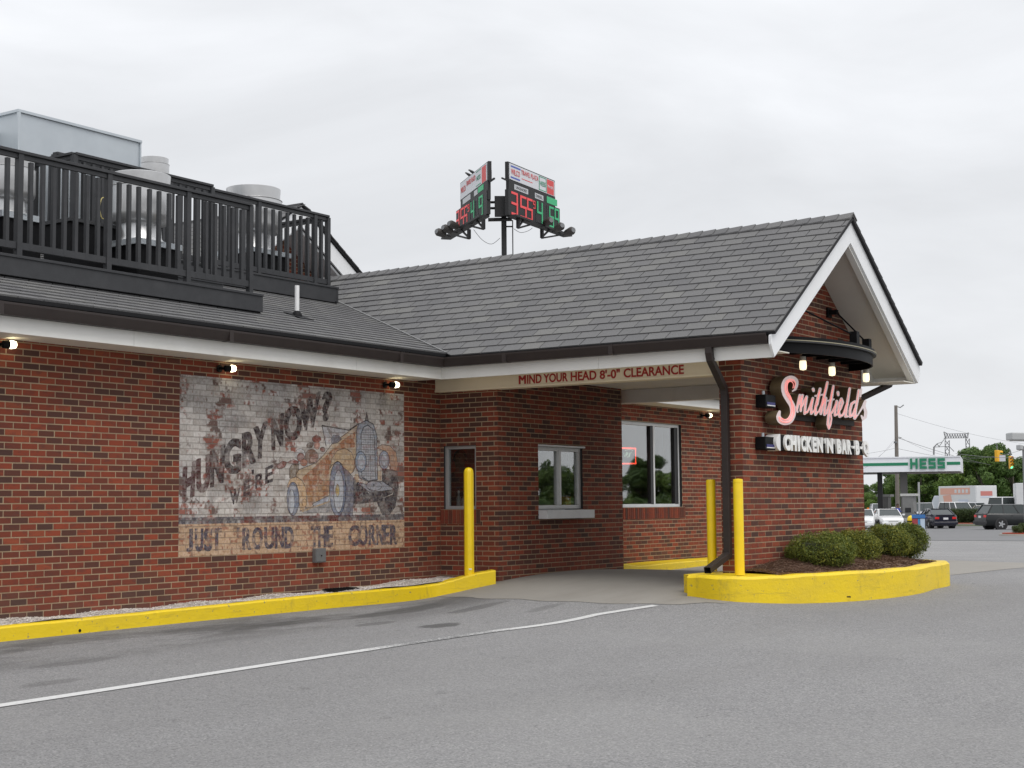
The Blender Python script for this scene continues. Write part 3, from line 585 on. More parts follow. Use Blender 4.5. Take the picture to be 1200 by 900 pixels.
# road beyond the lot (darker asphalt) and lawn verge far off
def far(x, y, d): p = W(x, y, d); return (p[0], p[1])
ribbon('road', [(far(1000, 600, 62), far(1000, 600, 150)), (far(1210, 600, 58), far(1210, 600, 150)), (far(1500, 600, 50), far(1500, 600, 150))], M_ROAD, .01)
ribbon('grass_verge', [(far(940, 600, 152), far(940, 600, 260)), (far(1250, 600, 150), far(1250, 600, 260)), (far(1600, 600, 150), far(1600, 600, 260))], M_GRASS, .03, sub=4)

# kerbs -------------------------------------------------------------
def sweep(mb, path, prof_fn):
    """path: list of (x,y); prof_fn(i)-> list of (offset toward inside, z) closed profile"""
    n = None; b = len(mb.v)
    for i, p in enumerate(path):
        a, c = path[max(i-1, 0)], path[min(i+1, len(path)-1)]; d = np.array(c, float)-np.array(a, float); d /= np.linalg.norm(d); nrm = np.array((-d[1], d[0])); pr = prof_fn(i); n = len(pr)
        for o_, z in pr: mb.v.append((p[0]+nrm[0]*o_, p[1]+nrm[1]*o_, z))
    for i in range(len(path)-1):
        for k in range(n): k2 = (k+1) % n; mb.f.append((b+i*n+k, b+(i+1)*n+k, b+(i+1)*n+k2, b+i*n+k2)); mb.t.append(0); mb.m.append(0)
    mb.f.append(tuple(b+k for k in range(n))); mb.f.append(tuple(b+(len(path)-1)*n+k for k in range(n))[::-1]); mb.t += [0, 0]; mb.m += [0, 0]
def smooth_path(P, n):
    P = [np.array(p, float) for p in P]; out_ = []
    for i in range(len(P)-1):
        p0, p1, p2, p3 = P[max(i-1, 0)], P[i], P[i+1], P[min(i+2, len(P)-1)]
        for k in range(n): t = k/n; out_.append(.5*((2*p1)+(-p0+p2)*t+(2*p0-5*p1+4*p2-p3)*t*t+(-p0+3*p1-3*p2+p3)*t**3))
    return out_+[P[-1]]
KP = smooth_path([(-12, -.60, -.585), (-9, -.60, -.562), (-7.6, -.60, -.545), (-5, -.61, -.512), (-2.8, -.62, -.486), (-1.25, -.63, -.484), (-.86, -.80, -.43), (-.62, -.99, -.352), (-.395, -1.2, -.303)], 8)
mb = MB(); jit = [random.uniform(-.003, .003) for _ in KP]
def kprof(i):
    z = KP[i][2]+jit[i]; w_ = .13+(.12 if KP[i][0] > -1.1 else 0)*min(1, (KP[i][0]+1.1)/.3); return [(0, -1.0), (.0, z-.018), (.018, z), (w_, z), (w_, -1.0)]
sweep(mb, [(p[0], p[1]) for p in KP], kprof)
kerb1 = mb.build('yellow_kerb', M_YEL, label='long low yellow painted kerb along the mural wall', cat='kerb', auto=True)
hl = MB()
for px, py in ((93.5, 739), (202, 727), (294, 717.5), (377, 708.5), (525, 691)):
    P = on(px, py, Y=-.603); hl.tube([P+np.array((0, .01, 0)), P+np.array((0, -.003, 0))], .017, 8)
hl.build('drain_hole', M_BLACK, kerb1, kind=None)
# gravel strip with stones
mb = MB(); xs_ = np.linspace(-12, .0, 60)
def gz(X, Y): return float(np.interp(X, [-12, -7.2, -5.9, -1.9, 0], [-.56, -.535, -.53, -.485, -.42]))+.012*math.sin(X*5+Y*3)
for X in xs_:
    for c in range(5):
        yk = -.5 if X < -1.1 else -.5-.38*(X+1.1)
        Y = .02+(yk-.02)*c/4; mb.v.append((X, Y, gz(X, Y)-.0*c))
for i in range(len(xs_)-1):
    for c in range(4): mb.f.append((i*5+c, i*5+c+1, (i+1)*5+c+1, (i+1)*5+c)); mb.t.append(0); mb.m.append(0)
mb.build('gravel_strip', M_GRAVEL, kind='structure', smooth=True)
mb = MB()
for _ in range(5200):
    X = random.uniform(-8.5, -.05); yk = -.49 if X < -1.1 else -.49-.38*(X+1.1); Y = random.uniform(yk, -.01); s = random.uniform(.006, .016); z = gz(X, Y)+s*.3; mb.cur = random.random()
    a = [(random.uniform(.6, 1)*s) for _ in range(6)]; c = (X, Y, z)
    v = [(X+a[0], Y, z), (X, Y+a[1], z), (X-a[2], Y, z), (X, Y-a[3], z), (X, Y, z+a[4]*.8)]; mb.raw(v, [(0, 1, 4), (1, 2, 4), (2, 3, 4), (3, 0, 4)])
g = G('pebble'); g.col(g.ramp(g.rnd(), [(0, (.28,.24,.21)), (.4, (.48,.44,.40)), (.8, (.66,.62,.57)), (1, (.45,.37,.30))])); g.set(Roughness=.9)
mb.build('gravel', g.m, kind='stuff', label='pale loose pebbles filling the strip between mural wall and yellow kerb')
# island kerb round the sign wall
IP = [(-.98, -4.33), (-1.02, -4.46), (-1.16, -4.82), (-1.12, -5.08), (-.88, -5.32), (-.5, -5.47), (0, -5.56), (.7, -5.80), (1.4, -5.97), (2.2, -6.02), (3.05, -5.92), (3.7, -5.88), (4.05, -5.80), (4.35, -5.60), (4.48, -5.3), (4.5, -4.9), (4.45, -4.4), (4.3, -4.2)]
isp = smooth_path([(*p, 0) for p in IP[::-1]], 5)
mb = MB(); ITOP = -.28
def iprof(i): z = ITOP+.004*math.sin(i*.9); return [(0, -1.0), (-0.0, z-.03), (-.03, z), (-.17, z), (-.17, -1.0)]
sweep(mb, [(p[0], p[1]) for p in isp], iprof)
isl = mb.build('yellow_kerb', M_YEL, label='tall curved yellow kerb round the planting bed below the big sign', cat='kerb', auto=True)
P = on(996.5, 699.5, Y=-5.99); MB().tube([P+np.array((0, .04, 0)), P+np.array((0, -.004, 0))], .008, 8).build('drain_hole', M_BLACK, isl)
# concrete cap under the bollards and back edge, mulch
mb = MB(); mb.prism([(-.90, -4.42), (-1.06, -4.9), (-.75, -5.2), (-.3, -5.35), (.3, -5.2), (.3, -4.10), (-.62, -4.10)], (0, 0, 0), (1, 0, 0), (0, 1, 0), (0, 0, 1), -1.0, ITOP-.012)
mb.build('kerb_cap', M_YEL, isl)
def mz(X, Y):
    yi = float(np.interp(X, [-.35, .05, .75, 1.4, 2.2, 3.0, 3.65, 4.2], [-5.33, -5.44, -5.66, -5.82, -5.87, -5.77, -5.73, -5.5])); t = max(0, min(1, (Y-yi)/.9))
    return -.292+.13*(t*t*(3-2*t))*max(0, min(1, (4.35-X)/.8))*max(.3, min(1, (X+.5)/1.5))+.010*math.sin(X*6)*math.cos(Y*7)
inner = [(p[0], p[1]) for p in smooth_path([(*p, 0) for p in [(-.35, -5.33), (.05, -5.44), (.75, -5.66), (1.4, -5.82), (2.2, -5.87), (3.0, -5.77), (3.65, -5.73), (3.95, -5.66), (4.2, -5.5), (4.32, -5.25), (4.33, -4.85)]], 4)]
mb = MB()
for k, (x, y) in enumerate(inner):
    bx = -.12+(3.95+.12)*k/(len(inner)-1)
    for c in range(9): t = c/8; X = x+(bx-x)*t; Y = y+(-4.66-y)*t; mb.v.append((X, Y, mz(X, Y)-(.03 if c == 0 else 0)))
for k in range(len(inner)-1):
    for c in range(8): mb.f.append((k*9+c, (k+1)*9+c, (k+1)*9+c+1, k*9+c+1)); mb.t.append(0); mb.m.append(0)
mb.build('mulch_bed', M_MULCH, kind='structure', smooth=True)
mb = MB()
for _ in range(9000):
    k = random.random()*(len(inner)-1); i = int(k); t = random.random()**.8; x, y = inner[i]; bx = -.12+4.07*k/(len(inner)-1); X = x+(bx-x)*t; Y = y+(-4.67-y)*t
    if Y > -4.68: continue
    L_ = random.uniform(.03, .09); a = random.uniform(0, math.pi); z = mz(X, Y)+random.uniform(.002, .022); dx, dy = L_*math.cos(a)/2, L_*math.sin(a)/2; w_ = .0022; dz = random.uniform(-.012, .012); mb.cur = random.random()
    mb.face([(X-dx, Y-dy, z-dz), (X+dx, Y+dy, z+dz), (X+dx-w_*math.sin(a), Y+dy+w_*math.cos(a), z+dz+.004), (X-dx-w_*math.sin(a), Y-dy+w_*math.cos(a), z-dz+.004)])
mb.build('pine_straw', M_NEEDLE, kind='stuff', label='brown pine straw mulch covering the planting bed')
# yellow kerb under the big window
KW = smooth_path([(3.38, -.62, -.375), (3.9, -.62, -.38), (4.35, -.62, -.43), (4.7, -.62, -.445), (6, -.62, -.43), (9, -.62, -.44), (12, -.62, -.45)], 6)
mb = MB(); sweep(mb, [(p[0], p[1]) for p in KW], lambda i: [(0, -1), (0, KW[i][2]-.015), (.015, KW[i][2]), (.6, KW[i][2]), (.6, -1)])
mb.build('yellow_kerb', M_YEL, label='low yellow kerb at the foot of the wall below the wide window', cat='kerb', auto=True)

# ================================================================== BUILDING
B = thing('restaurant_building', 'single storey red brick drive through restaurant with grey shingle roof', 'building', (0, 0, -.5))
YB = -.977; YS = -4.665; XP0, XP1 = -.12, 3.86; XR = 1.87
walls = []
EX, EY, EZ = (1, 0, 0), (0, 1, 0), (0, 0, 1); NY = (0, -1, 0)
wA = brick_wall('front_wall', B, (0, 0, 0), EX, EZ, NY, [(-12, -.9), (0, -.9), (0, 2.40), (-12, 2.40)], holes=[(MU0, MU1, 0, MZ1)], label='long red brick wall around the mural')
mr = [(MU0, 0), (MU1, 0), (MU1, MZ1), (MU0, MZ1)]
wM = brick_wall('mural', B, (0, -.0006, 0), EX, EZ, NY, mr, label='faded hand painted mural of a yellow vintage car with lettering on whitewashed brick'); wM['wall'].data.materials[0] = M_MMORT
SW = (.06, .61, .499, 1.375)
wS = brick_wall('side_wall', B, (0, 0, 0), NY, EZ, (-1, 0, 0), [(0, -.9), (-YB, -.9), (-YB, 2.40), (0, 2.40)], holes=[SW], skip=[(.0, .68, .296, .499)], bond_shift=1)
VW = (1.0, 2.20, .40, 1.378)
wB = brick_wall('service_wall', B, (0, YB, 0), EX, EZ, NY, [(0, -.9), (3.37, -.9), (3.37, 2.40), (0, 2.40)], holes=[VW])
wB2 = brick_wall('side_wall', B, (3.37, YB, 0), EY, EZ, EX, [(0, -.9), (-YB, -.9), (-YB, 2.40), (0, 2.40)], bond_shift=1)
BW = (4.55, 7.20, .493, 1.957)
wW = brick_wall('rear_wall', B, (0, 0, 0), EX, EZ, NY, [(3.37, -.9), (14, -.9), (14, 2.40), (3.37, 2.40)], holes=[BW], skip=[(4.4, 7.30, .29, .493)])
zr = lambda X: 3.022+.683*(X if X < XR else 2*XR-X)
wG = brick_wall('sign_wall', B, (0, YS, 0), EX, EZ, NY, [(XP0, -.9), (XP1, -.9), (XP1, zr(XP1)-.2), (XR, zr(XR)-.2), (XP0, zr(XP0)-.2)], u_off=XP0, label='gabled red brick wall carrying the illuminated signs')
wG1 = brick_wall('sign_wall', B, (XP0, 0, 0), NY, EZ, (-1, 0, 0), [(4.37, -.9), (-YS, -.9), (-YS, 2.7), (4.37, 2.7)], u_off=-YS, bond_shift=1)
wG2 = brick_wall('sign_wall', B, (XP1, 0, 0), EY, EZ, EX, [(YS, -.9), (-4.37, -.9), (-4.37, 2.7), (YS, 2.7)])
wG3 = brick_wall('sign_wall', B, (0, -4.37, 0), (-1, 0, 0), EZ, EY, [(-XP1, -.9), (-XP0, -.9), (-XP0, 2.7), (-XP1, 2.7)])
XG0, XG1, YG, ZG = -.6, 4.34, 4.3, 5.60
wF = brick_wall('upper_gable_wall', B, (0, YG+.55, 0), EX, EZ, NY, [(XG0, 3.6), (XG1, 3.6), (XR, ZG-.25)])
cand = [(tile_px(wA, k), k) for k, (pl, full) in enumerate(wA['tiles']) if full]; cand.sort(reverse=True)
emit_tiles(wA, 'brick', M_BRICK, wA['wall'], set(k for a, k in cand[:300] if a > 0), .02)
emit_tiles(wM, 'painted_brick', M_MBRICK, wM['wall'], set(), .02)
for w_ in (wS, wB, wB2, wW, wG, wG1, wG2, wG3, wF): emit_tiles(w_, 'brick', M_BRICK, w_['wall'], set(), .02)
# soldier courses under the two windows
def soldiers(u0, u1, z0, z1, O, Uv, Nv, parent):
    n = int(round((u1-u0)/CRS)); O, Uv, Nv = (np.array(a, float) for a in (O, Uv, Nv))
    base = MB(); base.face([O+Uv*a+np.array((0, 0, b))-Nv*.004 for a, b in ((u0, z0), (u1, z0), (u1, z1), (u0, z1))]); sm = base.build('mortar_bed', M_MORTAR, parent)
    for i in range(n):
        a = u0+i*(u1-u0)/n+JT/2; b = u0+(i+1)*(u1-u0)/n-JT/2; mb = MB(); mb.cur = random.random()*.7; mb.prism([(a, z0+.005), (b, z0+.005), (b, z1-.004), (a, z1-.004)], O, Uv, EZ, Nv, -.02, .008, False)
        mb.build('soldier_brick', M_BRICK, parent)
soldiers(0.0, .68, .296, .497, (0, 0, 0), NY, (-1, 0, 0), B)
soldiers(4.4, 7.30, .29, .49, (0, 0, 0), EX, NY, B)
# solid back of the building (so that rooms are dark) and interior
mb = MB(); mb.box(-12, 14, 8, 8.1, -.9, 3.0); mb.box(-12.1, -12, -.0, 8.1, -.9, 2.6); mb.box(14, 14.1, 0, 8.1, -.9, 2.6); mb.build('back_wall', M_MORTAR, B)
M_IN = mat('interior_wall', (.50,.42,.34), .8, noise=(1.5, .3)); M_INF = mat('interior_floor', (.34,.28,.24), .6)
mb = MB(); mb.box(.02, 3.3, 2.2, 2.25, -.45, 2.38); mb.box(3.38, 3.42, .02, 4, -.45, 2.38); mb.box(3.38, 13.9, 4.0, 4.05, -.45, 2.38); mb.build('interior_wall', M_IN, B)
mb = MB(); mb.box(.02, 13.9, YB+.05 if False else .03, 4.1, -.45, -.43); mb.box(.03, 3.34, YB+.05, .03, -.45, -.43); mb.build('interior_floor', M_INF, B)
mb = MB(); mb.box(.02, 13.9, .03, 4.1, 2.38, 2.40); mb.box(.03, 3.34, YB+.05, .03, 2.38, 2.40); mb.build('interior_ceiling', M_SOFFIT, B)

# roof ---------------------------------------------------------------
CM = 1/math.hypot(1, .345); CP = 1/math.hypot(1, .683); YE, XE = -.60, -.70; YR = 4.372
XE2 = 2*XR-XE; vr = (XR-XE)/CP; vm = (YR-YE)/CM; xv = lambda Y: -.338+.505*Y
SH, SWD = .186, .305
def roof_plane(name, O, Uv, Vv, reg, phase=0.0):
    Nv = np.cross(Uv, Vv); O = np.array(O, float); Uv = np.array(Uv, float); Vv = np.array(Vv, float)
    mb = MB(); mb.face([O+Uv*p[0]+Vv*p[1]-Nv*.006 for p in reg]); mb.face([O+Uv*p[0]+Vv*p[1]-Nv*.045 for p in reg][::-1])
    for i in range(len(reg)):
        a, b = reg[i], reg[(i+1) % len(reg)]; mb.face([O+Uv*a[0]+Vv*a[1]-Nv*.006, O+Uv*a[0]+Vv*a[1]-Nv*.045, O+Uv*b[0]+Vv*b[1]-Nv*.045, O+Uv*b[0]+Vv*b[1]-Nv*.006])
    deck = mb.build(name, M_UNDER, B); vs = [p[1] for p in reg]; us = [p[0] for p in reg]; T = []
    for i in range(int(math.ceil(max(vs)/SH))):
        y0, y1 = i*SH, min((i+1)*SH, max(vs)); sh = ((i*.5) % 1)*SWD+random.uniform(-.02, .02)+phase
        for j in range(int((min(us)-sh)/SWD)-2, int((max(us)-sh)/SWD)+2):
            x0, x1 = sh+j*SWD+.0065, sh+(j+1)*SWD-.0065; pl = clip_poly([(x0, y0), (x1, y0), (x1, y1+.004), (x0, y1+.004)], reg)
            if pl and area(pl) > .0008: T.append((pl, len(pl) == 4 and abs(area(pl)-(x1-x0)*(y1+.004-y0)) < 1e-5, y0))
    return dict(wall=deck, O=O, U=Uv, V=Vv, N=np.array(Nv, float), tiles=T)
def emit_shingles(T, indiv, stuff=True):
    O, U, V, Nn = T['O'], T['U'], T['V'], T['N']; mb = MB(); shared = None
    def geo(m, pl, y0, th=.014):
        top = [O+U*p[0]+V*p[1]+Nn*(th-(th-.001)*(p[1]-y0)/SH) for p in pl]; bot = [O+U*p[0]+V*p[1]-Nn*.004 for p in pl]; b = len(m.v); n = len(pl); m.v += [tuple(map(float, q)) for q in top+bot]
        m.f.append(tuple(range(b, b+n))); m.t.append(m.cur); m.m.append(0)
        for i in range(n): m.f.append((b+i, b+n+i, b+n+(i+1) % n, b+(i+1) % n)); m.t.append(m.cur); m.m.append(0)
    Rm = Matrix(((U[0], V[0], Nn[0], 0), (U[1], V[1], Nn[1], 0), (U[2], V[2], Nn[2], 0), (0, 0, 0, 1)))
    for k, (pl, full, y0) in enumerate(T['tiles']):
        if k in indiv:
            if shared is None:
                b = MB(); w_ = (SWD-.013)/2; th = .014; b.raw([(-w_, 0, th), (w_, 0, th), (w_, SH+.004, .001), (-w_, SH+.004, .001), (-w_, 0, -.004), (w_, 0, -.004), (w_, SH, -.004), (-w_, SH, -.004)], [(0, 1, 2, 3), (0, 4, 5, 1), (1, 5, 6, 2), (3, 7, 4, 0)]); shared = b.mesh('roof_shingle', M_SHINGLE)
            o = bpy.data.objects.new('roof_shingle', shared); COL.objects.link(o); o.parent = T['wall']; o.matrix_parent_inverse = Matrix()
            P = O+U*((pl[0][0]+pl[1][0])/2)+V*y0+Nn*random.uniform(0, .002); o.matrix_basis = Matrix.Translation(Vector(P)) @ Rm; o.matrix_parent_inverse = _INV.get(T['wall'].name, Matrix()).inverted()
        else: mb.cur = random.random(); geo(mb, pl, y0, .014+random.uniform(0, .002))
    mb.build('roof_shingle', M_SHINGLE, T['wall'], kind='stuff')
for o_ in (): pass
rP = roof_plane('porch_roof', (XE, 0, 3.022+.683*XE), NY, (CP, 0, .683*CP), [(-(XE+.338)/.505, 0), (5.38, 0), (5.38, vr), (-YR, vr)])
rM = roof_plane('main_roof', (0, YE, 2.791+.345*YE), EX, (0, CM, .345*CM), [(-12.3, 0), (xv(YE), 0), (XR, vm), (-12.3, vm)], .1)
rP2 = roof_plane('porch_roof', (XE2, 0, 3.022+.683*XE), EY, (-CP, 0, .683*CP), [(-5.38, 0), ((XE+.338)/.505, 0), (YR, vr), (-5.38, vr)])
rM2 = roof_plane('main_roof', (0, YE, 2.791+.345*YE), EX, (0, CM, .345*CM), [(2*XR-xv(YE), 0), (14.3, 0), (14.3, vm), (XR, vm)], .1)
# the two visible planes are drawn from the eave up; the largest 300 shingles in the photograph stand as objects
def spx(T, k): return tile_px(dict(T, tiles=[(t[0], t[1]) for t in [T['tiles'][k]]]), 0)
cs = [(spx(T, k), ti, k) for ti, T in enumerate((rP, rM)) for k in range(len(T['tiles'])) if T['tiles'][k][1]]; cs.sort(reverse=True)
for ti, T in enumerate((rP, rM)): emit_shingles(T, set(k for a, t, k in cs[:300] if t == ti))
emit_shingles(rP2, set()); emit_shingles(rM2, set())
mb = MB(); mb.box(-12.3, 14.3, YR, 8.2, 4.20, 4.28); mb.build('roof_deck', M_UNDER, B)
mb = MB(); mb.box(-12.2, 14.2, 8.1, 8.2, 2.2, 4.2); mb.build('parapet', M_UNDER, B)
# valley flashing
a = np.array((xv(YE)-.01, YE-.02, 2.791+.345*YE+.016)); b = np.array((xv(YR), YR, 2.791+.345*YR+.016)); mb = MB(); mb.bar(a+np.array((-.02, .012, .0)), b+np.array((-.02, .012, .0)), .030, .012); mb.build('valley_flashing', mat('flashing', (.17,.17,.17), .6, noise=(20, .2)), B)
# ridge caps of the porch
mb0 = MB(); rc = thing  # placeholder name reuse avoided
def ridge_caps(y0, y1, z, x, parent, step=.20, sl=.683, wd=.145):
    me = None; n = int((y1-y0)/step)
    for i in range(n):
        if me is None:
            b = MB(); q = wd*CP; r_ = sl*q; th = .012; L_ = step+.03
            pr = [(-q, -r_-.004), (0, -.004), (q, -r_-.004), (q, -r_+th), (0, th+.006), (-q, -r_+th)]
            for yy_, lift in ((0, .016), (L_, .0)): b.v += [(p[0], yy_, p[1]+lift) for p in pr]
            for k in range(6): k2 = (k+1) % 6; b.f.append((k, k2, 6+k2, 6+k)); b.t.append(0); b.m.append(0)
            b.f += [(0, 1, 2, 3, 4, 5), (11, 10, 9, 8, 7, 6)]; b.t += [0, 0]; b.m += [0, 0]; me = b.mesh('ridge_cap', M_SHINGLE)
        o = bpy.data.objects.new('ridge_cap', me); COL.objects.link(o); o.parent = parent; o.matrix_parent_inverse = _INV.get(parent.name, Matrix()).inverted(); o.location = (x, y0+i*step, z)
ridge_caps(-5.39, 4.2, 3.022+.683*XR+.012, XR, B)
# fascia, soffits, gutters
for (xa, xb) in ((-12, -9.6), (-9.597, -6.0), (-5.997, -2.4), (-2.397, -.62), (4.36, 8.0), (8.003, 11.6), (11.603, 14)): mb = MB(); mb.box(xa, xb, -.50, -.47, 2.245, 2.50); mb.build('fascia_board', M_TRIM, B, bevel=.003)
for (ya, yb) in ((-5.30, -2.95), (-2.947, -.47)):
    mb = MB(); mb.box(-.62, -.59, ya, yb, 2.245, 2.47); mb.build('fascia_board', M_TRIM, B, bevel=.003); mb = MB(); mb.box(4.33, 4.36, ya, yb, 2.245, 2.47); mb.build('fascia_board', M_TRIM, B, bevel=.003)
mb = MB(); mb.box(-12, -.60, -.468, 0, 2.250, 2.262); mb.box(-.588, -.10, -5.295, -.47, 2.331, 2.343); mb.box(3.86, 4.328, -5.295, .0, 2.247, 2.259); mb.box(4.34, 14, -.468, 0, 2.250, 2.262)
mb.box(-.10, 3.86, -4.37, .0, 2.33, 2.345); mb.build('soffit', M_SOFFIT, B)
def gutter(mb, path_dir, o0, o1, fixed, sgn, z):   # profile swept along an axis
    pr = [(0, 0), (.095, 0), (.105, .03), (.125, .10), (.125, .122), (.112, .122), (.105, .09), (.012, .085), (0, .118)]
    for e in range(2): pass
    b = len(mb.v); n = len(pr)
    for o_ in (o0, o1):
        for a_, zz in pr:
            if path_dir == 'x': k = (fixed+sgn*a_*1.0); mb.v.append((o_ if o_ is not None else 0, k, z+zz))
            else: mb.v.append((fixed+sgn*a_, o_, z+zz))
    for k in range(n): k2 = (k+1) % n; mb.f.append((b+k, b+k2, b+n+k2, b+n+k)); mb.t.append(0); mb.m.append(0)
    mb.f.append(tuple(b+k for k in range(n))); mb.f.append(tuple(b+n+k for k in range(n))[::-1]); mb.t += [0, 0]; mb.m += [0, 0]
def mitre(mb, z):
    pr = [(0, 0), (.095, 0), (.105, .03), (.125, .10), (.125, .122), (.112, .122), (.105, .09), (.012, .085), (0, .118)]; b = len(mb.v); n = len(pr)
    for (x, yb) in ((-12.2, None), (None, None), (None, -5.285)):
        for a_, zz in pr:
            X = -.622-a_; Y = -.502-a_
            mb.v.append((x if x is not None else X, Y if yb is None else yb, z+zz))
    for s in range(2):
        for k in range(n): k2 = (k+1) % n; mb.f.append((b+s*n+k, b+s*n+k2, b+(s+1)*n+k2, b+(s+1)*n+k)); mb.t.append(0); mb.m.append(0)
    mb.f.append(tuple(b+k for k in range(n))); mb.f.append(tuple(b+2*n+k for k in range(n))[::-1]); mb.t += [0, 0]; mb.m += [0, 0]
mb = MB(); mitre(mb, 2.405); mb.build('gutter', M_GUTTER, B)
for gx_ in (-10.8, -7.75, -4.7, -1.65): mb = MB(); mb.box(gx_-.03, gx_+.03, -.632, -.505, 2.402, 2.528); mb.build('gutter_joint', M_GUTTER, B)
for gy_ in (-1.6, -3.2): mb = MB(); mb.box(-.752, -.625, gy_-.03, gy_+.03, 2.402, 2.528); mb.build('gutter_joint', M_GUTTER, B)
mb = MB(); gutter(mb, 'y', -.63, -5.285, 4.362, 1, 2.405); mb.build('gutter', M_GUTTER, B)
mb = MB(); gutter(mb, 'x', 4.49, 14.2, -.502, -1, 2.405); mb.build('gutter', M_GUTTER, B)
# rake boards of the porch gable
def rake(mb, y0, y1, t0, t1, xo, lo=None):
    """one side polygon in XZ, mirrored; t0/t1: top and bottom drops below the roof plane"""
    zt = lambda X, t: 3.022+.683*X-t
    pl = [(xo, zt(xo, t0)), (xo, max(zt(xo, t1), lo[0] if lo else -9))]
    if lo: pl = [(xo, zt(xo, t0)), (xo, lo[0]), (lo[1], lo[2])]; x2 = (lo[2]+t1-3.022)/.683; pl.append((x2, lo[2])) if x2 > lo[1] else None
    pl += [(XR, zt(XR, t1)), (XR, zt(XR, t0))]
    for s in (0, 1):
        q = [(p[0] if not s else 2*XR-p[0], p[1]) for p in pl]
        mb.prism(q, (0, y0, 0), EX, EZ, (0, 1, 0), 0, y1-y0)
mb = MB(); rake(mb, -5.335, -5.305, .05, .355, -.705, (2.39, -.615, 2.252)); mb.build('rake_board', M_RAKE, B)
mb = MB(); rake(mb, -5.303, -5.22, .06, .395, -.60, (2.30, -.58, 2.249)); mb.build('rake_trim', M_TRIM, B)
mb = MB()
for s in (0, 1):
    q = [(-.585, 3.022+.683*-.585-.275), (XR, 3.022+.683*XR-.275), (XR, 3.022+.683*XR-.245), (-.585, 3.022+.683*-.585-.245)]
    q = [(p[0] if not s else 2*XR-p[0], p[1]) for p in q]; mb.prism(q, (0, -5.218, 0), EX, EZ, (0, 1, 0), 0, .55)
mb.build('rake_soffit', M_SOFFIT, B)
mb = MB()
for s in (1,):
    x0, x1 = (-.585, -.125) if not s else (3.865, 4.325)
    za = 3.022+.683*(x0 if not s else 2*XR-x0)-.277; zb = 3.022+.683*(x1 if not s else 2*XR-x1)-.277; mb.prism([(x0, 2.262), (x1, 2.262), (x1, zb), (x0, max(za, 2.27))], (0, -4.69, 0), EX, EZ, (0, 1, 0), 0, .02)
mb.build('eave_return', M_TRIM, B)
# clearance beam and inner beam
mb = MB(); mb.box(-.115, .10, -4.368, -.002, 2.150, 2.330); mb.box(-.128, .10, -4.369, -.002, 2.122, 2.150); bm_ = mb.build('clearance_beam', M_BEAM, B, bevel=.004)
mb = MB(); mb.box(3.62, 3.82, -4.368, -.10, 2.125, 2.33); mb.build('clearance_beam', M_TRIM, B, bevel=.004)
def text_mesh(body, width, height, depth, name, mat_, parent=None, M4=None, off=0.0, space=1.0, local=False, shear=0):
    cu = bpy.data.curves.new('t', 'FONT'); cu.body = body; cu.offset = off; cu.space_character = space; cu.shear = shear; cu.resolution_u = 4; o = bpy.data.objects.new('t', cu); COL.objects.link(o)
    cu.extrude = .01; me = bpy.data.meshes.new_from_object(o.evaluated_get(bpy.context.evaluated_depsgraph_get())); bpy.data.objects.remove(o); bpy.data.curves.remove(cu)
    co = np.array([v.co[:] for v in me.vertices]); lo, hi = co.min(0), co.max(0); co[:, 0] = (co[:, 0]-lo[0])/(hi[0]-lo[0])*width; co[:, 1] = (co[:, 1]-lo[1])/(hi[1]-lo[1])*height; co[:, 2] = (co[:, 2]-lo[2])/(hi[2]-lo[2])*depth
    A = np.array(M4); co = co @ A[:3, :3].T+A[:3, 3]; me.vertices.foreach_set('co', co.ravel()); me.materials.clear(); me.materials.append(mat_); me.update(); return link(name, me, parent, world=not local)
def frame(O, Xv, Yv, Zv): m = np.eye(4); m[:3, 0] = Xv; m[:3, 1] = Yv; m[:3, 2] = Zv; m[:3, 3] = O; return m
a = on(608.5, 449.5, X=-.116); b = on(659, 445, X=-.116)
for wd_, (xa, ya), (xb, yb) in (('MIND', (608.5, 451), (634, 449.5)), ('YOUR', (637, 448.5), (665.5, 446.5)), ('HEAD', (669, 446), (699, 444)), ("8'-0\"", (703, 444.5), (726.5, 442)), ('CLEARANCE', (731, 443.3), (801.5, 438.3))):
    A_ = on(xa, ya, X=-.116); B_ = on(xb, yb, X=-.116)
    wl_ = abs(B_[1]-A_[1]); y0_ = A_[1]; rest = wd_
    if wd_ == 'MIND':
        for q_, dq in enumerate((-.006, .0, .006)): text_mesh('M', wl_*.30, .115, .004+.001*q_, 'lettering', M_RED_TEXT, bm_, frame((-.1155, y0_+dq, 2.164), NY, EZ, (-1, 0, 0)), off=0)
        y0_ -= wl_*.37; wl_ *= .66; rest = 'IND'
    text_mesh(rest, wl_, .118, .005, 'lettering', M_RED_TEXT, bm_, frame((-.1155, y0_, 2.162), NY, EZ, (-1, 0, 0)), off=.022)
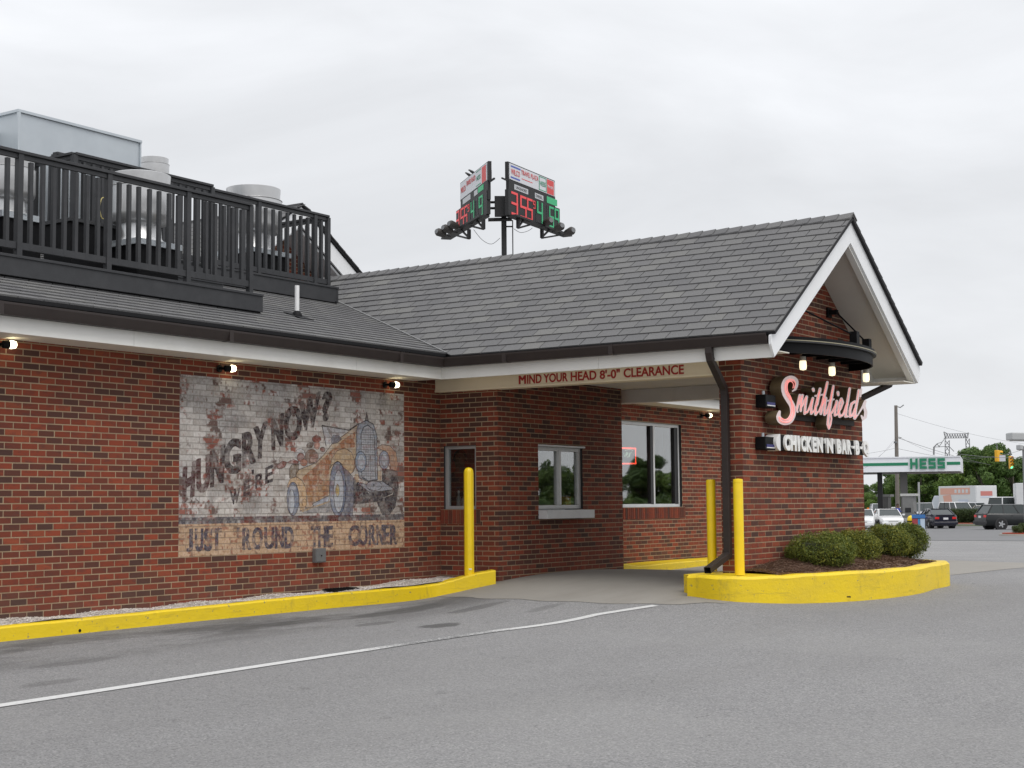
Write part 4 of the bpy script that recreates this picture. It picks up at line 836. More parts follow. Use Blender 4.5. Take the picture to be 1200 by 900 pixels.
# downspouts
def rect_tube(mb, path, w_, t_, wdir):
    P = [np.array(p, float) for p in path]; b = len(mb.v); wdir = np.array(wdir, float)
    for i, p in enumerate(P):
        d = P[min(i+1, len(P)-1)]-P[max(i-1, 0)]; d /= np.linalg.norm(d); n_ = np.cross(d, wdir); n_ /= np.linalg.norm(n_)
        for s1, s2 in ((-1, -1), (1, -1), (1, 1), (-1, 1)): mb.v.append(tuple(p+wdir*w_/2*s1+n_*t_/2*s2))
    for i in range(len(P)-1):
        for k in range(4): k2 = (k+1) % 4; mb.f.append((b+i*4+k, b+i*4+k2, b+(i+1)*4+k2, b+(i+1)*4+k)); mb.t.append(0); mb.m.append(0)
yD = -4.47
mb = MB(); yd0 = on(831, 405, X=-.685)[1]
rect_tube(mb, [(-.685, yd0, 2.41), (-.685, yd0, 2.34), (-.665, yd0+.0, 2.27), (-.20, yD, 1.95), (-.175, yD, 1.86), (-.175, yD, -.10)], .085, .075, (0, 1, 0)); pe_ = on(829, 668.5, Z=-.235); ps_ = np.array((-.175, yD, -.07)); dd_ = pe_-ps_; wv_ = np.array((-dd_[1], dd_[0], 0)); wv_ /= np.linalg.norm(wv_); rect_tube(mb, [ps_, pe_], .085, .075, wv_)
ds = mb.build('downspout', M_GUTTER, B, bevel=.006)
mb = MB(); rect_tube(mb, [(4.43, -4.9, 2.41), (4.43, -4.9, 2.30), (4.40, -4.88, 2.25), (3.98, -4.55, 2.02), (3.93, -4.52, 1.94), (3.93, -4.52, -.3)], .085, .075, (0, 1, 0)); mb.build('downspout', M_GUTTER, B, bevel=.006)
# windows ------------------------------------------------------------
def window(name, parent, O, Uv, Vv, Nv, u0, u1, z0, z1, mull, fm, depth=.07, fw=.05, recess=.05, label=None, inner=None):
    O, Uv, Nv = (np.array(a, float) for a in (O, Uv, Nv)); mb = MB()
    def bx(m, a0, a1, b0, b1, n0, n1): m.obox(O+Uv*(a0+a1)/2+np.array((0, 0, (b0+b1)/2))+Nv*(n0+n1)/2, Uv*(a1-a0)/2, np.array((0, 0, 1.))*(b1-b0)/2, Nv*(n1-n0)/2)
    n1 = -recess; n0 = n1-depth
    bx(mb, u0, u0+fw, z0, z1, n0, n1); bx(mb, u1-fw, u1, z0, z1, n0, n1); bx(mb, u0+fw, u1-fw, z1-fw, z1, n0, n1); bx(mb, u0+fw, u1-fw, z0, z0+fw, n0, n1)
    for m_ in mull: bx(mb, m_-fw*.45, m_+fw*.45, z0+fw, z1-fw, n0, n1-.002)
    fr = mb.build(name, fm, parent, bevel=.003, label=label); edges = [u0+fw]+[v for m_ in mull for v in (m_-fw*.45, m_+fw*.45)]+[u1-fw]
    for i in range(0, len(edges), 2):
        g_ = MB(); bx(g_, edges[i]+.001, edges[i+1]-.001, z0+fw+.001, z1-fw-.001, n0+depth*.4, n0+depth*.4+.006); g_.build('pane', M_GLASS, fr)
    # jamb lining
    j = MB(); bx(j, u0, u1, z0-.0, z0+.003, n0-.05, -.004); bx(j, u0-.002, u0+.002, z0, z1, n0-.05, -.004); bx(j, u1-.002, u1+.002, z0, z1, n0-.05, -.004); bx(j, u0, u1, z1-.002, z1+.002, n0-.05, -.004); j.build('jamb', M_DARKFR, fr); return fr
window('window_frame', B, (0, 0, 0), NY, EZ, (-1, 0, 0), SW[0], SW[1], SW[2], SW[3], [], M_ALUFR, fw=.045, recess=.035, label='small grey framed side window')
wf2 = window('window_frame', B, (0, 0, 0), EX, EZ, NY, BW[0], BW[1], BW[2], BW[3], [6.27], M_WHITEFR, fw=.055, recess=.05, label='wide white framed dining room window with two panes')
mb = MB(); mb.box(6.14, 6.235, .05, .11, BW[2]+.05, BW[3]-.05); mb.box(7.02, 7.15, .05, .11, BW[2]+.05, BW[3]-.05); mb.build('inner_frame', M_DARKFR, wf2)
sv = window('service_window', B, (0, YB, 0), EX, EZ, NY, 1.0, 2.20, .49, 1.378, [1.62], M_WHITEFR, fw=.055, recess=.04, label='sliding service window with white sill')
mb = MB(); mb.box(1.0, 2.22, YB-.035, YB+.06, 1.378, 1.402); mb.build('head_trim', M_WHITEFR, sv)
mb = MB(); mb.box(1.0, 1.72, YB+.02, YB+.10, .42, .488); mb.box(1.72, 2.18, YB-.02, YB+.10, .42, .478); mb.build('track', M_WHITEFR, sv)
mb = MB(); mb.box(.99, 2.28, YB-.15, YB+.0, .352, .474); mb.build('sill', M_WHITEFR, sv, bevel=.006)
mb = MB(); mb.box(1.60, 1.65, YB+.03, YB+.05, .55, 1.33); mb.build('sash_stile', M_WHITEFR, sv)
mb = MB(); mb.box(.98, 2.22, YB-.006, YB+.1, .40, .42); mb.build('sub_sill', M_DARKFR, sv)
# far upper gable with its roof
sg = .66; zgp = lambda X: ZG+.03-sg*abs(X-XR)
mb = MB()
for s in (-1, 1):
    xe = XR+s*3.0
    mb.prism([(XR, zgp(XR)-.03), (xe, zgp(xe)-.03), (xe, zgp(xe)+.02), (XR, zgp(XR)+.02)], (0, YG-.03, 0), EX, EZ, EY, 0, 5.0)
mb.build('upper_roof', M_UNDER, B); mb = MB()
for s in (-1, 1):
    for i in range(17):
        xa = XR+s*(3.05-i*.18); xb = XR+s*(3.05-(i+1)*.18-.03)
        for j in range(10): y0 = YG-.06+j*.5; mb.cur = random.random(); mb.prism([(xa, zgp(xa)+.035), (xb, zgp(xb)+.025), (xb, zgp(xb)+.018), (xa, zgp(xa)+.018)], (0, y0, 0), EX, EZ, EY, 0, .49)
mb.build('roof_shingle', M_SHINGLE, B, kind='stuff'); mb = MB()
for s in (-1, 1):
    xe = XR+s*2.9; mb.prism([(XR, zgp(XR)-.05), (xe, zgp(xe)-.05), (xe, zgp(xe)-.37), (XR, zgp(XR)-.37)], (0, YG, 0), EX, EZ, EY, 0, .03)
    mb.prism([(XR, zgp(XR)-.37), (xe, zgp(xe)-.37), (xe, zgp(xe)-.42), (XR, zgp(XR)-.42)], (0, YG+.06, 0), EX, EZ, EY, 0, .5)
mb.build('rake_board', M_RAKE, B)

# ================================================================== THINGS ON AND ROUND THE BUILDING
# bollards
def bollard_proto():
    t = thing('bollard', '', 'bollard', (0, 0, 0)); 
    b = MB(); b.lathe([(.0, 0), (.0575, 0), (.0575, 1.105), (.054, 1.118), (.0, 1.124)], 24); b.build('post', M_YELB, t, world=False, auto=True)
    b = MB(); b.lathe([(.0585, 1.075), (.0592, 1.078), (.0592, 1.082), (.0585, 1.085)], 24); b.build('cap_band', M_YELB, t, world=False); return t
bp = bollard_proto(); bp.location = (-.656, -4.853, -.285)
tag(bp, 'plain yellow steel bollard right of the brown downspout at the bed corner', 'bollard', 'plain yellow bollards beside the downspout')
b2 = copy_tree(bp); b2.location = (-.017, -4.18, -.275); b2['label'] = 'plain yellow steel bollard left of the brown downspout on the lane side'
PB = (-.56, -.89, -.40); t = thing('bollard', 'round topped yellow bollard with a ribbed plastic sleeve on the mural kerb end', 'bollard', PB, group=None)
b = MB(); n_ = 32; prof = [(0, 1.0), (.25, 1), (1, 1)]
vs = []
for z, k in ((0, 1), (1.375, 1), (1.41, .93), (1.435, .75), (1.45, .45), (1.455, .02)):
    for i in range(n_): a = 2*math.pi*i/n_; r = (.066 if i % 4 else .0615)*k; vs.append((r*math.cos(a), r*math.sin(a), z))
fs = [(r*n_+i, r*n_+(i+1) % n_, (r+1)*n_+(i+1) % n_, (r+1)*n_+i) for r in range(5) for i in range(n_)]; b.raw(vs, fs); b.build('sleeve', M_YELB, t, world=False, auto=True)
b = MB(); b.obox((-.045, -.050, .115), (.014, -.012, 0), (.001, .001, 0), (0, 0, .009)); b.build('sticker', mat('white_sticker', (.8, .8, .8), .5), t, world=False)
# wall lights
M_LAMP = mat('lit_lens', (1, .95, .75), .3, emis=((1, .88, .58), 5.0)); M_LAMPW = mat('lit_bulb', (1, .95, .8), .3, emis=((1, .84, .52), 1.35)); M_SOCK = mat('lamp_socket', (.45, .42, .36), .5)
def wall_light(P, label, proto=None):
    if proto is None:
        t = thing('wall_light', label, 'wall light', P, group='small bullet lights under the eaves')
        b = MB(); b.lathe([(0, 0), (.055, 0), (.055, .012), (0, .012)], 18); o = b.build('wall_plate', M_BLACK, t, world=False, auto=True); o.rotation_euler = (math.pi/2, 0, 0)
        b = MB(); b.tube([(0, -.01, 0), (0, -.09, -.0)], .02, 10); b.build('arm', M_BLACK, t, world=False)
        b = MB(); b.tube([(-.005, -.10, -.003), (.01, -.105, -.002), (.085, -.125, .0)], [.030, .047, .050], 18); b.build('housing', M_BLACK, t, world=False, auto=True)
        b = MB(); b.tube([(.086, -.125, .0), (.12, -.132, .002), (.165, -.141, .004), (.18, -.144, .005)], [.050, .052, .042, .016], 18); b.build('lens', M_LAMP, t, world=False, auto=True); t.scale = (.82, .82, .82); return t
    c = copy_tree(proto); c.location = P; c['label'] = label; return c
P = on(257, 432, Y=-.02); wl = wall_light(P, 'lit bullet wall light above the left top corner of the mural')
P = on(451, 451, Y=-.02); wall_light(P, 'lit bullet wall light above the right top corner of the mural', wl)
P = on(-4, 404, Y=-.02); wall_light(P, 'lit bullet wall light at the left edge of the photo, partly cut off', wl)
P = on(822.5, 487, Y=-.02); wall_light(P, 'lit bullet wall light right of the wide dining room window', wl)
# electric box on the wall, drain lid in gravel
t = thing('electrical_box', 'small grey metal electrical box fixed to the wall below the mural', 'electrical box', (-2.555, -.0, -.14))
b = MB(); b.box(-.095, .095, -.06, .0, 0, .175); b.build('cabinet', M_GREYBOX, t, world=False, bevel=.004); b = MB(); b.box(-.085, .085, -.066, -.0605, .012, .163); d_ = b.build('door', M_GREYBOX, t, world=False, bevel=.003)
b = MB(); b.tube([(0, -.066, .085), (0, -.074, .085)], .008, 8); b.build('latch', M_BLACK, d_, world=False)
P = on(392, 690.5, Z=-.478); t = thing('drain_cover', 'flat black drain cover lying in the gravel strip', 'drain cover', (P[0], -.22, -.485)); b = MB(); b.box(-.24, .24, -.10, .10, 0, .02)
for k in range(-4, 5): b.box(k*.05-.008, k*.05+.008, -.09, .09, .0205, .027)
b.build('grate', M_BLACK, t, world=False, bevel=.003)
# vent pipe on the roof
zm = lambda Y: 2.791+.345*Y
P = on(348, 371.5, Y=.72); t = thing('vent_pipe', 'short white plastic vent pipe standing on the lower roof slope', 'vent pipe', (-2.156, .718, zm(.718)+.01))
b = MB(); b.lathe([(.03, 0), (.03, .40), (.025, .40), (.025, .2)], 16); b.build('pipe', M_PVC, t, world=False, auto=True)
b = MB(); b.lathe([(.075, -.03), (.07, .01), (.045, .055), (.031, .065)], 16); b.build('boot', M_BLACK, t, world=False, auto=True); b = MB(); b.obox((0, -.03, -.005), (.13, 0, 0), (0, .15, .052), (0, -.001, .004)); b.build('flashing', M_BLACK, t, world=False)

# roof screens (railings)
def screen(label, origin, segs, zt, zb, board, spacing=.135, bw=.042, posts=(), group='dark slatted screens on the roof', board_ext=.12, slat_off=0):
    """segs: list of ((x0,y0),(x1,y1)) runs; zt rail top, zb bottom rail, board=(zlow,zhigh)"""
    T = thing('roof_screen', label, 'roof screen', origin, group=group)
    for si, (p, q) in enumerate(segs):
        p, q = np.array((*p, 0.)), np.array((*q, 0.)); d = q-p; L = np.linalg.norm(d); d /= L
        m = MB(); m.bar(p+(0, 0, zt-.016), q+(0, 0, zt-.016), .09, .032); m.build('rail', M_CHAR, T, bevel=.003)
        m = MB(); m.bar(p+(0, 0, zt-.062), q+(0, 0, zt-.062), .036, .045); m.build('rail', M_CHAR, T)
        m = MB(); m.bar(p+(0, 0, zb), q+(0, 0, zb), .04, .075); m.build('rail', M_CHAR, T, bevel=.002)
        n = max(2, int(round(L/spacing))); me = None; hh = zt-.05-zb-.0
        for k in range(n+1):
            c = p+d*(L*k/n); post = (k == 0 or k == n or k % 8 == 0)
            if k == 0 and si > 0: continue
            if post: m = MB(); m.box(-.033, .033, -.033, .033, 0, zt-.034-board[1]); o = m.build('post', M_CHAR, T); z0 = board[1]
            else:
                if me is None: m = MB(); m.box(-bw/2, bw/2, -bw/2, bw/2, -.0, zt-.10-zb+.02); me = m.mesh('slat', M_CHAR)
                o = link('slat', me, T); z0 = zb-.02
            o.location = (c[0]+(0 if post else random.uniform(-.006, .006)), c[1], z0)
            if not post: o.rotation_euler = (random.uniform(-.003, .003), random.uniform(-.004, .004), math.atan2(d[1], d[0]))
        if board:
            nrm = np.array((d[1], -d[0], 0))
            m = MB(); m.bar(p-d*board_ext+(0, 0, (board[0]+board[1])/2)+nrm*.10, q+d*board_ext+(0, 0, (board[0]+board[1])/2)+nrm*.10, .03, board[1]-board[0]); m.build('fascia_board', M_CHAR, T, bevel=.003)
            m = MB(); m.bar(p-d*board_ext+(0, 0, board[1]+.0)+nrm*.02, q+d*board_ext+(0, 0, board[1])+nrm*.02, .22, .03); m.build('ledge', M_CHAR, T, bevel=.003)
            m = MB(); m.bar(p-d*board_ext+(0, 0, board[0]-.05)+nrm*.06, q+d*board_ext+(0, 0, board[0]-.05)+nrm*.06, .03, .14); m.build('kick_board', M_BLACK, T)
    return T
s1y = .53; Pt = on(293, 240, Y=s1y); zt1 = on(150, 206, Y=s1y)[2]; zb1 = on(150, 309.5, Y=s1y)[2]
bt = on(150, 321.5, Y=s1y-.1)[2]; bb = on(150, 343, Y=s1y-.1)[2]
screen('long dark slatted roof screen nearest the mural wall eave', (-6, s1y, 2.9), [((-11.5, s1y), (Pt[0], s1y))], zt1, zb1, (bb, bt), spacing=.150)
s2y = 2.57; Pe = on(384, 255, Y=s2y); zt2 = Pe[2]+.03; zb2 = on(340, 323, Y=s2y)[2]; bt2 = on(345, 329, Y=s2y-.1)[2]; bb2 = on(345, 347, Y=s2y-.1)[2]
screen('short dark slatted roof screen set back behind the white vent pipe', (-1, s2y, 3.6), [((-4.6, s2y), (Pe[0], s2y)), ((Pe[0], s2y), (Pe[0], s2y+1.0)), ((Pe[0], s2y+1.0), (Pe[0]-.5, s2y+1.0))][:2], zt2, zb2, (bb2, bt2), spacing=.150)
s3y = 2.2; Pa, Pb = on(87, 187, Y=s3y), on(248, 214, Y=s3y)
s3z = (Pa[2]+Pb[2])/2
screen('dark slatted roof screen in front of the big metal duct', (-3.6, s3y, 3.5), [((Pa[0], s3y), (Pb[0], s3y)), ((Pa[0], s3y), (Pa[0], s3y+.75))], s3z+.03, 3.75, (3.48, 3.6), spacing=.150)
# mechanical equipment
t = thing('roof_duct', 'big galvanised sheet metal duct box above the roof screens', 'duct', (-3.83, 4.2, 4.0))
Pd = on(22, 129, Y=3.0); Pf = on(164, 161, Y=3.0)
b = MB(); b.box(Pd[0], Pf[0], 3.0, 5.6, 3.9, 5.58); b.build('casing', M_GALV, t)
b = MB(); z1 = 5.58
for (p, q) in (((Pd[0], 2.985), (Pf[0]+.015, 2.985)), ((Pd[0]-.015, 2.97), (Pd[0]-.015, 5.6))): b.bar((*p, z1-.015), (*q, z1-.015), .03, .035)
b.bar((Pd[0]-.01, 2.985, 3.95), (Pd[0]-.01, 2.985, z1-.035), .035, .035); b.bar((Pf[0], 2.99, 3.95), (Pf[0], 2.99, z1-.035), .022, .022); b.build('corner_flange', M_GALV, t)
b = MB(); b.box(Pd[0]-1.5, Pd[0]-.02, 3.4, 5.5, 4.0, 5.35); b.build('duct_transition', M_GALV, t)
b = MB(); b.box(Pd[0]-.6, Pf[0]-.1, 3.05, 5.4, 3.6, 4.22); b.build('curb', M_BLACK, t)
def fan(px, py, Yf, wpx, label, proto=None):
    P = on(px, py, Y=Yf); d = project(P)[2]; r = wpx/2/F_PX*d
    T = thing('exhaust_fan', label, 'exhaust fan', (P[0], P[1], P[2]-2.44*r), group='spun aluminium exhaust fans on the roof'); R = r
    b = MB(); b.lathe([(0, 2.35*R), (.85*R, 2.42*R), (.93*R, 2.44*R), (.96*R, 2.42*R), (.93*R, 2.0*R), (.90*R, 1.75*R)], 36); b.build('top_ring', M_ALU, T, world=False, auto=True)
    b = MB(); b.lathe([(.62*R, .78*R), (.86*R, .84*R), (.98*R, .98*R), (1.0*R, 1.1*R), (1.0*R, 1.98*R), (1.025*R, 2.0*R), (1.0*R, 2.02*R), (.88*R, 2.03*R)], 36); b.build('windband', M_ALU, T, world=False, auto=True)
    b = MB(); b.lathe([(.98*R, 0.06), (.80*R, .08), (.70*R, .35*R), (.66*R, .80*R), (.60*R, .82*R)], 36); b.build('shroud', M_ALU, T, world=False, auto=True)
    b = MB(); b.box(-.95*R, .95*R, -.95*R, .95*R, 0, .07); b.build('base_flange', M_GALV, T, world=False)
    b = MB(); b.box(-.86*R, .86*R, -.86*R, .86*R, -1.3, -.0); b.build('curb', M_BLACK, T, world=False)
    return T
fan(10, 186, 1.5, 62, 'exhaust fan at the left edge of the photo behind the long screen')
fan(165, 206, 1.35, 72, 'exhaust fan standing right below the right end of the big duct')
fan(297, 222, 3.25, 66, 'exhaust fan farthest right, rising above the set back screen')
fan(181, 186, 6.0, 34, 'small exhaust fan far back, just right of the big duct')
b = MB(); 
cable = mat('yellow_cable', (.5, .42, .15), .5)
Pc = on(121, 244, Y=1.35); b.tube([Pc+np.array((.05*math.cos(a)*1.0, 0, .13*math.sin(a)-.0)) for a in np.linspace(1.2, 5.2, 12)], .006, 6); b.build('loose_cable', cable, label='loop of yellow cable hanging behind the long roof screen', cat='cable')
t = thing('roof_unit', 'low grey condenser unit on the roof behind the set back screen', 'roof unit', (-.6, 3.6, 3.9))
b = MB(); b.box(-1.2, .1, 3.3, 3.9, 3.9, 4.18); b.build('casing', mat('unit_grey', (.42, .42, .41), .6), t); b = MB()
for k in range(10): b.box(-1.15+k*.12, -1.09+k*.12, 3.29, 3.30, 3.95, 4.14)
b.build('grille', M_DARKFR, t)
for (x0, x1, y0, y1, zz, lab) in ((-7.4, -6.3, 1.6, 2.4, .75, 'black equipment curb box left of the duct behind the long screen'), (-5.2, -4.35, 1.5, 2.0, .62, 'black equipment box under the duct behind the long screen')):
    t = thing('equipment_box', lab, 'equipment box', ((x0+x1)/2, y0, zm(y0))); b = MB(); b.box(x0, x1, y0, y1, zm(y0)-.05, zm(y0)+zz); b.build('casing', M_BLACK, t, bevel=.01); b = MB(); b.box(x0-.03, x1+.03, y0-.03, y1+.03, zm(y0)+zz, zm(y0)+zz+.04); b.build('lid', M_CHAR, t)

# light canopy above the sign
T = thing('light_canopy', 'curved black metal light canopy bolted to the gable above the script sign', 'canopy', (XR, YS, 2.4))
CX, CA, CB = 1.80, 1.62, .74
def arc(a, b_, n=40, a0=0, a1=180): return [(CX+a*math.cos(math.radians(a0+(a1-a0)*i/n)), YS-b_*math.sin(math.radians(a0+(a1-a0)*i/n))) for i in range(n+1)]
def arc_band(m, a, b_, a2, b2, z0, z1):
    A, Bq = arc(a, b_), arc(a2, b2); n = len(A); bb_ = len(m.v)
    for p, q in zip(A, Bq): m.v += [(p[0], p[1], z0), (p[0], p[1], z1), (q[0], q[1], z1), (q[0], q[1], z0)]
    for i in range(n-1):
        for k in range(4): k2 = (k+1) % 4; m.f.append((bb_+i*4+k, bb_+i*4+k2, bb_+(i+1)*4+k2, bb_+(i+1)*4+k)); m.t.append(0); m.m.append(0)
b = MB(); arc_band(b, CA, CB, CA-.02, CB-.02, 2.395, 2.525); b.build('valance', M_BLACK, T, auto=True)
b = MB(); arc_band(b, CA+.05, CB+.05, CA-.04, CB-.04, 2.527, 2.552); b.build('rim', M_CHAR, T, auto=True)
b = MB(); arc_band(b, CA+.03, CB+.03, CA+.01, CB+.01, 2.553, 2.60); b.build('rim', M_BLACK, T, auto=True)
b = MB(); arc_band(b, CA+.057, CB+.057, CA+.051, CB+.051, 2.546, 2.556); b.build('rim_strip', mat('tan_strip', (.35, .32, .22), .5), T)
b = MB(); A = arc(CA-.022, CB-.022); b.prism(A, (0, 0, 0), EX, EY, EZ, 2.535, 2.55); b.build('deck', M_BLACK, T)
for x in np.linspace(CX-1.3, CX+1.3, 7): yb = CB*math.sqrt(max(0, 1-((x-CX)/CA)**2))-.03; b = MB(); b.bar((x, YS-.01, 2.50), (x, YS-yb, 2.50), .04, .06); b.build('rib', M_BLACK, T)
for xw, zw, (pc) in ((1.25, 3.10, (2.05, YS-.62)), (2.69, 3.155, (3.02, YS-.42))):
    b = MB(); b.box(xw-.07, xw+.07, YS-.03, YS-.008, zw-.07, zw+.07); b.box(xw-.03, xw+.03, YS-.14, YS-.03, zw-.03, zw+.03); b.build('wall_bracket', M_BLACK, T)
    b = MB(); b.box(pc[0]-.05, pc[0]+.05, pc[1]-.05, pc[1]+.05, 2.60, 2.79); b.build('rod_clamp', M_BLACK, T)
    b = MB(); b.tube([(xw, YS-.12, zw), (pc[0], pc[1], 2.74)], .012, 8); b.build('tie_rod', M_BLACK, T)
def jar(px, py, lab, proto=None):
    P = on(px, py, Y=YS-.35)
    if proto: c = copy_tree(proto); c.location = P; c['label'] = lab; return c
    t = thing('jar_lamp', lab, 'lamp', P, group='lit jar lamps hanging below the curved canopy'); b = MB(); b.lathe([(0, .11), (.045, .11), (.045, .045), (0, .045)], 16); b.build('socket', M_SOCK, t, world=False, auto=True)
    b = MB(); b.lathe([(.047, .05), (.052, .03), (.054, -.04), (.045, -.075), (.0, -.085)], 18); b.build('bulb', M_LAMPW, t, world=False, auto=True)
    b = MB(); b.tube([(0, 0, .11), (0, 0, .25)], .01, 6); b.build('stem', M_BLACK, t, world=False); t.scale = (.85, .85, .9); return t
j1 = jar(941, 427, 'leftmost lit jar lamp under the curved canopy, nearest the white rake board'); jar(975, 434, 'middle lit jar lamp under the curved canopy, above the letter h', j1); jar(1015, 441.5, 'rightmost lit jar lamp under the curved canopy, in front of the white eave', j1)

# script sign
M_LFACE = mat('letter_face', (.78, .68, .68), .45, noise=(12, .14), emis=((1, .55, .52), .05)); M_LRET = mat('letter_return', (.13, .095, .05), .5, noise=(6, .2)); M_NEON = mat('pink_neon', (1, .42, .40), .3, emis=((1, .26, .22), .55)); M_SBACK = mat('letter_shadow_back', (.028, .022, .018), .7)
def contour_shape(strokes, S=4, W_=1200, H_=900, x0=0, y0=0):
    """strokes in zoom px -> list of closed contours of their union (marching squares)"""
    gw, gh = W_//S+8, H_//S+8; Y, X = np.mgrid[0:gh, 0:gw]; X = (X-4)*S+x0+.1373; Y = (Y-4)*S+y0+.0917; Fd = np.full(X.shape, 1e9)
    for st in strokes:
        for i in range(max(1, len(st)-1)):
            ax, ay, ar = st[i]; bx, by, br = st[min(i+1, len(st)-1)]; L2 = (bx-ax)**2+(by-ay)**2+1e-9; t = np.clip(((X-ax)*(bx-ax)+(Y-ay)*(by-ay))/L2, 0, 1)
            Fd = np.minimum(Fd, np.hypot(X-ax-t*(bx-ax), Y-ay-t*(by-ay))-(ar+(br-ar)*t))
    seg = {}; 
    def ip(p, q): a, b_ = Fd[p], Fd[q]; t = a/(a-b_); return (round(X[p]+(X[q]-X[p])*t, 3), round(Y[p]+(Y[q]-Y[p])*t, 3))
    for j in range(gh-1):
        row = Fd[j:j+2] < 0
        if not row.any(): continue
        for i in range(gw-1):
            c = [(j, i), (j, i+1), (j+1, i+1), (j+1, i)]; k = [Fd[q] < 0 for q in c]; s = sum(k)
            if s in (0, 4): continue
            pts = []
            for a in range(4):
                b_ = (a+1) % 4
                if k[a] != k[b_]: pts.append((ip(*sorted((c[a], c[b_]))), k[a]))
            # connect exit (in->out) to entry (out->in)
            m = len(pts)
            for a in range(m):
                if pts[a][1]: 
                    nb = pts[(a-1) % m] if m == 4 else pts[1-a]
                    seg[pts[a][0]] = nb[0]
    loops = []
    while seg:
        s0, nx = seg.popitem(); lp_ = [s0]
        while nx != s0 and nx in seg: lp_.append(nx); nx = seg.pop(nx)
        if len(lp_) > 6: loops.append(lp_)
    return loops
def sign_letter(strokes, name, T, y_face, y_back, facem, retm, o=(860, 420), s=7.5, plane=None, S=4):
    loops = contour_shape(strokes, S); cu = bpy.data.curves.new('c', 'CURVE'); cu.dimensions = '2D'; cu.fill_mode = 'FRONT'
    for lp_ in loops:
        q = [on(o[0]+x/s, o[1]+y/s, Y=y_face) for x, y in lp_[::2 if len(lp_) > 40 else 1]]; sp = cu.splines.new('POLY'); sp.points.add(len(q)-1); sp.use_cyclic_u = True
        for k, p in enumerate(q): sp.points[k].co = (p[0], p[2], 0, 1)
    ob = bpy.data.objects.new('c', cu); COL.objects.link(ob); me = bpy.data.meshes.new_from_object(ob.evaluated_get(bpy.context.evaluated_depsgraph_get())); bpy.data.objects.remove(ob)
    for v in me.vertices: v.co = (v.co.x, y_face, v.co.y)
    me.materials.clear(); me.materials.append(facem); f_ = link(name, me, T)
    m = MB()
    for lp_ in loops:
        q = [on(o[0]+x/s, o[1]+y/s, Y=y_face) for x, y in lp_[::2 if len(lp_) > 40 else 1]]; b0 = len(m.v); n = len(q)
        for p in q: m.v += [(p[0], y_face+.0005, p[2]), (p[0], y_back, p[2])]
        for k in range(n): k2 = (k+1) % n; m.f.append((b0+2*k, b0+2*k2, b0+2*k2+1, b0+2*k+1)); m.t.append(0); m.m.append(0)
    m.build('letter_return', retm, f_, auto=True); return f_
def neon(paths, T, y, r=.006, o=(860, 420), s=7.5):
    for p in paths: m = MB(); m.tube([on(o[0]+a/s, o[1]+b_/s, Y=y) for a, b_ in p], r, 6); m.build('neon_tube', M_NEON, T)
T = thing('script_sign', 'illuminated pink script sign reading Smithfield\'s with neon tubes', 'sign', (XR, YS-.1, 1.5))
YF, YBk = YS-.20, YS-.045
Sst = [[(540,272,10),(553,235,13),(545,195,20),(505,175,24),(462,192,24),(440,240,24),(446,300,24),(474,352,26),(508,405,26),(520,450,26),(516,500,26),(490,545,28),(450,560,26),(410,545,26),(393,510,20),(402,468,11)], [(540,272,10),(515,288,6)]]
Sst = [smooth_path(Sst[0], 5), Sst[1]]
fS = sign_letter(Sst, 'letter', T, YF, YBk, M_LFACE, M_LRET); fS['label'] = 'large capital S of the script sign'
mid = [[(552,455,12),(566,390,13),(580,325,13)], [(575,400,10),(603,325,13),(592,400,12),(588,460,12)], [(592,430,10),(640,338,13),(628,420,13),(622,485,12),(645,470,8)], [(645,475,8),(672,420,12),(695,350,12),(680,430,13),(680,485,12),(702,465,8)], [(697,270,14),(700,285,12)],
  [(702,465,8),(735,400,11),(758,270,14),(738,350,13),(718,430,13),(718,492,13),(740,470,8)], [(715,330,8),(785,318,8)], [(745,470,8),(775,400,10),(822,210,12),(812,260,13),(790,350,13),(765,485,13)], [(775,420,9),(808,350,14),(800,430,13),(796,495,12),(815,480,8)],
  [(815,470,8),(850,370,11),(875,242,11),(866,300,13),(850,400,14),(832,510,13),(826,580,13),(835,618,9),(850,580,9),(858,530,8),(850,475,9)], [(815,375,7),(880,360,7)], [(860,480,9),(900,400,10),(905,375,12),(890,440,13),(888,500,12),(905,495,8)], [(915,300,14),(918,322,11)],
  [(910,490,8),(940,440,9),(958,385,12),(945,355,12),(925,400,13),(918,460,13),(930,510,13),(955,500,10),(975,460,8)], [(965,480,8),(1000,380,10),(1018,265,12),(1008,330,13),(990,440,13),(982,510,13),(1000,510,9)],
  [(1062,380,12),(1035,400,13),(1020,460,13),(1022,510,13),(1045,500,11),(1065,440,9)], [(1098,280,12),(1088,350,13),(1070,450,13),(1062,525,14),(1085,500,7)], [(548,430,9),(560,470,9)]]
fM = sign_letter(mid, 'letter_string', T, YF-.002, YBk, M_LFACE, M_LRET, S=3)
sign_letter([[(1120,272,9),(1112,335,8)]], 'apostrophe', T, YF-.001, YBk, M_LFACE, M_LRET, S=3)
sign_letter([[(1088,500,6),(1130,430,9),(1155,378,12),(1145,420,12),(1160,470,14),(1155,515,14),(1135,535,11),(1122,505,8)]], 'letter', T, YF-.003, YBk, M_LFACE, M_LRET, S=3)
sm = lambda P: [tuple(q[:2]) for q in smooth_path([(*p, 0) for p in P], 4)]
neon([sm(p_) for p_ in ([(530,262),(540,225),(528,195),(498,185),(468,200),(452,245),(460,300),(490,352),(518,400),(530,460),(524,505),(492,552),(450,562),(412,548),(398,512)], [(518,262),(524,230),(512,208),(492,202),(476,215),(468,248),(474,292),(500,340),(510,385),(512,450),(504,495),(482,528),(450,540),(418,524)])], fS, YF-.010)
neon([[(p[0], p[1]) for p in st] for st in mid if len(st) > 2 or st[0][2] > 12], fM, YF-.012, .0036)
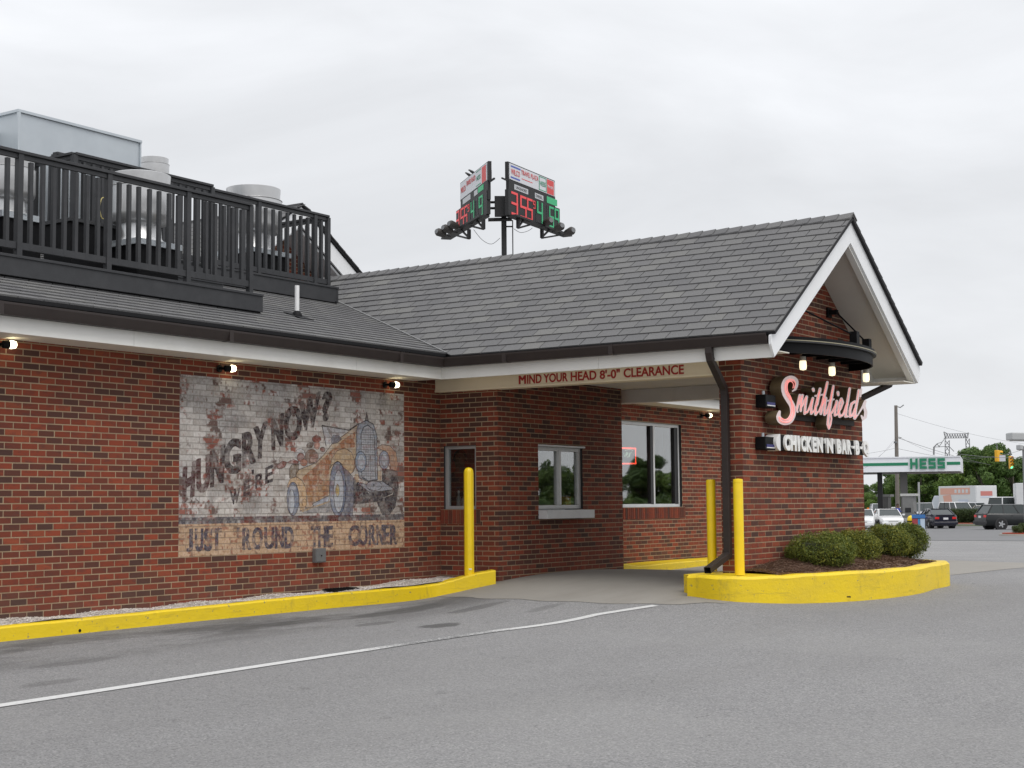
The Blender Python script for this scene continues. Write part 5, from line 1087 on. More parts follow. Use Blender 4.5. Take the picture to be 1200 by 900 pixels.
b = MB(); b.box(1.2, 3.45, YS-.042, YS-.004, 1.62, 1.74); b.build('shadow_backing', M_SBACK, T)  # added dark strip for the shadowy area and dark backs behind the letters
M_BLUEL = mat('blue_label', (.03, .03, .16), .5)
def transformer(px0, py0, px1, py1, label, proto=None):
    A_, B_ = on(px0, py0, Y=YS-.12), on(px1, py1, Y=YS-.12)
    if proto: c = copy_tree(proto); c.location = (A_[0], YS, B_[2]); c['label'] = label; return c
    t = thing('transformer_box', label, 'transformer box', (A_[0], YS, B_[2]), group='black transformer boxes beside the signs'); w_, hh = B_[0]-A_[0], A_[2]-B_[2]
    b = MB(); b.box(0, w_, -.14, -.004, 0, hh); b.build('casing', M_BLACK, t, world=False, bevel=.008); b = MB(); b.box(.03, w_-.03, -.146, -.141, .02, hh*.42); l_ = b.build('label_plate', M_BLUEL, t, world=False)
    b = MB(); b.box(.03, w_-.03, -.147, -.1405, .02, .032); b.build('label_edge', M_PVC, l_, world=False); b = MB(); b.tube([(w_*.35, -.06, hh), (w_*.35, -.06, hh+.05)], .02, 8); b.build('conduit', M_GALV, t, world=False); return t
t1 = transformer(895.5, 462, 907.5, 478.5, 'upper black transformer box left of the script sign'); transformer(895, 511, 907, 527.5, 'lower black transformer box left of the white block letter sign', t1)
# block letter sign
T = thing('block_letter_sign', 'long sign with raised white block letters reading CHICKEN \'N BAR-B-Q', 'sign', (XR, YS-.1, 1.2))
M_WL = mat('white_letter', (.88, .88, .86), .4, noise=(10, .08)); M_WRET = mat('white_return', (.80, .80, .80), .45)
Yb0 = YS-.19; pa, pb_ = on(909.5, 508.5, Y=Yb0), on(1013.5, 532.5, Y=Yb0); zt_, zb_ = on(915, 508.5, Y=Yb0)[2], on(915, 528.3, Y=Yb0)[2]; xa_, xb_ = pa[0]+.02, pb_[0]
b = MB(); b.box(xa_+.13, xb_-.03, Yb0+.006, YS-.03, zb_+.01, zt_-.01); b.build('cabinet', M_BLACK, T)
b = MB(); n = 14; hz_ = (zt_-zb_)/2; cz = (zt_+zb_)/2; pr = [(xa_+.13-.13*math.sin(math.pi*k/n), cz+hz_*math.cos(math.pi*k/n)) for k in range(n+1)]
b.prism(pr, (0, YS-.02, 0), EX, EZ, (0, -1, 0), 0, .16); b.build('end_cap', M_WRET, T, auto=True)
for (wd_, xs0, xs1) in (('C', 430, 478), ('H', 483, 530), ('I', 545, 560), ('C', 575, 618), ('K', 622, 668), ('E', 675, 708), ('N', 714, 762), ("'", 778, 788), ('N', 800, 852), ("'", 858, 866), ('B', 888, 925), ('A', 930, 972), ('R', 978, 1015), ('-', 1022, 1045), ('B', 1052, 1085), ('-', 1092, 1112), ('Q', 1120, 1166)):
    A_ = on(860+xs0/7.5, 515, Y=Yb0); B_ = on(860+xs1/7.5, 515, Y=Yb0); hh = zt_-zb_-.012; z0 = zb_+.006
    if wd_ == '-': z0 += hh*.42; hh *= .18
    if wd_ == "'": z0 += hh*.62; hh *= .34
    if wd_ == 'Q': z0 -= .02; hh += .02
    o = text_mesh(wd_, (B_[0]-A_[0])*1.02, hh, .03, 'letter', M_WL, T, frame((A_[0], Yb0, z0), EX, EZ, (0, -1, 0)), off=.05)
# items behind the windows ------------------------------------------
def bottle(loc, r, hh, m_, label, cat='bottle'):
    t = thing('bottle', label, cat, loc); b = MB(); b.lathe([(0, 0), (r, 0), (r, hh*.6), (r*.4, hh*.72), (r*.35, hh*.88)], 14); b.build('body', m_, t, world=False, auto=True); b = MB(); b.lathe([(r*.42, hh*.86), (r*.42, hh), (0, hh)], 14); b.build('cap', M_PVC, t, world=False, auto=True); return t
b = MB(); b.box(.12, .42, -.62, -.04, .47, .50); b.build('counter_shelf', M_ALUFR, B)
bottle((.24, -.14, .50), .035, .26, mat('clear_plastic', (.30, .33, .34), .3), 'slim translucent squeeze bottle inside the small side window')
bottle((.26, -.23, .50), .045, .24, mat('white_plastic', (.5, .5, .5), .4), 'white soap bottle beside the slim bottle inside the side window')
b = MB(); b.box(1.06, 2.16, YB+.16, YB+.5, .47, .50); b.build('counter_shelf', M_ALUFR, B)
b = MB(); b.box(.005, .02, YB+.02, -.63, -.4, 2.35); b.box(.03, .97, YB+.012, YB+.02, -.4, 2.35); b.box(2.23, 3.34, YB+.012, YB+.02, -.4, 2.35); b.build('interior_lining', M_IN, B)
t = thing('orange_carton', 'orange carton standing inside the service window', 'carton', (2.02, YB+.2, .50)); b = MB(); b.box(-.07, .07, -.06, .06, 0, .17); b.build('box_body', mat('orange_card', (.85, .38, .03), .6), t, world=False, bevel=.003); b = MB(); b.box(-.06, .06, -.05, .05, .171, .185); b.build('lid', M_PVC, t, world=False)
b = MB(); b.box(.9, .92, -.2, 1.9, .2, 2.2); b.build('menu_panel', mat('dark_red_panel', (.42, .06, .035), .6), B)
# neon sign in the wide window
T = thing('neon_window_sign', 'red framed neon sign with pale green script in the wide window', 'neon sign', (5.1, .16, 1.1)); M_NR = mat('red_neon', (1, .1, .05), .3, emis=((1, .07, .035), 3.2)); M_NG = mat('green_neon', (.6, .8, .6), .3, emis=((.55, .85, .6), .45))
yn = .18; q = [on(x, y, Y=yn) for x, y in ((700, 524.5), (744.8, 525.5), (745, 543.2), (700, 543.6))]; b = MB(); b.tube([q[0], q[1], q[2], q[3], q[0]], .012, 8); b.build('neon_frame', M_NR, T)
sc2 = lambda pts: [on(720+x/6.92, 480+y/6.92, Y=yn) for x, y in pts]
for pth in ([(75,350),(85,385),(98,345)], [(98,370),(110,360),(104,345),(96,370),(108,388),(120,370)], [(120,350),(122,385),(128,355),(140,345)], [(88,332),(120,322),(150,330)], [(-20,350),(-5,385),(20,340),(40,385),(60,350)]):
    b = MB(); b.tube(sc2(pth), .006, 6); b.build('neon_script', M_NG, T)
b = MB(); b.tube([(5.0, yn, on(740, 524, Y=yn)[2]), (5.0, yn, 2.3)], .004, 5); b.build('hanger_wire', M_WIRE, T)

# ------------------------------------------------------------------ bushes and foliage
def leaf_mesh(name, clumps, n, size, mat_, seed, flat=.0, stems=None):
    r = np.random.default_rng(seed); cs_ = np.array([c[:3] for c in clumps]); rs = np.array([c[3] for c in clumps]); wgt = rs**2; wgt /= wgt.sum(); idx = r.choice(len(cs_), n, p=wgt)
    d = r.normal(size=(n, 3)); d /= np.linalg.norm(d, axis=1)[:, None]; rad = rs[idx]*r.uniform(.55, 1.05, n)**.6; P = cs_[idx]+d*rad[:, None]
    nrm = d+r.normal(size=(n, 3))*.55; nrm /= np.linalg.norm(nrm, axis=1)[:, None]; a = np.cross(nrm, r.normal(size=(n, 3))); a /= np.linalg.norm(a, axis=1)[:, None]; b_ = np.cross(nrm, a)
    s = size*r.uniform(.6, 1.3, n)[:, None]; V = np.stack([P-a*s, P-b_*s*.5, P+a*s, P+b_*s*.5], 1).reshape(-1, 3)
    me = bpy.data.meshes.new(name); me.vertices.add(4*n); me.vertices.foreach_set('co', V.ravel().astype(np.float32)); me.loops.add(4*n); me.loops.foreach_set('vertex_index', np.arange(4*n, dtype=np.int32)); me.polygons.add(n); me.polygons.foreach_set('loop_start', np.arange(0, 4*n, 4, dtype=np.int32))
    try: me.polygons.foreach_set('loop_total', np.full(n, 4, dtype=np.int32))
    except Exception: pass
    at = me.attributes.new('tint', 'FLOAT', 'FACE'); base = r.random(len(cs_))[idx]; hgt = np.clip((P[:, 2]-P[:, 2].min())/(np.ptp(P[:, 2])+1e-6), 0, 1); at.data.foreach_set('value', np.clip(base*.45+r.random(n)*.45+.0*hgt, 0, .99).astype(np.float32)); me.materials.append(mat_); me.update(calc_edges=True); me.validate(); return me
def boxwood(loc, rx, ry, rz_, label, seed, copy_of=None):
    T = thing('boxwood_shrub', label, 'shrub', loc, group='clipped boxwood shrubs in the bed below the sign'); r = random.Random(seed)
    cl_ = []
    for _ in range(150):
        a, u = r.uniform(0, 2*math.pi), r.uniform(-.55, 1); q = math.sqrt(1-u*u); k = r.uniform(.85, .93); cl_.append((rx*k*q*math.cos(a), ry*k*q*math.sin(a), rz_*(1+k*u), r.uniform(.06, .095)))
    for _ in range(40): a = r.uniform(0, 6.28); k = r.uniform(0, .6); cl_.append((rx*k*math.cos(a), ry*k*math.sin(a), rz_*r.uniform(.4, 1.4), .14))
    link('foliage', leaf_mesh('foliage', cl_, 22000, .0125, M_BOX, seed), T, world=False)
    b = MB(); b.lathe([(.0, rz_*.25), (rx*.62, rz_*.35), (rx*.76, rz_*.9), (rx*.62, rz_*1.45), (0, rz_*1.72)], 14); b.build('inner_branches', mat('inner_branches', (.030,.036,.014), .95, noise=(30, .5)), T, world=False)
    b = MB()
    for k in range(5): a = k*1.3; b.tube([(0, 0, -.05), (.1*math.cos(a), .1*math.sin(a), rz_*.8)], .012, 5)
    b.build('stem', M_BARK, T, world=False)
def bush_at(px, py_bot, Y, wpx, hpx, label, seed):
    P = on(px, py_bot, Y=Y); d = project(P)[2]; rx = wpx/2/F_PX*d; rz_ = hpx/2/F_PX*d; boxwood((P[0], P[1], P[2]-.02), rx, rx*.95, rz_, label, seed)
bush_at(963, 665.5, -5.13, 84, 42, 'large clipped boxwood shrub nearest the downspout, first of the row', 3)
bush_at(1004, 662, -5.10, 58, 40, 'clipped boxwood shrub second from the left, partly hidden by the first', 4)
bush_at(1040, 655, -5.12, 56, 40, 'clipped boxwood shrub third from the left in front of the wall corner', 5)
bush_at(1065, 652, -5.12, 44, 39, 'yellower clipped boxwood shrub at the far right end of the row', 6)

# ================================================================== BACKGROUND
def gz_at(x, y, d): p = W(x, y, d); return np.array((p[0], p[1], h(p[0], p[1])))
def at_dir(x, d):   # ground point seen at photo column x at depth d
    p = W(x, 590, d); return np.array((p[0], p[1], h(p[0], p[1])))
VIEW = math.degrees(math.atan2(W(1100, 590, 100)[1]-CAM[1], W(1100, 590, 100)[0]-CAM[0]))
# gas station canopy, turned 16.3 degrees from the restaurant's axes
c0 = W(1125.3, 534.5, 110); ZT, ZB = c0[2], W(1125.3, 552, 110)[2]; CANG = math.radians(16.3)
T = thing('gas_station_canopy', 'white flat gas station canopy with green stripe reading HESS', 'canopy', (c0[0], c0[1], 0), CANG)
ex_ = np.array((math.cos(CANG), math.sin(CANG), 0)); ey_ = np.array((-math.sin(CANG), math.cos(CANG), 0))
def cloc(px): r_c = ray(px, 540); t_c = ((c0-CAM) @ ex_)/(r_c @ ex_); P = CAM+r_c*t_c; return float((P-c0) @ ey_), P
M_CW = mat('canopy_white', (.80, .81, .85), .4); M_CG = mat('canopy_green', (.012, .20, .10), .4); M_CU = mat('canopy_underside', (.30, .30, .30), .7)
b = MB(); b.box(0, .12, 0, 34, ZB, ZT); b.box(.12, 9.5, 0, .12, ZB, ZT); b.box(9.4, 9.5, .12, 34, ZB, ZT); b.box(.12, 9.4, 33.9, 34, ZB, ZT); b.build('fascia', M_CW, T, world=False)
b = MB(); b.box(.12, 9.4, .12, 33.9, ZB+.02, ZB+.10); b.build('underside', M_CU, T, world=False); b = MB(); b.box(.12, 9.4, .12, 33.9, ZT-.2, ZT-.1); b.build('roof', M_CU, T, world=False)
b = MB(); b.box(-.06, -.002, -.03, 34, ZT-.05, ZT+.03); b.build('edge_trim', M_CW, T, world=False)
zs = (ZT+ZB)/2+.02
for a_, e_ in ((1109.5, 1125.2), (960, 1064)): ya_, yb_ = cloc(a_)[0], cloc(e_)[0]; b = MB(); b.box(-.02, -.003, min(ya_, yb_), max(ya_, yb_), zs-.10, zs+.12); b.build('green_stripe', M_CG, T, world=False)
GL = {'H': [(0, .28, 0, 1), (.72, 1, 0, 1), (.28, .72, .38, .64)], 'E': [(0, .28, 0, 1), (.28, 1, 0, .24), (.28, 1, .76, 1), (.28, .9, .39, .62)], 'S': [(0, 1, 0, .24), (0, 1, .76, 1), (0, 1, .38, .62), (0, .28, .62, .76), (.72, 1, .24, .38)]}
for ch, xa, xb in (('H', 1066.5, 1075.3), ('E', 1077.6, 1086), ('S', 1088, 1096.4), ('S', 1098.6, 1107.3)):
    ya_, yb_ = cloc(xa)[0], cloc(xb)[0]; b = MB()
    for (u0, u1, v0, v1) in GL[ch]: b.box(-.12, -.003, ya_+(yb_-ya_)*u1, ya_+(yb_-ya_)*u0, zs-.36+.76*v0, zs-.36+.76*v1)
    b.build('letter', M_CG, T, world=False, label='letter '+ch)
for px, off_, w_, m_ in ((1030.5, 3.0, .36, M_DARKFR), (1058.3, 2.0, .52, mat('column_grey', (.16, .155, .15), .7))):
    P = cloc(px)[1]; P = P+ (P-CAM)/np.linalg.norm(P-CAM)*off_; g_z = h(P[0], P[1]); q = ((P-c0) @ ex_, (P-c0) @ ey_); b = MB(); b.box(q[0]-w_/2, q[0]+w_/2, q[1]-w_/2, q[1]+w_/2, g_z-.1, ZB+.05); b.build('column', m_, T, world=False)
# pumps
M_PUMP = mat('pump_grey', (.20, .20, .195), .5, noise=(3, .2)); M_PLT = mat('pump_light_panel', (.52, .52, .50), .5)
def pump(px, d, hh, w_, lab, proto=None):
    p = at_dir(px, d)
    if proto: c = copy_tree(proto); c.location = p; c['label'] = lab; return c
    t = thing('fuel_pump', lab, 'fuel pump', p, 0, 'fuel pumps under the station canopy'); b = MB(); b.box(-.35, .35, -w_/2, w_/2, 0, hh-.18); b.build('cabinet', M_PUMP, t, world=False, bevel=.02)
    b = MB(); b.box(-.42, .42, -w_/2-.22, w_/2+.12, hh-.18, hh); b.build('top_panel', M_PLT, t, world=False); b = MB(); b.box(-.36, -.352, -w_/2+.1, w_/2-.1, .25, .75); b.build('front_panel', M_PLT, t, world=False)
    b = MB(); b.tube([(-.2, -w_/2-.02, 1.2), (-.25, -w_/2-.28, .9), (-.2, -w_/2-.2, .45), (-.1, -w_/2-.02, .5)], .03, 6); b.build('hose', M_BLACK, t, world=False)
    b = MB(); b.box(-.37, -.352, -.22, .22, 1.15, 1.5); b.build('display', M_DARKFR, t, world=False); return t
pm = pump(1065.8, 111, 2.55, .85, 'nearer grey fuel pump with light top, right of the grey canopy column'); pump(1036.5, 118, 2.5, .85, 'farther grey fuel pump behind the roof of the white sedan', pm)
# utility pole with wires
pl = at_dir(1051.5, 128); zt0 = W(1050, 475, 128)[2]
T = thing('utility_pole', 'tall weathered wooden utility pole rising behind the gas station canopy', 'utility pole', pl); top = W(1049.8, 475, 128)
b = MB(); b.tube([pl-(0, 0, .3), top], [.21, .14], 10); b.build('pole', M_POLEW, T, auto=True)
b = MB(); b.tube([W(1050, 476, 128), W(1055, 477.5, 128), W(1059, 474.5, 128)], .05, 6); b.build('bracket_arm', M_STEEL, T); b = MB(); b.tube([W(1053, 513, 128.0), W(1056.5, 513, 128)], .05, 6); b.build('insulator_arm', M_STEEL, T)
b = MB(); b.tube([W(1049.4, 517.2, 127.7), W(1049.6, 519.2, 127.7)], .16, 8); b.build('transformer_can', M_STEEL, T)
def wire(name_label, p, q, sag, r=.016):
    r *= .62
    p, q = np.array(p), np.array(q); b = MB(); b.tube([p+(q-p)*t-np.array((0, 0, sag*4*t*(1-t))) for t in np.linspace(0, 1, 22)], r, 4, cap=False); b.build('power_line', M_WIRE, label=name_label, cat='power line', group='overhead wires by the gas station')
wire('upper thin wire falling right from the top of the wooden pole', W(1051, 484.5, 128), W(1330, 520, 190), 1.5, .016)
wire('wire running right from the wooden pole, rising past the pylon top', W(1051.5, 510.3, 128), W(1300, 472, 90), 2.6)
wire('wire sloping right from the wooden pole behind the pylon', W(1052, 513, 128), W(1290, 545, 260), 2.0, .03)
wire('low wire running right from the wooden pole below the others', W(1051, 525.5, 128), W(1250, 545, 240), .8, .022)
wire('wire falling left from the wooden pole toward the canopy', W(1049, 513.5, 128), W(985, 560, 100), .6)
wire('second wire falling left from the wooden pole, just below the first', W(1049, 517.5, 128), W(975, 566, 105), .4)
wire('faint level wire leaving the wooden pole to the left', W(1050, 525, 128), W(900, 518, 160), 1.0)
# transmission pylon
T = thing('transmission_pylon', 'grey lattice transmission tower standing far behind the trees', 'pylon', at_dir(1113, 420)); D = 420
P_ = lambda x, y, dd=0: W(x, y, D+dd)
def lat(name, pairs, r=.20): b = MB(); [b.bar(P_(*a), P_(*c), r, r) for a, c in pairs]; b.build(name, M_STEEL, T)
for nm_, xl, xr_, yt_ in (('leg', 1107.5, 1112.5, 516), ('leg', 1131.5, 1136, 514)):
    pr_ = []; ys_ = [yt_, 522, 529, 537, 548, 560, 575]
    for dd in (-2.5, 2.5):
        for i in range(len(ys_)-1):
            k = i*.35*(1 if xl > 1120 else .2); k2 = (i+1)*.35*(1 if xl > 1120 else .2)
            pr_ += [((xl+k, ys_[i], dd), (xl+k2, ys_[i+1], dd)), ((xr_+k, ys_[i], dd), (xr_+k2, ys_[i+1], dd)), ((xl+k, ys_[i], dd), (xr_+k2, ys_[i+1], dd)), ((xr_+k, ys_[i], dd), (xl+k2, ys_[i+1], dd))]
    lat(nm_, pr_, .16)
pr_ = []
for y in (508.5, 513.5): pr_.append(((1106, y, 0), (1134, y-.4, 0)))
for i in range(9): x = 1107+i*3; pr_ += [((x, 508.5, 0), (x+1.5, 513.5, 0)), ((x+1.5, 513.5, 0), (x+3, 508.5, 0))]
lat('bridge_truss', pr_, .17)
lat('peak', [((1106, 506, 0), (1110, 508, 0)), ((1110, 508, 0), (1108, 516, 0)), ((1135, 507, 0), (1130, 509, 0)), ((1130, 509, 0), (1133, 516, 0)), ((1106, 506, 0), (1108, 514, 0)), ((1135, 507, 0), (1134, 514, 0))], .16)
lat('side_arm', [((1093.5, 524, 0), (1112, 523, 0)), ((1094, 524, 0), (1098, 520, 0)), ((1098, 520, 0), (1104, 518, 0)), ((1104, 518, 0), (1108, 513, 0)), ((1095, 524, 0), (1099, 519.5, 0)), ((1100, 524, 0), (1104, 518.5, 0)), ((1098, 520, 0), (1101, 524, 0)), ((1112, 523, 0), (1118, 529, 0))], .16)
lat('insulator_string', [((1094.5, 524, 0), (1094.3, 533, 0))], .35)
# traffic signals on a span wire
M_TY = mat('signal_yellow', (.80, .42, .02), .5); M_GREEN = mat('green_lens', (.1, .8, .5), .3, emis=((.05, 1, .55), 2.6)); M_DLENS = mat('unlit_lens', (.035, .015, .012), .3)
def signal(px, py0, py1, d, rot, label, sections, lit):
    top, bot = W(px, py0, d), W(px, py1, d); H = top[2]-bot[2]; hs = H/sections
    t = thing('traffic_signal', label, 'traffic light', bot, math.radians(rot), 'traffic signals hanging over the road'); w_ = hs*.95
    b = MB(); b.box(-.12, .12, -w_/2, w_/2, 0, H); b.build('housing', M_TY, t, world=False, bevel=.03)
    for k in range(sections):
        z = H-hs*(k+.5); b = MB(); b.tube([(-.125, 0, z), (-.13, 0, z)], hs*.36, 12); b.build('lens', M_GREEN if (lit and k == sections-1) else M_DLENS, t, world=False)
        b = MB(); r0 = hs*.40; A = [math.radians(a) for a in range(-20, 201, 20)]; v = [(x, r0*math.cos(a), z+r0*math.sin(a)) for x in (-.125, -.42) for a in A]; n = len(A); b.raw(v, [(i, i+1, n+i+1, n+i) for i in range(n-1)]); b.build('visor', M_TY, t, world=False)
    b = MB(); b.tube([(0, 0, H), (0, 0, H+.35)], .03, 6); b.build('hanger', M_STEEL, t, world=False); return t
signal(1169, 527.5, 541, 85, 160, 'yellow traffic signal seen from behind, left of the white street sign', 3, False)
signal(1184.6, 534.5, 549.5, 80, 30, 'yellow traffic signal showing a green light, farthest right', 4, True)
t = thing('street_name_sign', 'small white street name sign hanging between the two traffic signals', 'sign', W(1174.8, 537, 83)); b = MB(); f_ = np.array((math.cos(math.radians(18)), math.sin(math.radians(18)), 0)); r_2 = np.array((f_[1], -f_[0], 0)); b.obox((0, 0, 0), r_2*.17*0+r_2*.16, f_*.01, (0, 0, .17)); b.build('panel', mat('sign_white', (.6, .6, .64), .5), t, world=False)
b = MB(); b.obox((0, 0, .18), r_2*.17, f_*.014, (0, 0, .012)); b.build('edge_trim', M_STEEL, t, world=False)
wire('span wire carrying the two traffic signals', W(1120, 531.5, 92), W(1300, 530, 62), .25, .02)
# street lamp heads on their poles (poles stand just outside the frame)
def lamp_post(px, py, d, x_end, label):
    a_, c_ = W(px, py, d), W(x_end, py+1, d); base = (c_[0], c_[1], h(c_[0], c_[1])); t = thing('parking_lot_lamp', label, 'street lamp', base, group='box head lot lamps')
    b = MB(); b.tube([base, c_+np.array((0, 0, .1))], [.11, .07], 10); b.build('pole', M_STEEL, t, auto=True); dv = (c_-a_); L = np.linalg.norm(dv); dv /= L; sv_ = np.cross(dv, (0, 0, 1)); hl_ = min(L*.62, 1.1); b = MB(); b.obox(a_+dv*hl_/2*1.0+np.array((0, 0, 0)), dv*hl_/2, sv_*.3, (0, 0, .12)); b.build('lamp_head', mat('lamp_head_grey', (.42, .43, .43), .5), t, bevel=.03)
    b = MB(); b.obox(a_+dv*hl_/2+np.array((0, 0, -.13)), dv*hl_*.4, sv_*.22, (0, 0, .012)); b.build('lens', M_PLT, t); b = MB(); b.tube([a_+dv*hl_, c_], .035, 6); b.build('arm', M_STEEL, t)
lamp_post(1182, 511.5, 48, 1240, 'grey box head lot lamp nearer the camera, cut by the right edge')
lamp_post(1193, 524, 75, 1199.5, 'smaller dark box head lamp on a thin pole at the right edge')

# trees ---------------------------------------------------------------
def tree_meshes(seed, H, Rw, mat_, n=9000, leaf=.22):
    r = random.Random(seed); cl_ = []; limbs = []
    for k in range(34):
        a = r.uniform(0, 6.28); t = r.random(); z = H*(.26+.70*t); rr = Rw*(math.sin(math.pi*min(1, .18+.80*(1-t)))**.7)*r.uniform(.35, 1.0); x, y = rr*math.cos(a), rr*math.sin(a); cl_.append((x, y, z, Rw*r.uniform(.20, .38))); limbs.append((x, y, z))
    fol = leaf_mesh('crown', cl_, n, leaf, mat_, seed); b = MB(); b.tube([(0, 0, -.3), (.05, .03, H*.35), (0, 0, H*.8)], [H*.028, H*.020, H*.006], 8)
    for x, y, z in limbs[:12]: b.tube([(0, 0, z*.55), (x*.9, y*.9, z)], [H*.010, H*.004], 5, cap=False)
    return fol, b.mesh('trunk', M_BARK, True)
TM = [tree_meshes(11, 10, 3.4, M_TREE, 11000, .20), tree_meshes(12, 10, 2.9, M_TREE, 11000, .20), tree_meshes(13, 10, 3.8, M_TREE2, 11000, .20), tree_meshes(14, 10, 3.2, M_TREE, 11000, .20)]
def tree(p, H, kind, label, wide=1.0, rot=0, group='trees along the far side of the road'):
    t = thing('broadleaf_tree', label, 'tree', p, rot, group); s = H/10; t.scale = (s*wide, s*wide, s); link('crown', TM[kind][0], t, world=False); link('trunk', TM[kind][1], t, world=False); return t
def tree_px(px, ytop, d, kind, label, wide=1.0):
    p = at_dir(px, d); H = (W(px, ytop, d)[2]-p[2])*.93; return tree(p, H, kind, label, wide, random.uniform(0, 6))
TS = [(1016, 566, 205, 1, 'dark tree just right of the brick wall corner, left of all others', 1.0), (1024, 574, 190, 2, 'small light green tree between the wall corner and the dark canopy column', .9), (1040, 556, 200, 3, 'mid green tree seen under the canopy between its two columns', 1.1),
 (1064, 548, 190, 0, 'dark tree behind the grey canopy column', 1.2), (1080, 543, 178, 0, 'dark broad tree behind the middle of the station canopy', 1.2), (1097, 540, 186, 3, 'dark tree behind the last letter of the station canopy', 1.2), (1112, 534, 176, 2, 'green tree behind the right end of the station canopy', 1.05),
 (1127, 528, 170, 2, 'bright green tree first to the right of the station canopy', .95), (1139, 523.5, 176, 2, 'bright green tree under the right leg of the pylon', .9), (1151, 521, 168, 0, 'mid green pointed tree right of the pylon', .95), (1163, 524, 172, 3, 'dark tree behind the left traffic signal', 1.0),
 (1174, 515.5, 180, 1, 'tallest tree, rising behind the two traffic signals', .95), (1188, 525, 168, 3, 'dark tree behind the green traffic light', 1.0), (1200, 533, 172, 0, 'dark tree at the right edge of the photo', 1.1)]
for a_ in TS: tree_px(*a_)
# second rank that closes the wood behind them, and the woods going on outside the frame
g_ = []
for i in range(40):
    px = 1050+i*14+random.uniform(-4, 4); d = random.uniform(200, 240); p = at_dir(px, d); s_ = random.uniform(.75, 1.0)*11; s_ *= (.62 if px < 1124 else .92); g_.append((p, s_, random.randrange(4)))
for i in range(26): px = 600+i*16; d = random.uniform(230, 280); p = at_dir(px, d); g_.append((p, random.uniform(4, 5.2), random.randrange(4)))
vs_, cnt = [], 0
bm_all = []
for p, s_, k in g_:
    me = TM[k][0]; co = np.empty(len(me.vertices)*3, np.float32); me.vertices.foreach_get('co', co); co = co.reshape(-1, 4, 3)[::2]*np.array((s_/10*1.2, s_/10*1.2, s_/10))
    c = co.mean(1, keepdims=True); co = c+(co-c)*1.45; bm_all.append((co+p).reshape(-1, 3))
V = np.concatenate(bm_all).astype(np.float32); n = len(V)//4; me = bpy.data.meshes.new('woodland'); me.vertices.add(len(V)); me.vertices.foreach_set('co', V.ravel()); me.loops.add(4*n); me.loops.foreach_set('vertex_index', np.arange(4*n, dtype=np.int32)); me.polygons.add(n); me.polygons.foreach_set('loop_start', np.arange(0, 4*n, 4, dtype=np.int32))
at_ = me.attributes.new('tint', 'FLOAT', 'FACE'); at_.data.foreach_set('value', (RNG.random(n)*.8).astype(np.float32)); me.materials.append(M_TREE); me.update(calc_edges=True); link('woodland', me, kind='stuff', label='dark woodland closing the view behind the tree row')
# trees and bushes across the lot behind the camera (seen only as reflections in the windows)
RL = ('first', 'second', 'third', 'fourth', 'fifth', 'sixth', 'seventh', 'eighth', 'ninth', 'tenth', 'eleventh', 'twelfth')
for i in range(12):
    a_, d_, H_ = -42+i*2.6, 92+(i % 3)*4, (5.6, 6.4, 5.2, 6.0)[i % 4]; X, Y = 6+d_*math.cos(math.radians(a_)), d_*math.sin(math.radians(a_)); tree((X, Y, h(X, Y)-.5), H_, i % 4, '%s tree from the right across the parking lot, only seen reflected in the windows' % RL[i], 1.35, i, 'trees reflected in the windows')
LMR = leaf_mesh('foliage', [(6*random.uniform(-1, 1), 2*random.uniform(-1, 1), random.uniform(.3, 2.0), random.uniform(.5, .8)) for _ in range(120)], 9000, .16, M_TREE, 57)
for i in range(6): a_ = -41+i*5.2; X, Y = 6+88*math.cos(math.radians(a_)), 88*math.sin(math.radians(a_)); t = thing('shrub_thicket', '%s thicket under the trees across the lot, seen only reflected in the windows' % RL[i], 'shrub', (X, Y, h(X, Y)), math.radians(a_+90), 'thickets reflected in the windows'); link('foliage', LMR, t, world=False)

# hedge and its mulch strip
hp0, hp1 = gpt(1070, 613.5), gpt(1300, 613.5)
hb0 = at_dir(1090, 126); hb1 = at_dir(1172, 122)
LM = leaf_mesh('foliage', [(1.1*random.uniform(-1, 1), .6*random.uniform(-1, 1), random.uniform(.25, .95), random.uniform(.22, .32)) for _ in range(60)], 5000, .06, M_HEDGE, 55)
for i in range(9):
    px = 1093+i*9.1; p = at_dir(px, 126-i*.5); t = thing('hedge_shrub', 'clipped hedge shrub, %s from the left in the row below the box truck' % RL[i], 'shrub', p, math.radians(108), 'low hedge shrubs in front of the box truck'); t.scale = (.36, 1.0, 1.20)
    t.rotation_euler = (0, 0, math.radians(18)); t.scale = (.8, .62, 1.22); link('foliage', LM, t, world=False)
    b = MB(); b.tube([(0, 0, -.1), (0, 0, .6)], .06, 6); b.build('stem', M_BARK, t, world=False)
a0, a1 = at_dir(1060, 124), at_dir(1178, 119); dv = (a1-a0)/np.linalg.norm(a1-a0); nv = np.array((dv[1], -dv[0], 0)); nv = nv if nv @ (CAM-a0) > 0 else -nv
def strip(name, off0, off1, z0, z1, m_, kind='structure'):
    b = MB(); n = 12
    for i in range(n):
        p, q = a0+(a1-a0)*i/n, a0+(a1-a0)*(i+1)/n; A_ = [p+nv*off0, q+nv*off0, q+nv*off1, p+nv*off1]; 
        for s_ in range(4): pass
        lo = [np.array((v[0], v[1], h(v[0], v[1])+z0)) for v in A_]; hi = [np.array((v[0], v[1], h(v[0], v[1])+z1)) for v in A_]; b.raw(lo+hi, [(4, 5, 6, 7), (3, 2, 6, 7), (0, 1, 5, 4)])
    return b.build(name, m_, kind=kind)
strip('red_mulch_strip', -1.0, 1.35, -.1, .20, M_REDMULCH); strip('road_kerb', 1.36, 1.60, -.1, .17, M_KERB); strip('grass_strip', 1.61, 2.6, -.1, .04, M_GRASS)
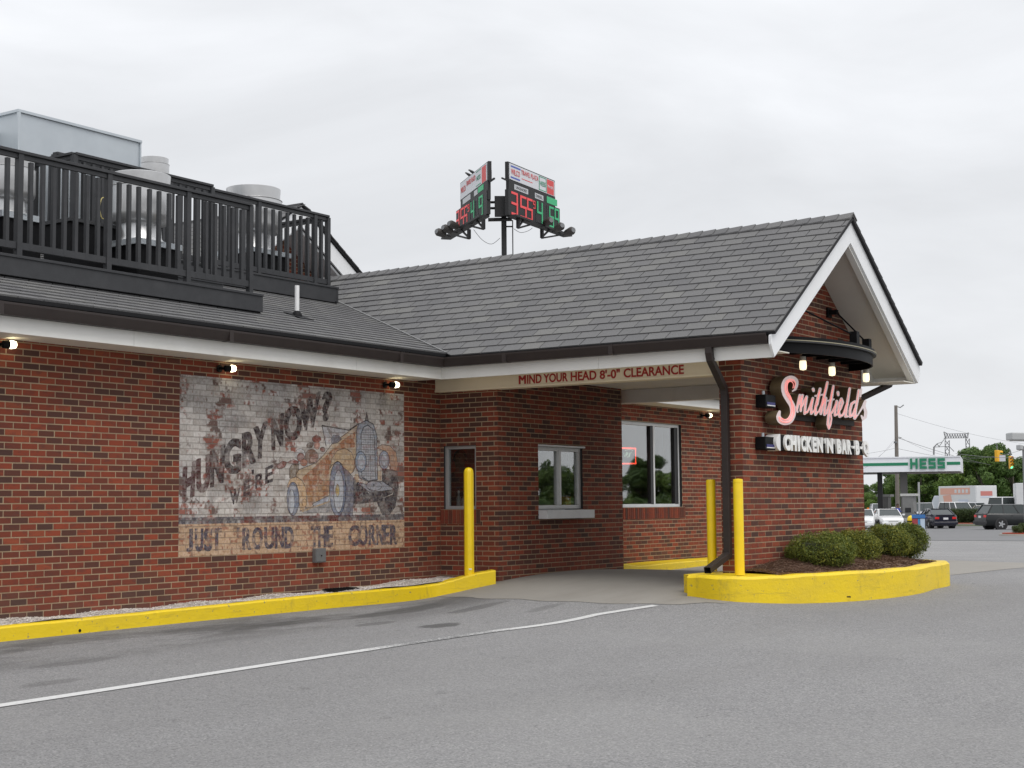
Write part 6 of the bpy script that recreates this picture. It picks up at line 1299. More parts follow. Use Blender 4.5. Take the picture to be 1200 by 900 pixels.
# small island bottom right with a shrub
pI = gpt(1203, 628); b = MB(); b.prism([(1.0*math.cos(t)+pI[0], 1.25*math.sin(t)+pI[1]) for t in np.linspace(0, 6.28, 33)[:-1]], (0, 0, 0), EX, EY, EZ, pI[2]-.3, pI[2]+.10); b.build('island_kerb', M_KERB, kind='structure')
b = MB(); b.prism([(0.9*math.cos(t)+pI[0], 1.12*math.sin(t)+pI[1]) for t in np.linspace(0, 6.28, 33)[:-1]], (0, 0, 0), EX, EY, EZ, pI[2]-.2, pI[2]+.15); b.build('red_mulch_strip', M_REDMULCH, kind='structure')
for px, dd, sc_, lab in ((1192, 0, .40, 'low green shrub on the small red mulched island at the right edge, left one'), (1202, .3, .52, 'low green shrub on the small red mulched island at the right edge, right one')):
    d = project(pI)[2]+dd; p = at_dir(px, d); p[2] = pI[2]+.12; t = thing('low_shrub', lab, 'shrub', p, 0, 'shrubs on the small island'); t.scale = (sc_*.75, sc_*.9, sc_*.85); link('foliage', LM, t, world=False); b = MB(); b.tube([(0, 0, -.05), (0, 0, .5)], .04, 6); b.build('stem', M_BARK, t, world=False)

# vehicles ------------------------------------------------------------
def paintm(name, c, rough=.28): return mat(name, c, rough, coat=.6, noise=(1.2, .05))
M_TYRE = mat('tyre', (.018,.018,.019), .85); M_RIM = mat('rim', (.50,.51,.52), .35, .7); M_CARG = mat('car_glass', (.03,.04,.04), .05, spec=.6); M_TAIL = mat('tail_lamp', (.50,.014,.014), .25, emis=((1, .05, .03), .12)); M_HEAD = mat('headlamp', (.75,.77,.78), .12, spec=.9); M_PLATE = mat('number_plate', (.7,.7,.72), .5); M_PLAST = mat('dark_plastic', (.03,.03,.032), .6)
def vehicle(name, label, cat, p, heading, L, Wd, H, low, roof, body, clear=.2, wheel=.32, glassm=None, two_tone=None, grille=True, spoiler=False, rear_glass=True, wb=None, group=None, side_windows=3):
    """low: [(x, z_top, half width factor)] silhouette of the lower body from rear to front; roof: [(x_base_rear),(x_top_rear),(x_top_front),(x_base_front)]"""
    t = thing(name, label, cat, p, math.radians(heading), group); hw = Wd/2; glassm = glassm or M_CARG
    b = MB(); secs = []
    for x, zt, wf in low:
        w_ = hw*wf; secs.append([(x, -w_*.90, clear), (x, -w_*.985, clear+.12), (x, -w_, (clear+zt)/2), (x, -w_*.975, zt-.10), (x, -w_*.90, zt-.015), (x, -w_*.45, zt+.012), (x, w_*.45, zt+.012), (x, w_*.90, zt-.015), (x, w_*.975, zt-.10), (x, w_, (clear+zt)/2), (x, w_*.985, clear+.12), (x, w_*.90, clear)])
    n = 12
    for s_ in secs: b.v += s_
    for i in range(len(secs)-1):
        for k in range(n): k2 = (k+1) % n; b.f.append((i*n+k, i*n+k2, (i+1)*n+k2, (i+1)*n+k)); b.t.append(0); b.m.append(0)
    b.f += [tuple(range(n))[::-1], tuple((len(secs)-1)*n+k for k in range(n))]; b.t += [0, 0]; b.m += [0, 0]; b.build('body', body, t, world=False, bevel=.02, auto=True)
    zb_at = lambda x: float(np.interp(x, [a for a, *_ in low], [q for _, q, _ in low]))
    x0, x1, x2, x3 = roof; wB, wT = hw*.90, hw*.72; zb0, zb3 = zb_at(x0)-.02, zb_at(x3)-.02; zB = lambda x: zb_at(x)-.02
    gb = MB(); gv = [(x0, -wB, zb0), (x3, -wB*.97, zb3), (x3, wB*.97, zb3), (x0, wB, zb0), (x1, -wT, H-.05), (x2, -wT, H-.05), (x2, wT, H-.05), (x1, wT, H-.05)]; mid1, mid2 = (x0+x3)/2, 0
    gb.raw(gv, [(0, 1, 5, 4), (1, 2, 6, 5), (2, 3, 7, 6), (3, 0, 4, 7)]); gb.build('glazing', glassm, t, world=False)
    rb = MB(); e = .05; rb.raw([(x1-e, -wT-.02, H-.055), (x2+e, -wT-.02, H-.055), (x2+e, wT+.02, H-.055), (x1-e, wT+.02, H-.055), (x1+.1, -wT*.82, H), (x2-.12, -wT*.82, H-.005), (x2-.12, wT*.82, H-.005), (x1+.1, wT*.82, H)], [(0, 1, 2, 3), (4, 5, 6, 7), (0, 1, 5, 4), (1, 2, 6, 5), (2, 3, 7, 6), (3, 0, 4, 7)]); rb.build('roof', body, t, world=False, bevel=.015, auto=True)
    for sy_ in (-1, 1):
        for (xa, xb) in ((x0, x1), (x3, x2)): m = MB(); m.bar((xa, sy_*wB*.985, (zb0 if xa == x0 else zb3)), (xb, sy_*(wT+.005), H-.04), .09 if xa == x0 else .06, .05, up=(0, 1, 0)); m.build('pillar', body, t, world=False)
        for k in range(1, side_windows): f = k/side_windows; xb = x0+(x3-x0)*f; xt = x1+(x2-x1)*f; m = MB(); m.bar((xb, sy_*(wB*.985), zB(xb)), (xt, sy_*(wT+.008), H-.05), .07, .03, up=(0, 1, 0)); m.build('pillar', body if k % 2 == 0 else M_PLAST, t, world=False)
        m = MB(); m.obox((x3-.15, sy_*(hw+.07), zb3+.09), (.05, 0, 0), (0, .09, 0), (0, 0, .06)); m.build('side_mirror', body, t, world=False, bevel=.02)
        # handles, lamps
        m = MB(); m.obox(((x0+x3)/2, sy_*(hw*.985), zB(0)-.14), (.09, 0, 0), (0, .012, 0), (0, 0, .015)); m.build('door_handle', M_PLAST, t, world=False)
        rx, fx = low[0][0], low[-1][0]; rz, fz = low[0][1], low[-1][1]; w0, w1 = low[0][2]*hw, low[-1][2]*hw
        m = MB(); m.obox((rx+.03, sy_*w0*.80, rz-.16), (.05, 0, 0), (0, w0*.19, 0), (0, 0, .075)); m.build('tail_lamp', M_TAIL, t, world=False, bevel=.01)
        m = MB(); m.obox((fx-.06, sy_*w1*.76, fz-.15), (.09, 0, 0), (0, w1*.22, 0), (0, 0, .07)); m.build('headlight', M_HEAD, t, world=False, bevel=.015)
    wb = wb or L*.58; xf, xr_ = L/2-.19*L, L/2-.19*L-wb
    for x in (xf, xr_):
        for sy_ in (-1, 1):
            y1 = sy_*(hw-.02); y0 = sy_*(hw-.22); m = MB(); m.tube([(x, sy_*(hw-.30), wheel*1.02), (x, sy_*(hw+.004), wheel*1.02)], wheel*1.16, 20); m.build('wheel_arch', M_PLAST, t, world=False)
            wh = MB(); wh.tube([(x, y0, wheel), (x, sy_*(hw+.012), wheel)], wheel, 22); w_o = wh.build('wheel', M_TYRE, t, world=False, bevel=.02)
            m = MB(); m.tube([(x, sy_*(hw+.0125), wheel), (x, sy_*(hw+.018), wheel)], wheel*.30, 14)
            for k in range(5): a = k*2*math.pi/5; m.bar((x, sy_*(hw+.016), wheel), (x+wheel*.60*math.cos(a), sy_*(hw+.016), wheel+wheel*.60*math.sin(a)), wheel*.2, .008, up=(0, 1, 0))
            m.lathe([(wheel*.56, 0), (wheel*.64, 0)], 20) if False else None; m.build('rim', M_RIM, w_o, world=False)
    fx = low[-1][0]; rx = low[0][0]
    if grille: m = MB(); m.obox((fx+.004, 0, low[-1][1]-.17), (.02, 0, 0), (0, hw*.38, 0), (0, 0, .055)); m.build('grille', M_PLAST, t, world=False, bevel=.008)
    m = MB(); m.obox((rx-.035, 0, clear+.20), (.07, 0, 0), (0, hw*.93, 0), (0, 0, .10)); m.build('rear_bumper', two_tone or body, t, world=False, bevel=.03); m = MB(); m.obox((fx+.02, 0, clear+.17), (.07, 0, 0), (0, hw*.88, 0), (0, 0, .11)); m.build('front_bumper', two_tone or body, t, world=False, bevel=.03)
    m = MB(); m.obox((rx-.02, 0, low[0][1]-.20), (.02, 0, 0), (0, .17, 0), (0, 0, .07)); m.build('number_plate', M_PLATE, t, world=False)
    if spoiler: m = MB(); m.obox((rx+.06, 0, low[0][1]+.05), (.10, 0, 0), (0, hw*.75, 0), (0, 0, .012)); m.build('spoiler', body, t, world=False)
    return t
SED = [(-2.35, .92, .84), (-2.25, 1.0, .93), (-1.7, 1.02, .98), (-.8, .98, 1.0), (.6, .96, 1.0), (1.1, .94, .99), (1.8, .84, .95), (2.2, .74, .88), (2.36, .64, .78)]
SUVL = [(-2.25, 1.05, .90), (-2.15, 1.10, .97), (-1.0, 1.08, 1.0), (.9, 1.06, 1.0), (1.2, 1.02, .99), (1.9, .96, .95), (2.2, .86, .88)]
def vp(px, yb, d): return at_dir(px, d)
P_WH = paintm('white_car_paint', (.80,.80,.80)); P_BK = paintm('black_blue_car_paint', (.010,.011,.025)); P_DG = mat('dark_green_grey_paint', (.006,.008,.009), .35, coat=.25); P_SV = paintm('silver_car_paint', (.42,.43,.45)); P_BG = paintm('beige_car_paint', (.40,.36,.30))
vehicle('parked_car', 'white four door sedan facing the camera beside the fuel pumps', 'car', at_dir(1039.5, 109), 198+12, 4.7, 1.82, 1.43, SED, (-1.75, -.95, .35, 1.15), P_WH)
vehicle('parked_car', 'black sedan seen from the rear leaving the gas station', 'car', at_dir(1096, 107), 18+17, 4.7, 1.80, 1.42, SED, (-1.75, -.95, .35, 1.15), P_BK, spoiler=True)
pS = gpt(1187, 620.5); vehicle('parked_car', 'dark station wagon SUV with roof rails at the right edge of the photo', 'car', pS, -47, 4.6, 1.84, 1.66, SUVL, (-2.1, -1.72, .45, 1.1), P_DG, clear=.28, wheel=.37, two_tone=M_PLAST, grille=False)
vehicle('parked_car', 'part of a white car at the brick wall corner, left of the white sedan', 'car', at_dir(1010.5, 107), 200, 4.4, 1.8, 1.4, SED, (-1.75, -.95, .35, 1.15), P_WH)
PICK = [(-2.9, 1.06, .92), (-2.8, 1.10, .97), (-.2, 1.12, 1.0), (.9, 1.12, 1.0), (1.3, 1.12, .98), (2.4, 1.06, .95), (2.7, .95, .90)]
vehicle('pickup_truck', 'silver pickup truck behind the fuel pump, parked across the road', 'pickup truck', at_dir(1083, 138), 200, 5.6, 1.95, 1.9, PICK, (-.9, -.65, .7, 1.35), P_SV, clear=.4, wheel=.4, side_windows=2)
vehicle('parked_car', 'silver minivan behind the farther fuel pump', 'car', at_dir(1031, 140), 205, 4.8, 1.9, 1.85, SUVL, (-2.1, -1.9, .5, 1.4), P_SV, clear=.25, wheel=.34)
vehicle('parked_car', 'white car seen between the two fuel pumps', 'car', at_dir(1048, 142), 195, 4.7, 1.8, 1.5, SED, (-1.75, -.95, .35, 1.15), P_WH)
vehicle('parked_car', 'white van just left of centre in front of the box truck', 'car', at_dir(1122, 140), 230, 4.9, 1.95, 1.95, SUVL, (-2.1, -1.9, .6, 1.3), P_WH, clear=.4, wheel=.36)
vehicle('parked_car', 'silver wagon in front of the rear end of the box truck', 'car', at_dir(1143, 141), -60, 4.8, 1.9, 1.9, SUVL, (-2.1, -1.8, .6, 1.3), P_SV, clear=.35, wheel=.36)
vehicle('parked_car', 'beige car behind the hedge, left of the white minibus', 'car', at_dir(1166, 139), -40, 4.6, 1.8, 1.6, SUVL, (-2.1, -1.7, .5, 1.2), P_BG, clear=.3, wheel=.34)
vehicle('minibus', 'white high roofed minibus above the dark station wagon', 'minibus', at_dir(1189, 133), -25, 5.6, 2.0, 2.35, [(-2.8, 1.2, .94), (-2.7, 1.3, .98), (1.4, 1.28, 1.0), (2.0, 1.2, .97), (2.7, 1.0, .88)], (-2.6, -2.4, 1.3, 2.1), P_WH, clear=.35, wheel=.36, side_windows=5)
for i, (X, Y, hd, pm_, lb) in enumerate(((22, -9.5, 100, P_SV, 'silver car parked across the lot, reflected low in the wide window'), (27, -12.5, 100, P_BK, 'black car parked across the lot, reflected in the wide window'), (32, -16, 95, P_WH, 'white car parked across the lot, reflected in the wide window'), (36, -20.5, 95, P_SV, 'second silver car parked farther across the lot, reflected in the window'))):
    vehicle('parked_car', lb, 'car', (X, Y, h(X, Y)), hd, 4.7, 1.82, 1.43, SED, (-1.75, -.95, .35, 1.15), pm_)
# box truck
pt_ = at_dir(1131, 150); T = thing('box_truck', 'white box truck with orange and blue panel graphics parked behind the hedge', 'truck', pt_, math.radians(18+36))
M_BT = mat('truck_box_white', (.66, .67, .68), .5, noise=(.6, .08)); lw_, ww_ = 6.0, 2.4
f2 = W(1097, 580, 146)
b = MB(); b.box(-3.4, 2.6, -1.25, 1.25, .9, 3.55); b.build('cargo_box', M_BT, T, world=False, bevel=.03)
sd_ = 1.258
def decal(pts, m_, name='side_graphic', side=1): b = MB(); b.prism(pts, (0, side*sd_, 0), EX, EZ, (0, side, 0), 0, .006); b.build(name, m_, T, world=False)
M_ORD = mat('orange_decal', (.70, .38, .30), .5); M_BLD = mat('blue_decal', (.10, .16, .50), .5); M_PLD = mat('pale_decal', (.55, .60, .70), .5)
for sgn in (1, -1):
    decal([(-2.5, 2.7), (2.3, 2.7), (2.3, 3.35), (-2.5, 3.35)], M_ORD, side=sgn); decal([(.2, 1.3), (1.6, 1.6), (1.9, 2.6), (.6, 2.68)], M_ORD, side=sgn); decal([(-2.2, 1.9), (-.6, 1.9), (-.6, 2.2), (-2.2, 2.2)], M_PLD, side=sgn)
for k in range(4): b = MB(); b.box(-2.2+k*.6, -1.85+k*.6, -sd_-.012, -sd_-.0065, 2.85, 3.2); b.box(-2.2+k*.6, -1.85+k*.6, sd_+.0065, sd_+.012, 2.85, 3.2); b.build('side_letter', M_BT, T, world=False)
b = MB(); b.box(-3.42, -3.405, -1.15, 1.15, 1.0, 3.4); rd = b.build('rear_door', M_BT, T, world=False); b = MB(); b.box(-3.435, -3.422, -.7, .7, 2.55, 3.0); b.build('door_graphic', mat('red_decal', (.55, .20, .18), .5), rd, world=False); b = MB(); b.box(-3.435, -3.422, -.7, .7, 2.35, 2.5); b.build('door_graphic', M_PLD, rd, world=False)
b = MB(); b.raw([(2.7, -1.1, .6), (4.5, -1.1, .6), (4.5, 1.1, .6), (2.7, 1.1, .6), (2.7, -1.1, 2.6), (3.7, -1.05, 2.6), (3.7, 1.05, 2.6), (2.7, 1.1, 2.6), (4.35, -1.1, 1.5), (4.35, 1.1, 1.5)], [(0, 3, 2, 1), (4, 5, 6, 7), (0, 4, 7, 3), (5, 8, 9, 6), (8, 1, 2, 9), (0, 1, 8, 5, 4), (3, 7, 6, 9, 2)]); b.build('cab', mat('cab_blue_white', (.55, .58, .66), .4), T, world=False, bevel=.05)
b = MB(); b.raw([(3.74, -.98, 2.52), (4.36, -1.0, 1.56), (4.36, 1.0, 1.56), (3.74, .98, 2.52)], [(0, 1, 2, 3)]); b.build('windscreen', M_CARG, T, world=False)
for x in (-2.0, 3.7):
    for sy_ in (-1, 1): b = MB(); b.tube([(x, sy_*.85, .48), (x, sy_*1.2, .48)], .48, 20); wo = b.build('wheel', M_TYRE, T, world=False); b = MB(); b.tube([(x, sy_*1.201, .48), (x, sy_*1.21, .48)], .26, 14); b.build('rim', M_RIM, wo, world=False)
b = MB(); b.box(-3.3, 3.6, -.5, .5, .55, .88); b.build('chassis', M_PLAST, T, world=False)
# white trailer edge at the right border
T = thing('white_trailer', 'white trailer box just entering at the right edge above the minibus', 'trailer', at_dir(1206, 128), math.radians(18)); b = MB(); b.box(-.2, 5, -1.2, 1.05, 1.0, 3.5); b.build('cargo_box', M_BT, T, world=False, bevel=.03); b = MB(); b.tube([(1, -1.2, .45), (1, 1.0, .45)], .45, 16); b.build('wheel', M_TYRE, T, world=False); b = MB(); b.tube([(3.6, -1.2, .45), (3.6, 1.0, .45)], .45, 16); b.build('wheel', M_TYRE, T, world=False)
# yellow ball topped guard post, newspaper style racks, cones
p = at_dir(1067, 104); T = thing('pump_guard_post', 'short yellow dome topped guard post in front of the nearer fuel pump', 'guard post', p); b = MB(); b.lathe([(.26, 0), (.26, .62), (.24, .78), (.15, .90), (0, .95)], 20); b.build('post', M_YELB, T, world=False, auto=True); b = MB(); b.lathe([(.27, .50), (.272, .52), (.272, .56), (.27, .58)], 20); b.build('band', M_BLACK, T, world=False)
p = at_dir(1075.8, 103); T = thing('merchandise_rack', 'blue, white and red merchandise rack between the fuel pump and the black sedan', 'rack', p, math.radians(18)); b = MB(); b.box(-.25, .25, -.45, .45, .75, 1.0); b.build('top_shelf', mat('rack_blue', (.04, .16, .42), .5), T, world=False)
b = MB(); b.box(-.22, .22, .05, .42, .32, .72); b.build('red_goods', mat('rack_red', (.35, .05, .06), .5), T, world=False); b = MB(); b.box(-.22, .22, -.42, -.12, .02, .72); b.build('white_goods', mat('rack_white', (.5, .6, .72), .5), T, world=False); b = MB(); b.box(-.22, .22, -.1, .04, .02, .72); b.build('blue_goods', mat('rack_blue2', (.05, .25, .5), .5), T, world=False); b = MB(); b.box(.2, .22, -.45, .45, .02, .75); b.build('frame', M_PLAST, T, world=False)
p = at_dir(1017, 112); T = thing('marker_post', 'orange and white marker post at the left end of the station forecourt', 'marker post', p); b = MB(); b.lathe([(.09, 0), (.07, .9), (0, .9)], 12); b.build('white_base', M_PVC, T, world=False); b = MB(); b.lathe([(.09, .9), (.09, 1.5), (0, 1.55)], 12); b.build('orange_top', mat('orange_plastic', (.8, .22, .04), .5), T, world=False)
p = at_dir(1076.8, 131); T = thing('light_pole', 'thin plain light pole behind the fuel pump in front of the trees', 'pole', p); b = MB(); b.tube([p, W(1076.6, 565, 131)], .09, 8); b.build('pole', mat('pole_pale', (.40, .41, .42), .5), T); b = MB(); b.tube([p, p+np.array((0, 0, .15))], .16, 8); b.build('base', M_STEEL, T)

# ------------------------------------------------------------------ tall price sign
T = thing('price_sign', 'tall pole sign with two angled price boards showing red and green digits', 'sign', at_dir(590.3, 110)); D0 = 110
M_SB = mat('sign_black', (.012,.012,.013), .6); M_SW = mat('sign_white_panel', (.62,.63,.66), .5); M_LR = mat('led_red', (.6,.05,.05), .5, emis=((1, .10, .12), .22)); M_LG = mat('led_green', (.03,.34,.15), .5, emis=((.06, 1, .36), .07)); M_LO = mat('led_off', (.05,.05,.055), .6); M_SR = mat('sign_red', (.62,.06,.06), .5); M_SBL = mat('sign_blue', (.06,.10,.40), .5); M_SG = mat('sign_green', (.02,.26,.14), .5); M_LBL = mat('sign_label', (.50,.51,.53), .5); M_FL = mat('floodlight', (.05,.045,.042), .6)
base = T.location; gz0 = h(base[0], base[1]); tp = W(589.5, 236, D0+.6)
def pcol(px, y0, y1, w_, d, nm): a_ = W(px, y0, d); c = (a_[0], a_[1], y1) if y1 < 1.5 else W(px, y1, d); b = MB(); b.tube([c, a_], w_/2/F_PX*d, 12); b.build(nm, M_SB, T, auto=True)
pcol(590.3, 232, gz0, 6.2, D0+1.4, 'pole'); pcol(600.7, 258, gz0, 1.3, D0+1.4, 'conduit')
b = MB(); b.tube([W(590, 265.5, D0+1.4), W(600.7, 265.5, D0+1.4)], .06, 6); b.build('conduit_strut', M_SB, T)
for y in (237, 244): b = MB(); b.tube([W(573.5, y, D0+1.2), W(597, y, D0+1.2)], .10, 6); b.build('cross_tube', M_SB, T)
b = MB(); b.tube([W(572, 257.5, D0+1.0), W(600, 257, D0+1.0)], .14, 8); b.build('cross_tube', M_SB, T); b = MB(); c_ = W(587.5, 242, D0+1.0); b.obox(c_, np.array(R_)*.50, _f*.4, (0, 0, .75)); b.build('junction_box', M_SB, T)
class Panel:
    def __init__(s, px, ang, N_sign):
        s.P0 = W(px, 230, D0); s.e = np.array((math.cos(math.radians(ang)), math.sin(math.radians(ang)), 0.)); n = np.array((s.e[1], -s.e[0], 0.)); s.n = n if n @ (CAM-s.P0) > 0 else -n
    def sz(s, px, py): r = ray(px, py); t = ((s.P0-CAM) @ s.n)/(r @ s.n); P = CAM+r*t; return float((P-s.P0) @ s.e), float(P[2])
    def rect(s, o, k, xl, ytl, ybl, xr, ytr, ybr):
        A = [s.sz(o[0]+x/k, o[1]+y/k) for x, y in ((xl, ytl), (xl, ybl), (xr, ytr), (xr, ybr))]; return A[0][0], A[2][0], (A[1][1]+A[3][1])/2, (A[0][1]+A[2][1])/2
    def slab(s, nm, r, d0, d1, m_, parent=None): u0, u1 = sorted(r[:2]); b = MB(); b.prism([(u0, r[2]), (u1, r[2]), (u1, r[3]), (u0, r[3])], s.P0*np.array((1, 1, 0)), s.e, EZ, s.n, d0, d1); return b.build(nm, m_, parent or T)
SEG = {'3': 'abcdg', '5': 'acdfg', '9': 'abcdfg', '4': 'bcfg', '1': 'bc', '0': 'abcdef'}
def digit(pn, ch, u0, u1, z0, z1, m_, rev, d=.10):
    if rev: pass
    w_ = u1-u0; t = abs(w_)*.20; tz = (z1-z0)*.10; zc = (z0+z1)/2; b = MB(); O = pn.P0*np.array((1, 1, 0)); du = 1 if w_ > 0 else -1
    R4 = {'a': (u0, u1, z1-tz, z1), 'd': (u0, u1, z0, z0+tz), 'g': (u0, u1, zc-tz/2, zc+tz/2), 'f': (u0, u0+du*t, zc, z1), 'e': (u0, u0+du*t, z0, zc), 'b': (u1-du*t, u1, zc, z1), 'c': (u1-du*t, u1, z0, zc)}
    for k in SEG[ch]: q = R4[k]; a_, c_ = sorted(q[:2]); b.prism([(a_, q[2]), (c_, q[2]), (c_, q[3]), (a_, q[3])], O, pn.e, EZ, pn.n, d, d+.012+.002*'abcdefg'.index(k))
    b.build('price_digit', m_, T)
def ptext(pn, txt, r, m_, d=.065):
    u0, u1, z0, z1 = r; left = u0 if pn.sz(595, 230)[0] is not None else u0
    dirv = pn.e if u1 > u0 else -pn.e; O = pn.P0*np.array((1, 1, 0))+pn.e*u0+np.array((0, 0, z0))+pn.n*d; text_mesh(txt, abs(u1-u0), z1-z0, .01, 'sign_text', m_, T, frame(O, dirv, EZ, pn.n))
PR = Panel(595.2, 5.9, 1); o, k = (580, 180), 8.18
lin = lambda x, a0, a1, x0=130, x1=568: a0+(a1-a0)*(x-x0)/(x1-x0)
wt = lambda x: lin(x, 80, 268); wb_ = lambda x: lin(x, 240, 422)
def sub(x0, x1, f0, f1): return PR.rect(o, k, x0, wt(x0)+(wb_(x0)-wt(x0))*f0, wt(x0)+(wb_(x0)-wt(x0))*f1, x1, wt(x1)+(wb_(x1)-wt(x1))*f0, wt(x1)+(wb_(x1)-wt(x1))*f1)
PR.slab('board_frame', PR.rect(o, k, 124, 73, 248, 574, 262, 432), -.25, 0, M_SB); PR.slab('name_board', sub(134, 566, .03, .97), .0, .05, M_SW)
ptext(PR, 'WILCO', sub(148, 232, .34, .68), M_SR); PR.slab('blue_bar', sub(145, 240, .14, .24), .051, .056, M_SBL); PR.slab('blue_bar', sub(145, 235, .80, .90), .051, .056, M_SBL); ptext(PR, 'TRAVEL PLAZA', sub(245, 408, .16, .44), M_SR); ptext(PR, 'welcome', sub(248, 355, .62, .76), M_SR) if False else PR.slab('red_line', sub(250, 355, .66, .71), .051, .056, M_SR)
for x0_, x1_, f0, f1 in ((415, 488, .06, .11), (415, 488, .86, .91), (415, 421, .11, .86), (482, 488, .11, .86)): PR.slab('green_border', sub(x0_, x1_, f0, f1), .051, .058, M_SG)
ptext(PR, 'HESS', sub(425, 478, .34, .62), M_SG); PR.slab('red_patch', sub(492, 558, .05, .92), .051, .056, M_SR); ptext(PR, "Wendy's", sub(497, 553, .36, .62), M_SW, .058)
lt = lambda x: lin(x, 340, 530, 118, 612); lb = lambda x: lin(x, 588, 752, 118, 612)
def ls(x0, x1, f0, f1): return PR.rect(o, k, x0, lt(x0)+(lb(x0)-lt(x0))*f0, lt(x0)+(lb(x0)-lt(x0))*f1, x1, lt(x1)+(lb(x1)-lt(x1))*f0, lt(x1)+(lb(x1)-lt(x1))*f1)
PR.slab('price_cabinet', ls(118, 378, 0, 1), -.2, .09, M_SB); PR.slab('price_cabinet', ls(382, 612, 0.0, 1), -.2, .085, M_SB); PR.slab('filler_panel', PR.rect(o, k, 128, 240, 345, 574, 425, 520), -.2, .04, M_SB)
def lab(x0, x1, y0l, y1l, y0r, y1r, m_, nm='label_panel', tx=None):
    r = PR.rect(o, k, x0, y0l, y1l, x1, y0r, y1r); PR.slab(nm, r, .041, .06, m_)
    if tx: ptext(PR, tx, (r[0]+(r[1]-r[0])*.1, r[1]-(r[1]-r[0])*.1, r[2]+(r[3]-r[2])*.25, r[3]-(r[3]-r[2])*.25), M_SB, .062)
lab(180, 312, 292, 345, 345, 392, M_LBL, tx='UNLEADED'); lab(378, 458, 372, 425, 408, 458, M_LBL, tx='DIESEL'); lab(492, 590, 405, 470, 448, 508, M_LG)
for ch, x0_, x1_, f0, f1, m_ in (('3', 145, 207, .04, .94, M_LR), ('5', 230, 290, .06, .95, M_LR), ('5', 296, 348, .06, .95, M_LR), ('9', 354, 375, .08, .40, M_LR), ('4', 392, 446, .04, .94, M_LG), ('1', 470, 495, .04, .9, M_LO), ('5', 508, 552, .05, .94, M_LG), ('9', 560, 603, .05, .94, M_LG)):
    u0, u1, z0, z1 = ls(x0_, x1_, f0, f1); digit(PR, ch, u0, u1, z0, z1, m_, False)
PL_ = Panel(571.6, 51.3, 1); o2, k2 = (490, 170), 6.0
wl_ = lambda x: lin(x, 268, 120, 300, 488); wlb = lambda x: lin(x, 385, 256, 300, 488); l2t = lambda x: lin(x, 462, 322, 275, 490); l2b = lambda x: lin(x, 612, 492, 275, 490)
def s2(x0, x1, f0, f1, ft=wl_, fb=wlb): return PL_.rect(o2, k2, x0, ft(x0)+(fb(x0)-ft(x0))*f0, ft(x0)+(fb(x0)-ft(x0))*f1, x1, ft(x1)+(fb(x1)-ft(x1))*f0, ft(x1)+(fb(x1)-ft(x1))*f1)
PL_.slab('board_frame', s2(296, 493, -.03, 1.03), -.25, 0, M_SB); PL_.slab('name_board', s2(301, 486, .03, .97), .0, .05, M_SW); ptext(PL_, 'WILCO', s2(306, 338, .34, .68), M_SR); ptext(PL_, 'TRAVEL PLAZA', s2(344, 408, .20, .48), M_SR); PL_.slab('green_border', s2(412, 446, .08, .13), .051, .058, M_SG); PL_.slab('green_border', s2(412, 446, .84, .89), .051, .058, M_SG); ptext(PL_, 'HESS', s2(416, 443, .36, .60), M_SG); PL_.slab('red_patch', s2(452, 481, .08, .92), .051, .056, M_SR)
PL_.slab('filler_panel', PL_.rect(o2, k2, 302, 380, 500, 492, 250, 400), -.2, .04, M_SB); PL_.slab('price_cabinet', s2(275, 374, 0, 1, l2t, l2b), -.2, .09, M_SB); PL_.slab('price_cabinet', s2(377, 490, 0, 1, l2t, l2b), -.2, .085, M_SB)
PL_.slab('label_panel', PL_.rect(o2, k2, 318, 380, 415, 372, 345, 385), .041, .06, M_LBL); PL_.slab('label_panel', PL_.rect(o2, k2, 398, 325, 362, 422, 308, 345), .041, .06, M_LBL); PL_.slab('label_panel', PL_.rect(o2, k2, 426, 300, 338, 464, 275, 312), .041, .06, M_LG)
for ch, x0_, x1_, f0, f1, m_ in (('3', 277, 298, .06, .94, M_LR), ('5', 308, 330, .06, .94, M_LR), ('5', 334, 354, .06, .94, M_LR), ('9', 358, 369, .08, .4, M_LR), ('4', 380, 402, .06, .94, M_LG), ('0', 408, 428, .06, .94, M_LO), ('9', 436, 463, .05, .94, M_LG)):
    u0, u1, z0, z1 = s2(x0_, x1_, f0, f1, l2t, l2b); digit(PL_, ch, u0, u1, z0, z1, m_, False)
# catwalks, brackets and floodlights at the far ends
def zb_of(pn, px, py, off=0): u, z = pn.sz(px, py); return pn.P0*np.array((1, 1, 0))+pn.e*u+np.array((0, 0, z))+pn.n*off
for pn, near_, far_, brk in ((PR, (596, 253), (662, 277), ((603, 610, 616, 256.5), (631, 640, 652, 268.5))), (PL_, (571.5, 253), (526, 280), ((571, 563, 556, 257.5), (554, 545, 540, 269)))):
    a_, c_ = zb_of(pn, *near_, .25), zb_of(pn, *far_, .25); b = MB(); b.bar(a_, (c_[0], c_[1], a_[2]+(c_[2]-a_[2])*0), .8, .16) if False else b.bar(a_, c_, .8, .14); b.build('catwalk', M_SB, T)
    for x1_, x2_, x3_, y_ in brk:
        p1, p2 = zb_of(pn, x1_, y_-1, .6), zb_of(pn, x2_, y_-1, .6); dn = np.array((0, 0, -.72)); b = MB(); q1, q2 = zb_of(pn, x1_, y_-1.0, -.1), zb_of(pn, x1_, y_-1.0, .9)
        b.bar(zb_of(pn, x1_, y_, .3), zb_of(pn, x1_, y_, .3)+dn, .22, .22, up=(1, 0, 0)); b.bar(zb_of(pn, x1_, y_, .3)+dn, zb_of(pn, x3_, y_+1.5, .3)+dn*.55, .16, .12); b.bar(zb_of(pn, x1_, y_, .3)+dn*.9, zb_of(pn, x2_, y_+1, .3), .12, .12); b.build('bracket', M_SB, T)
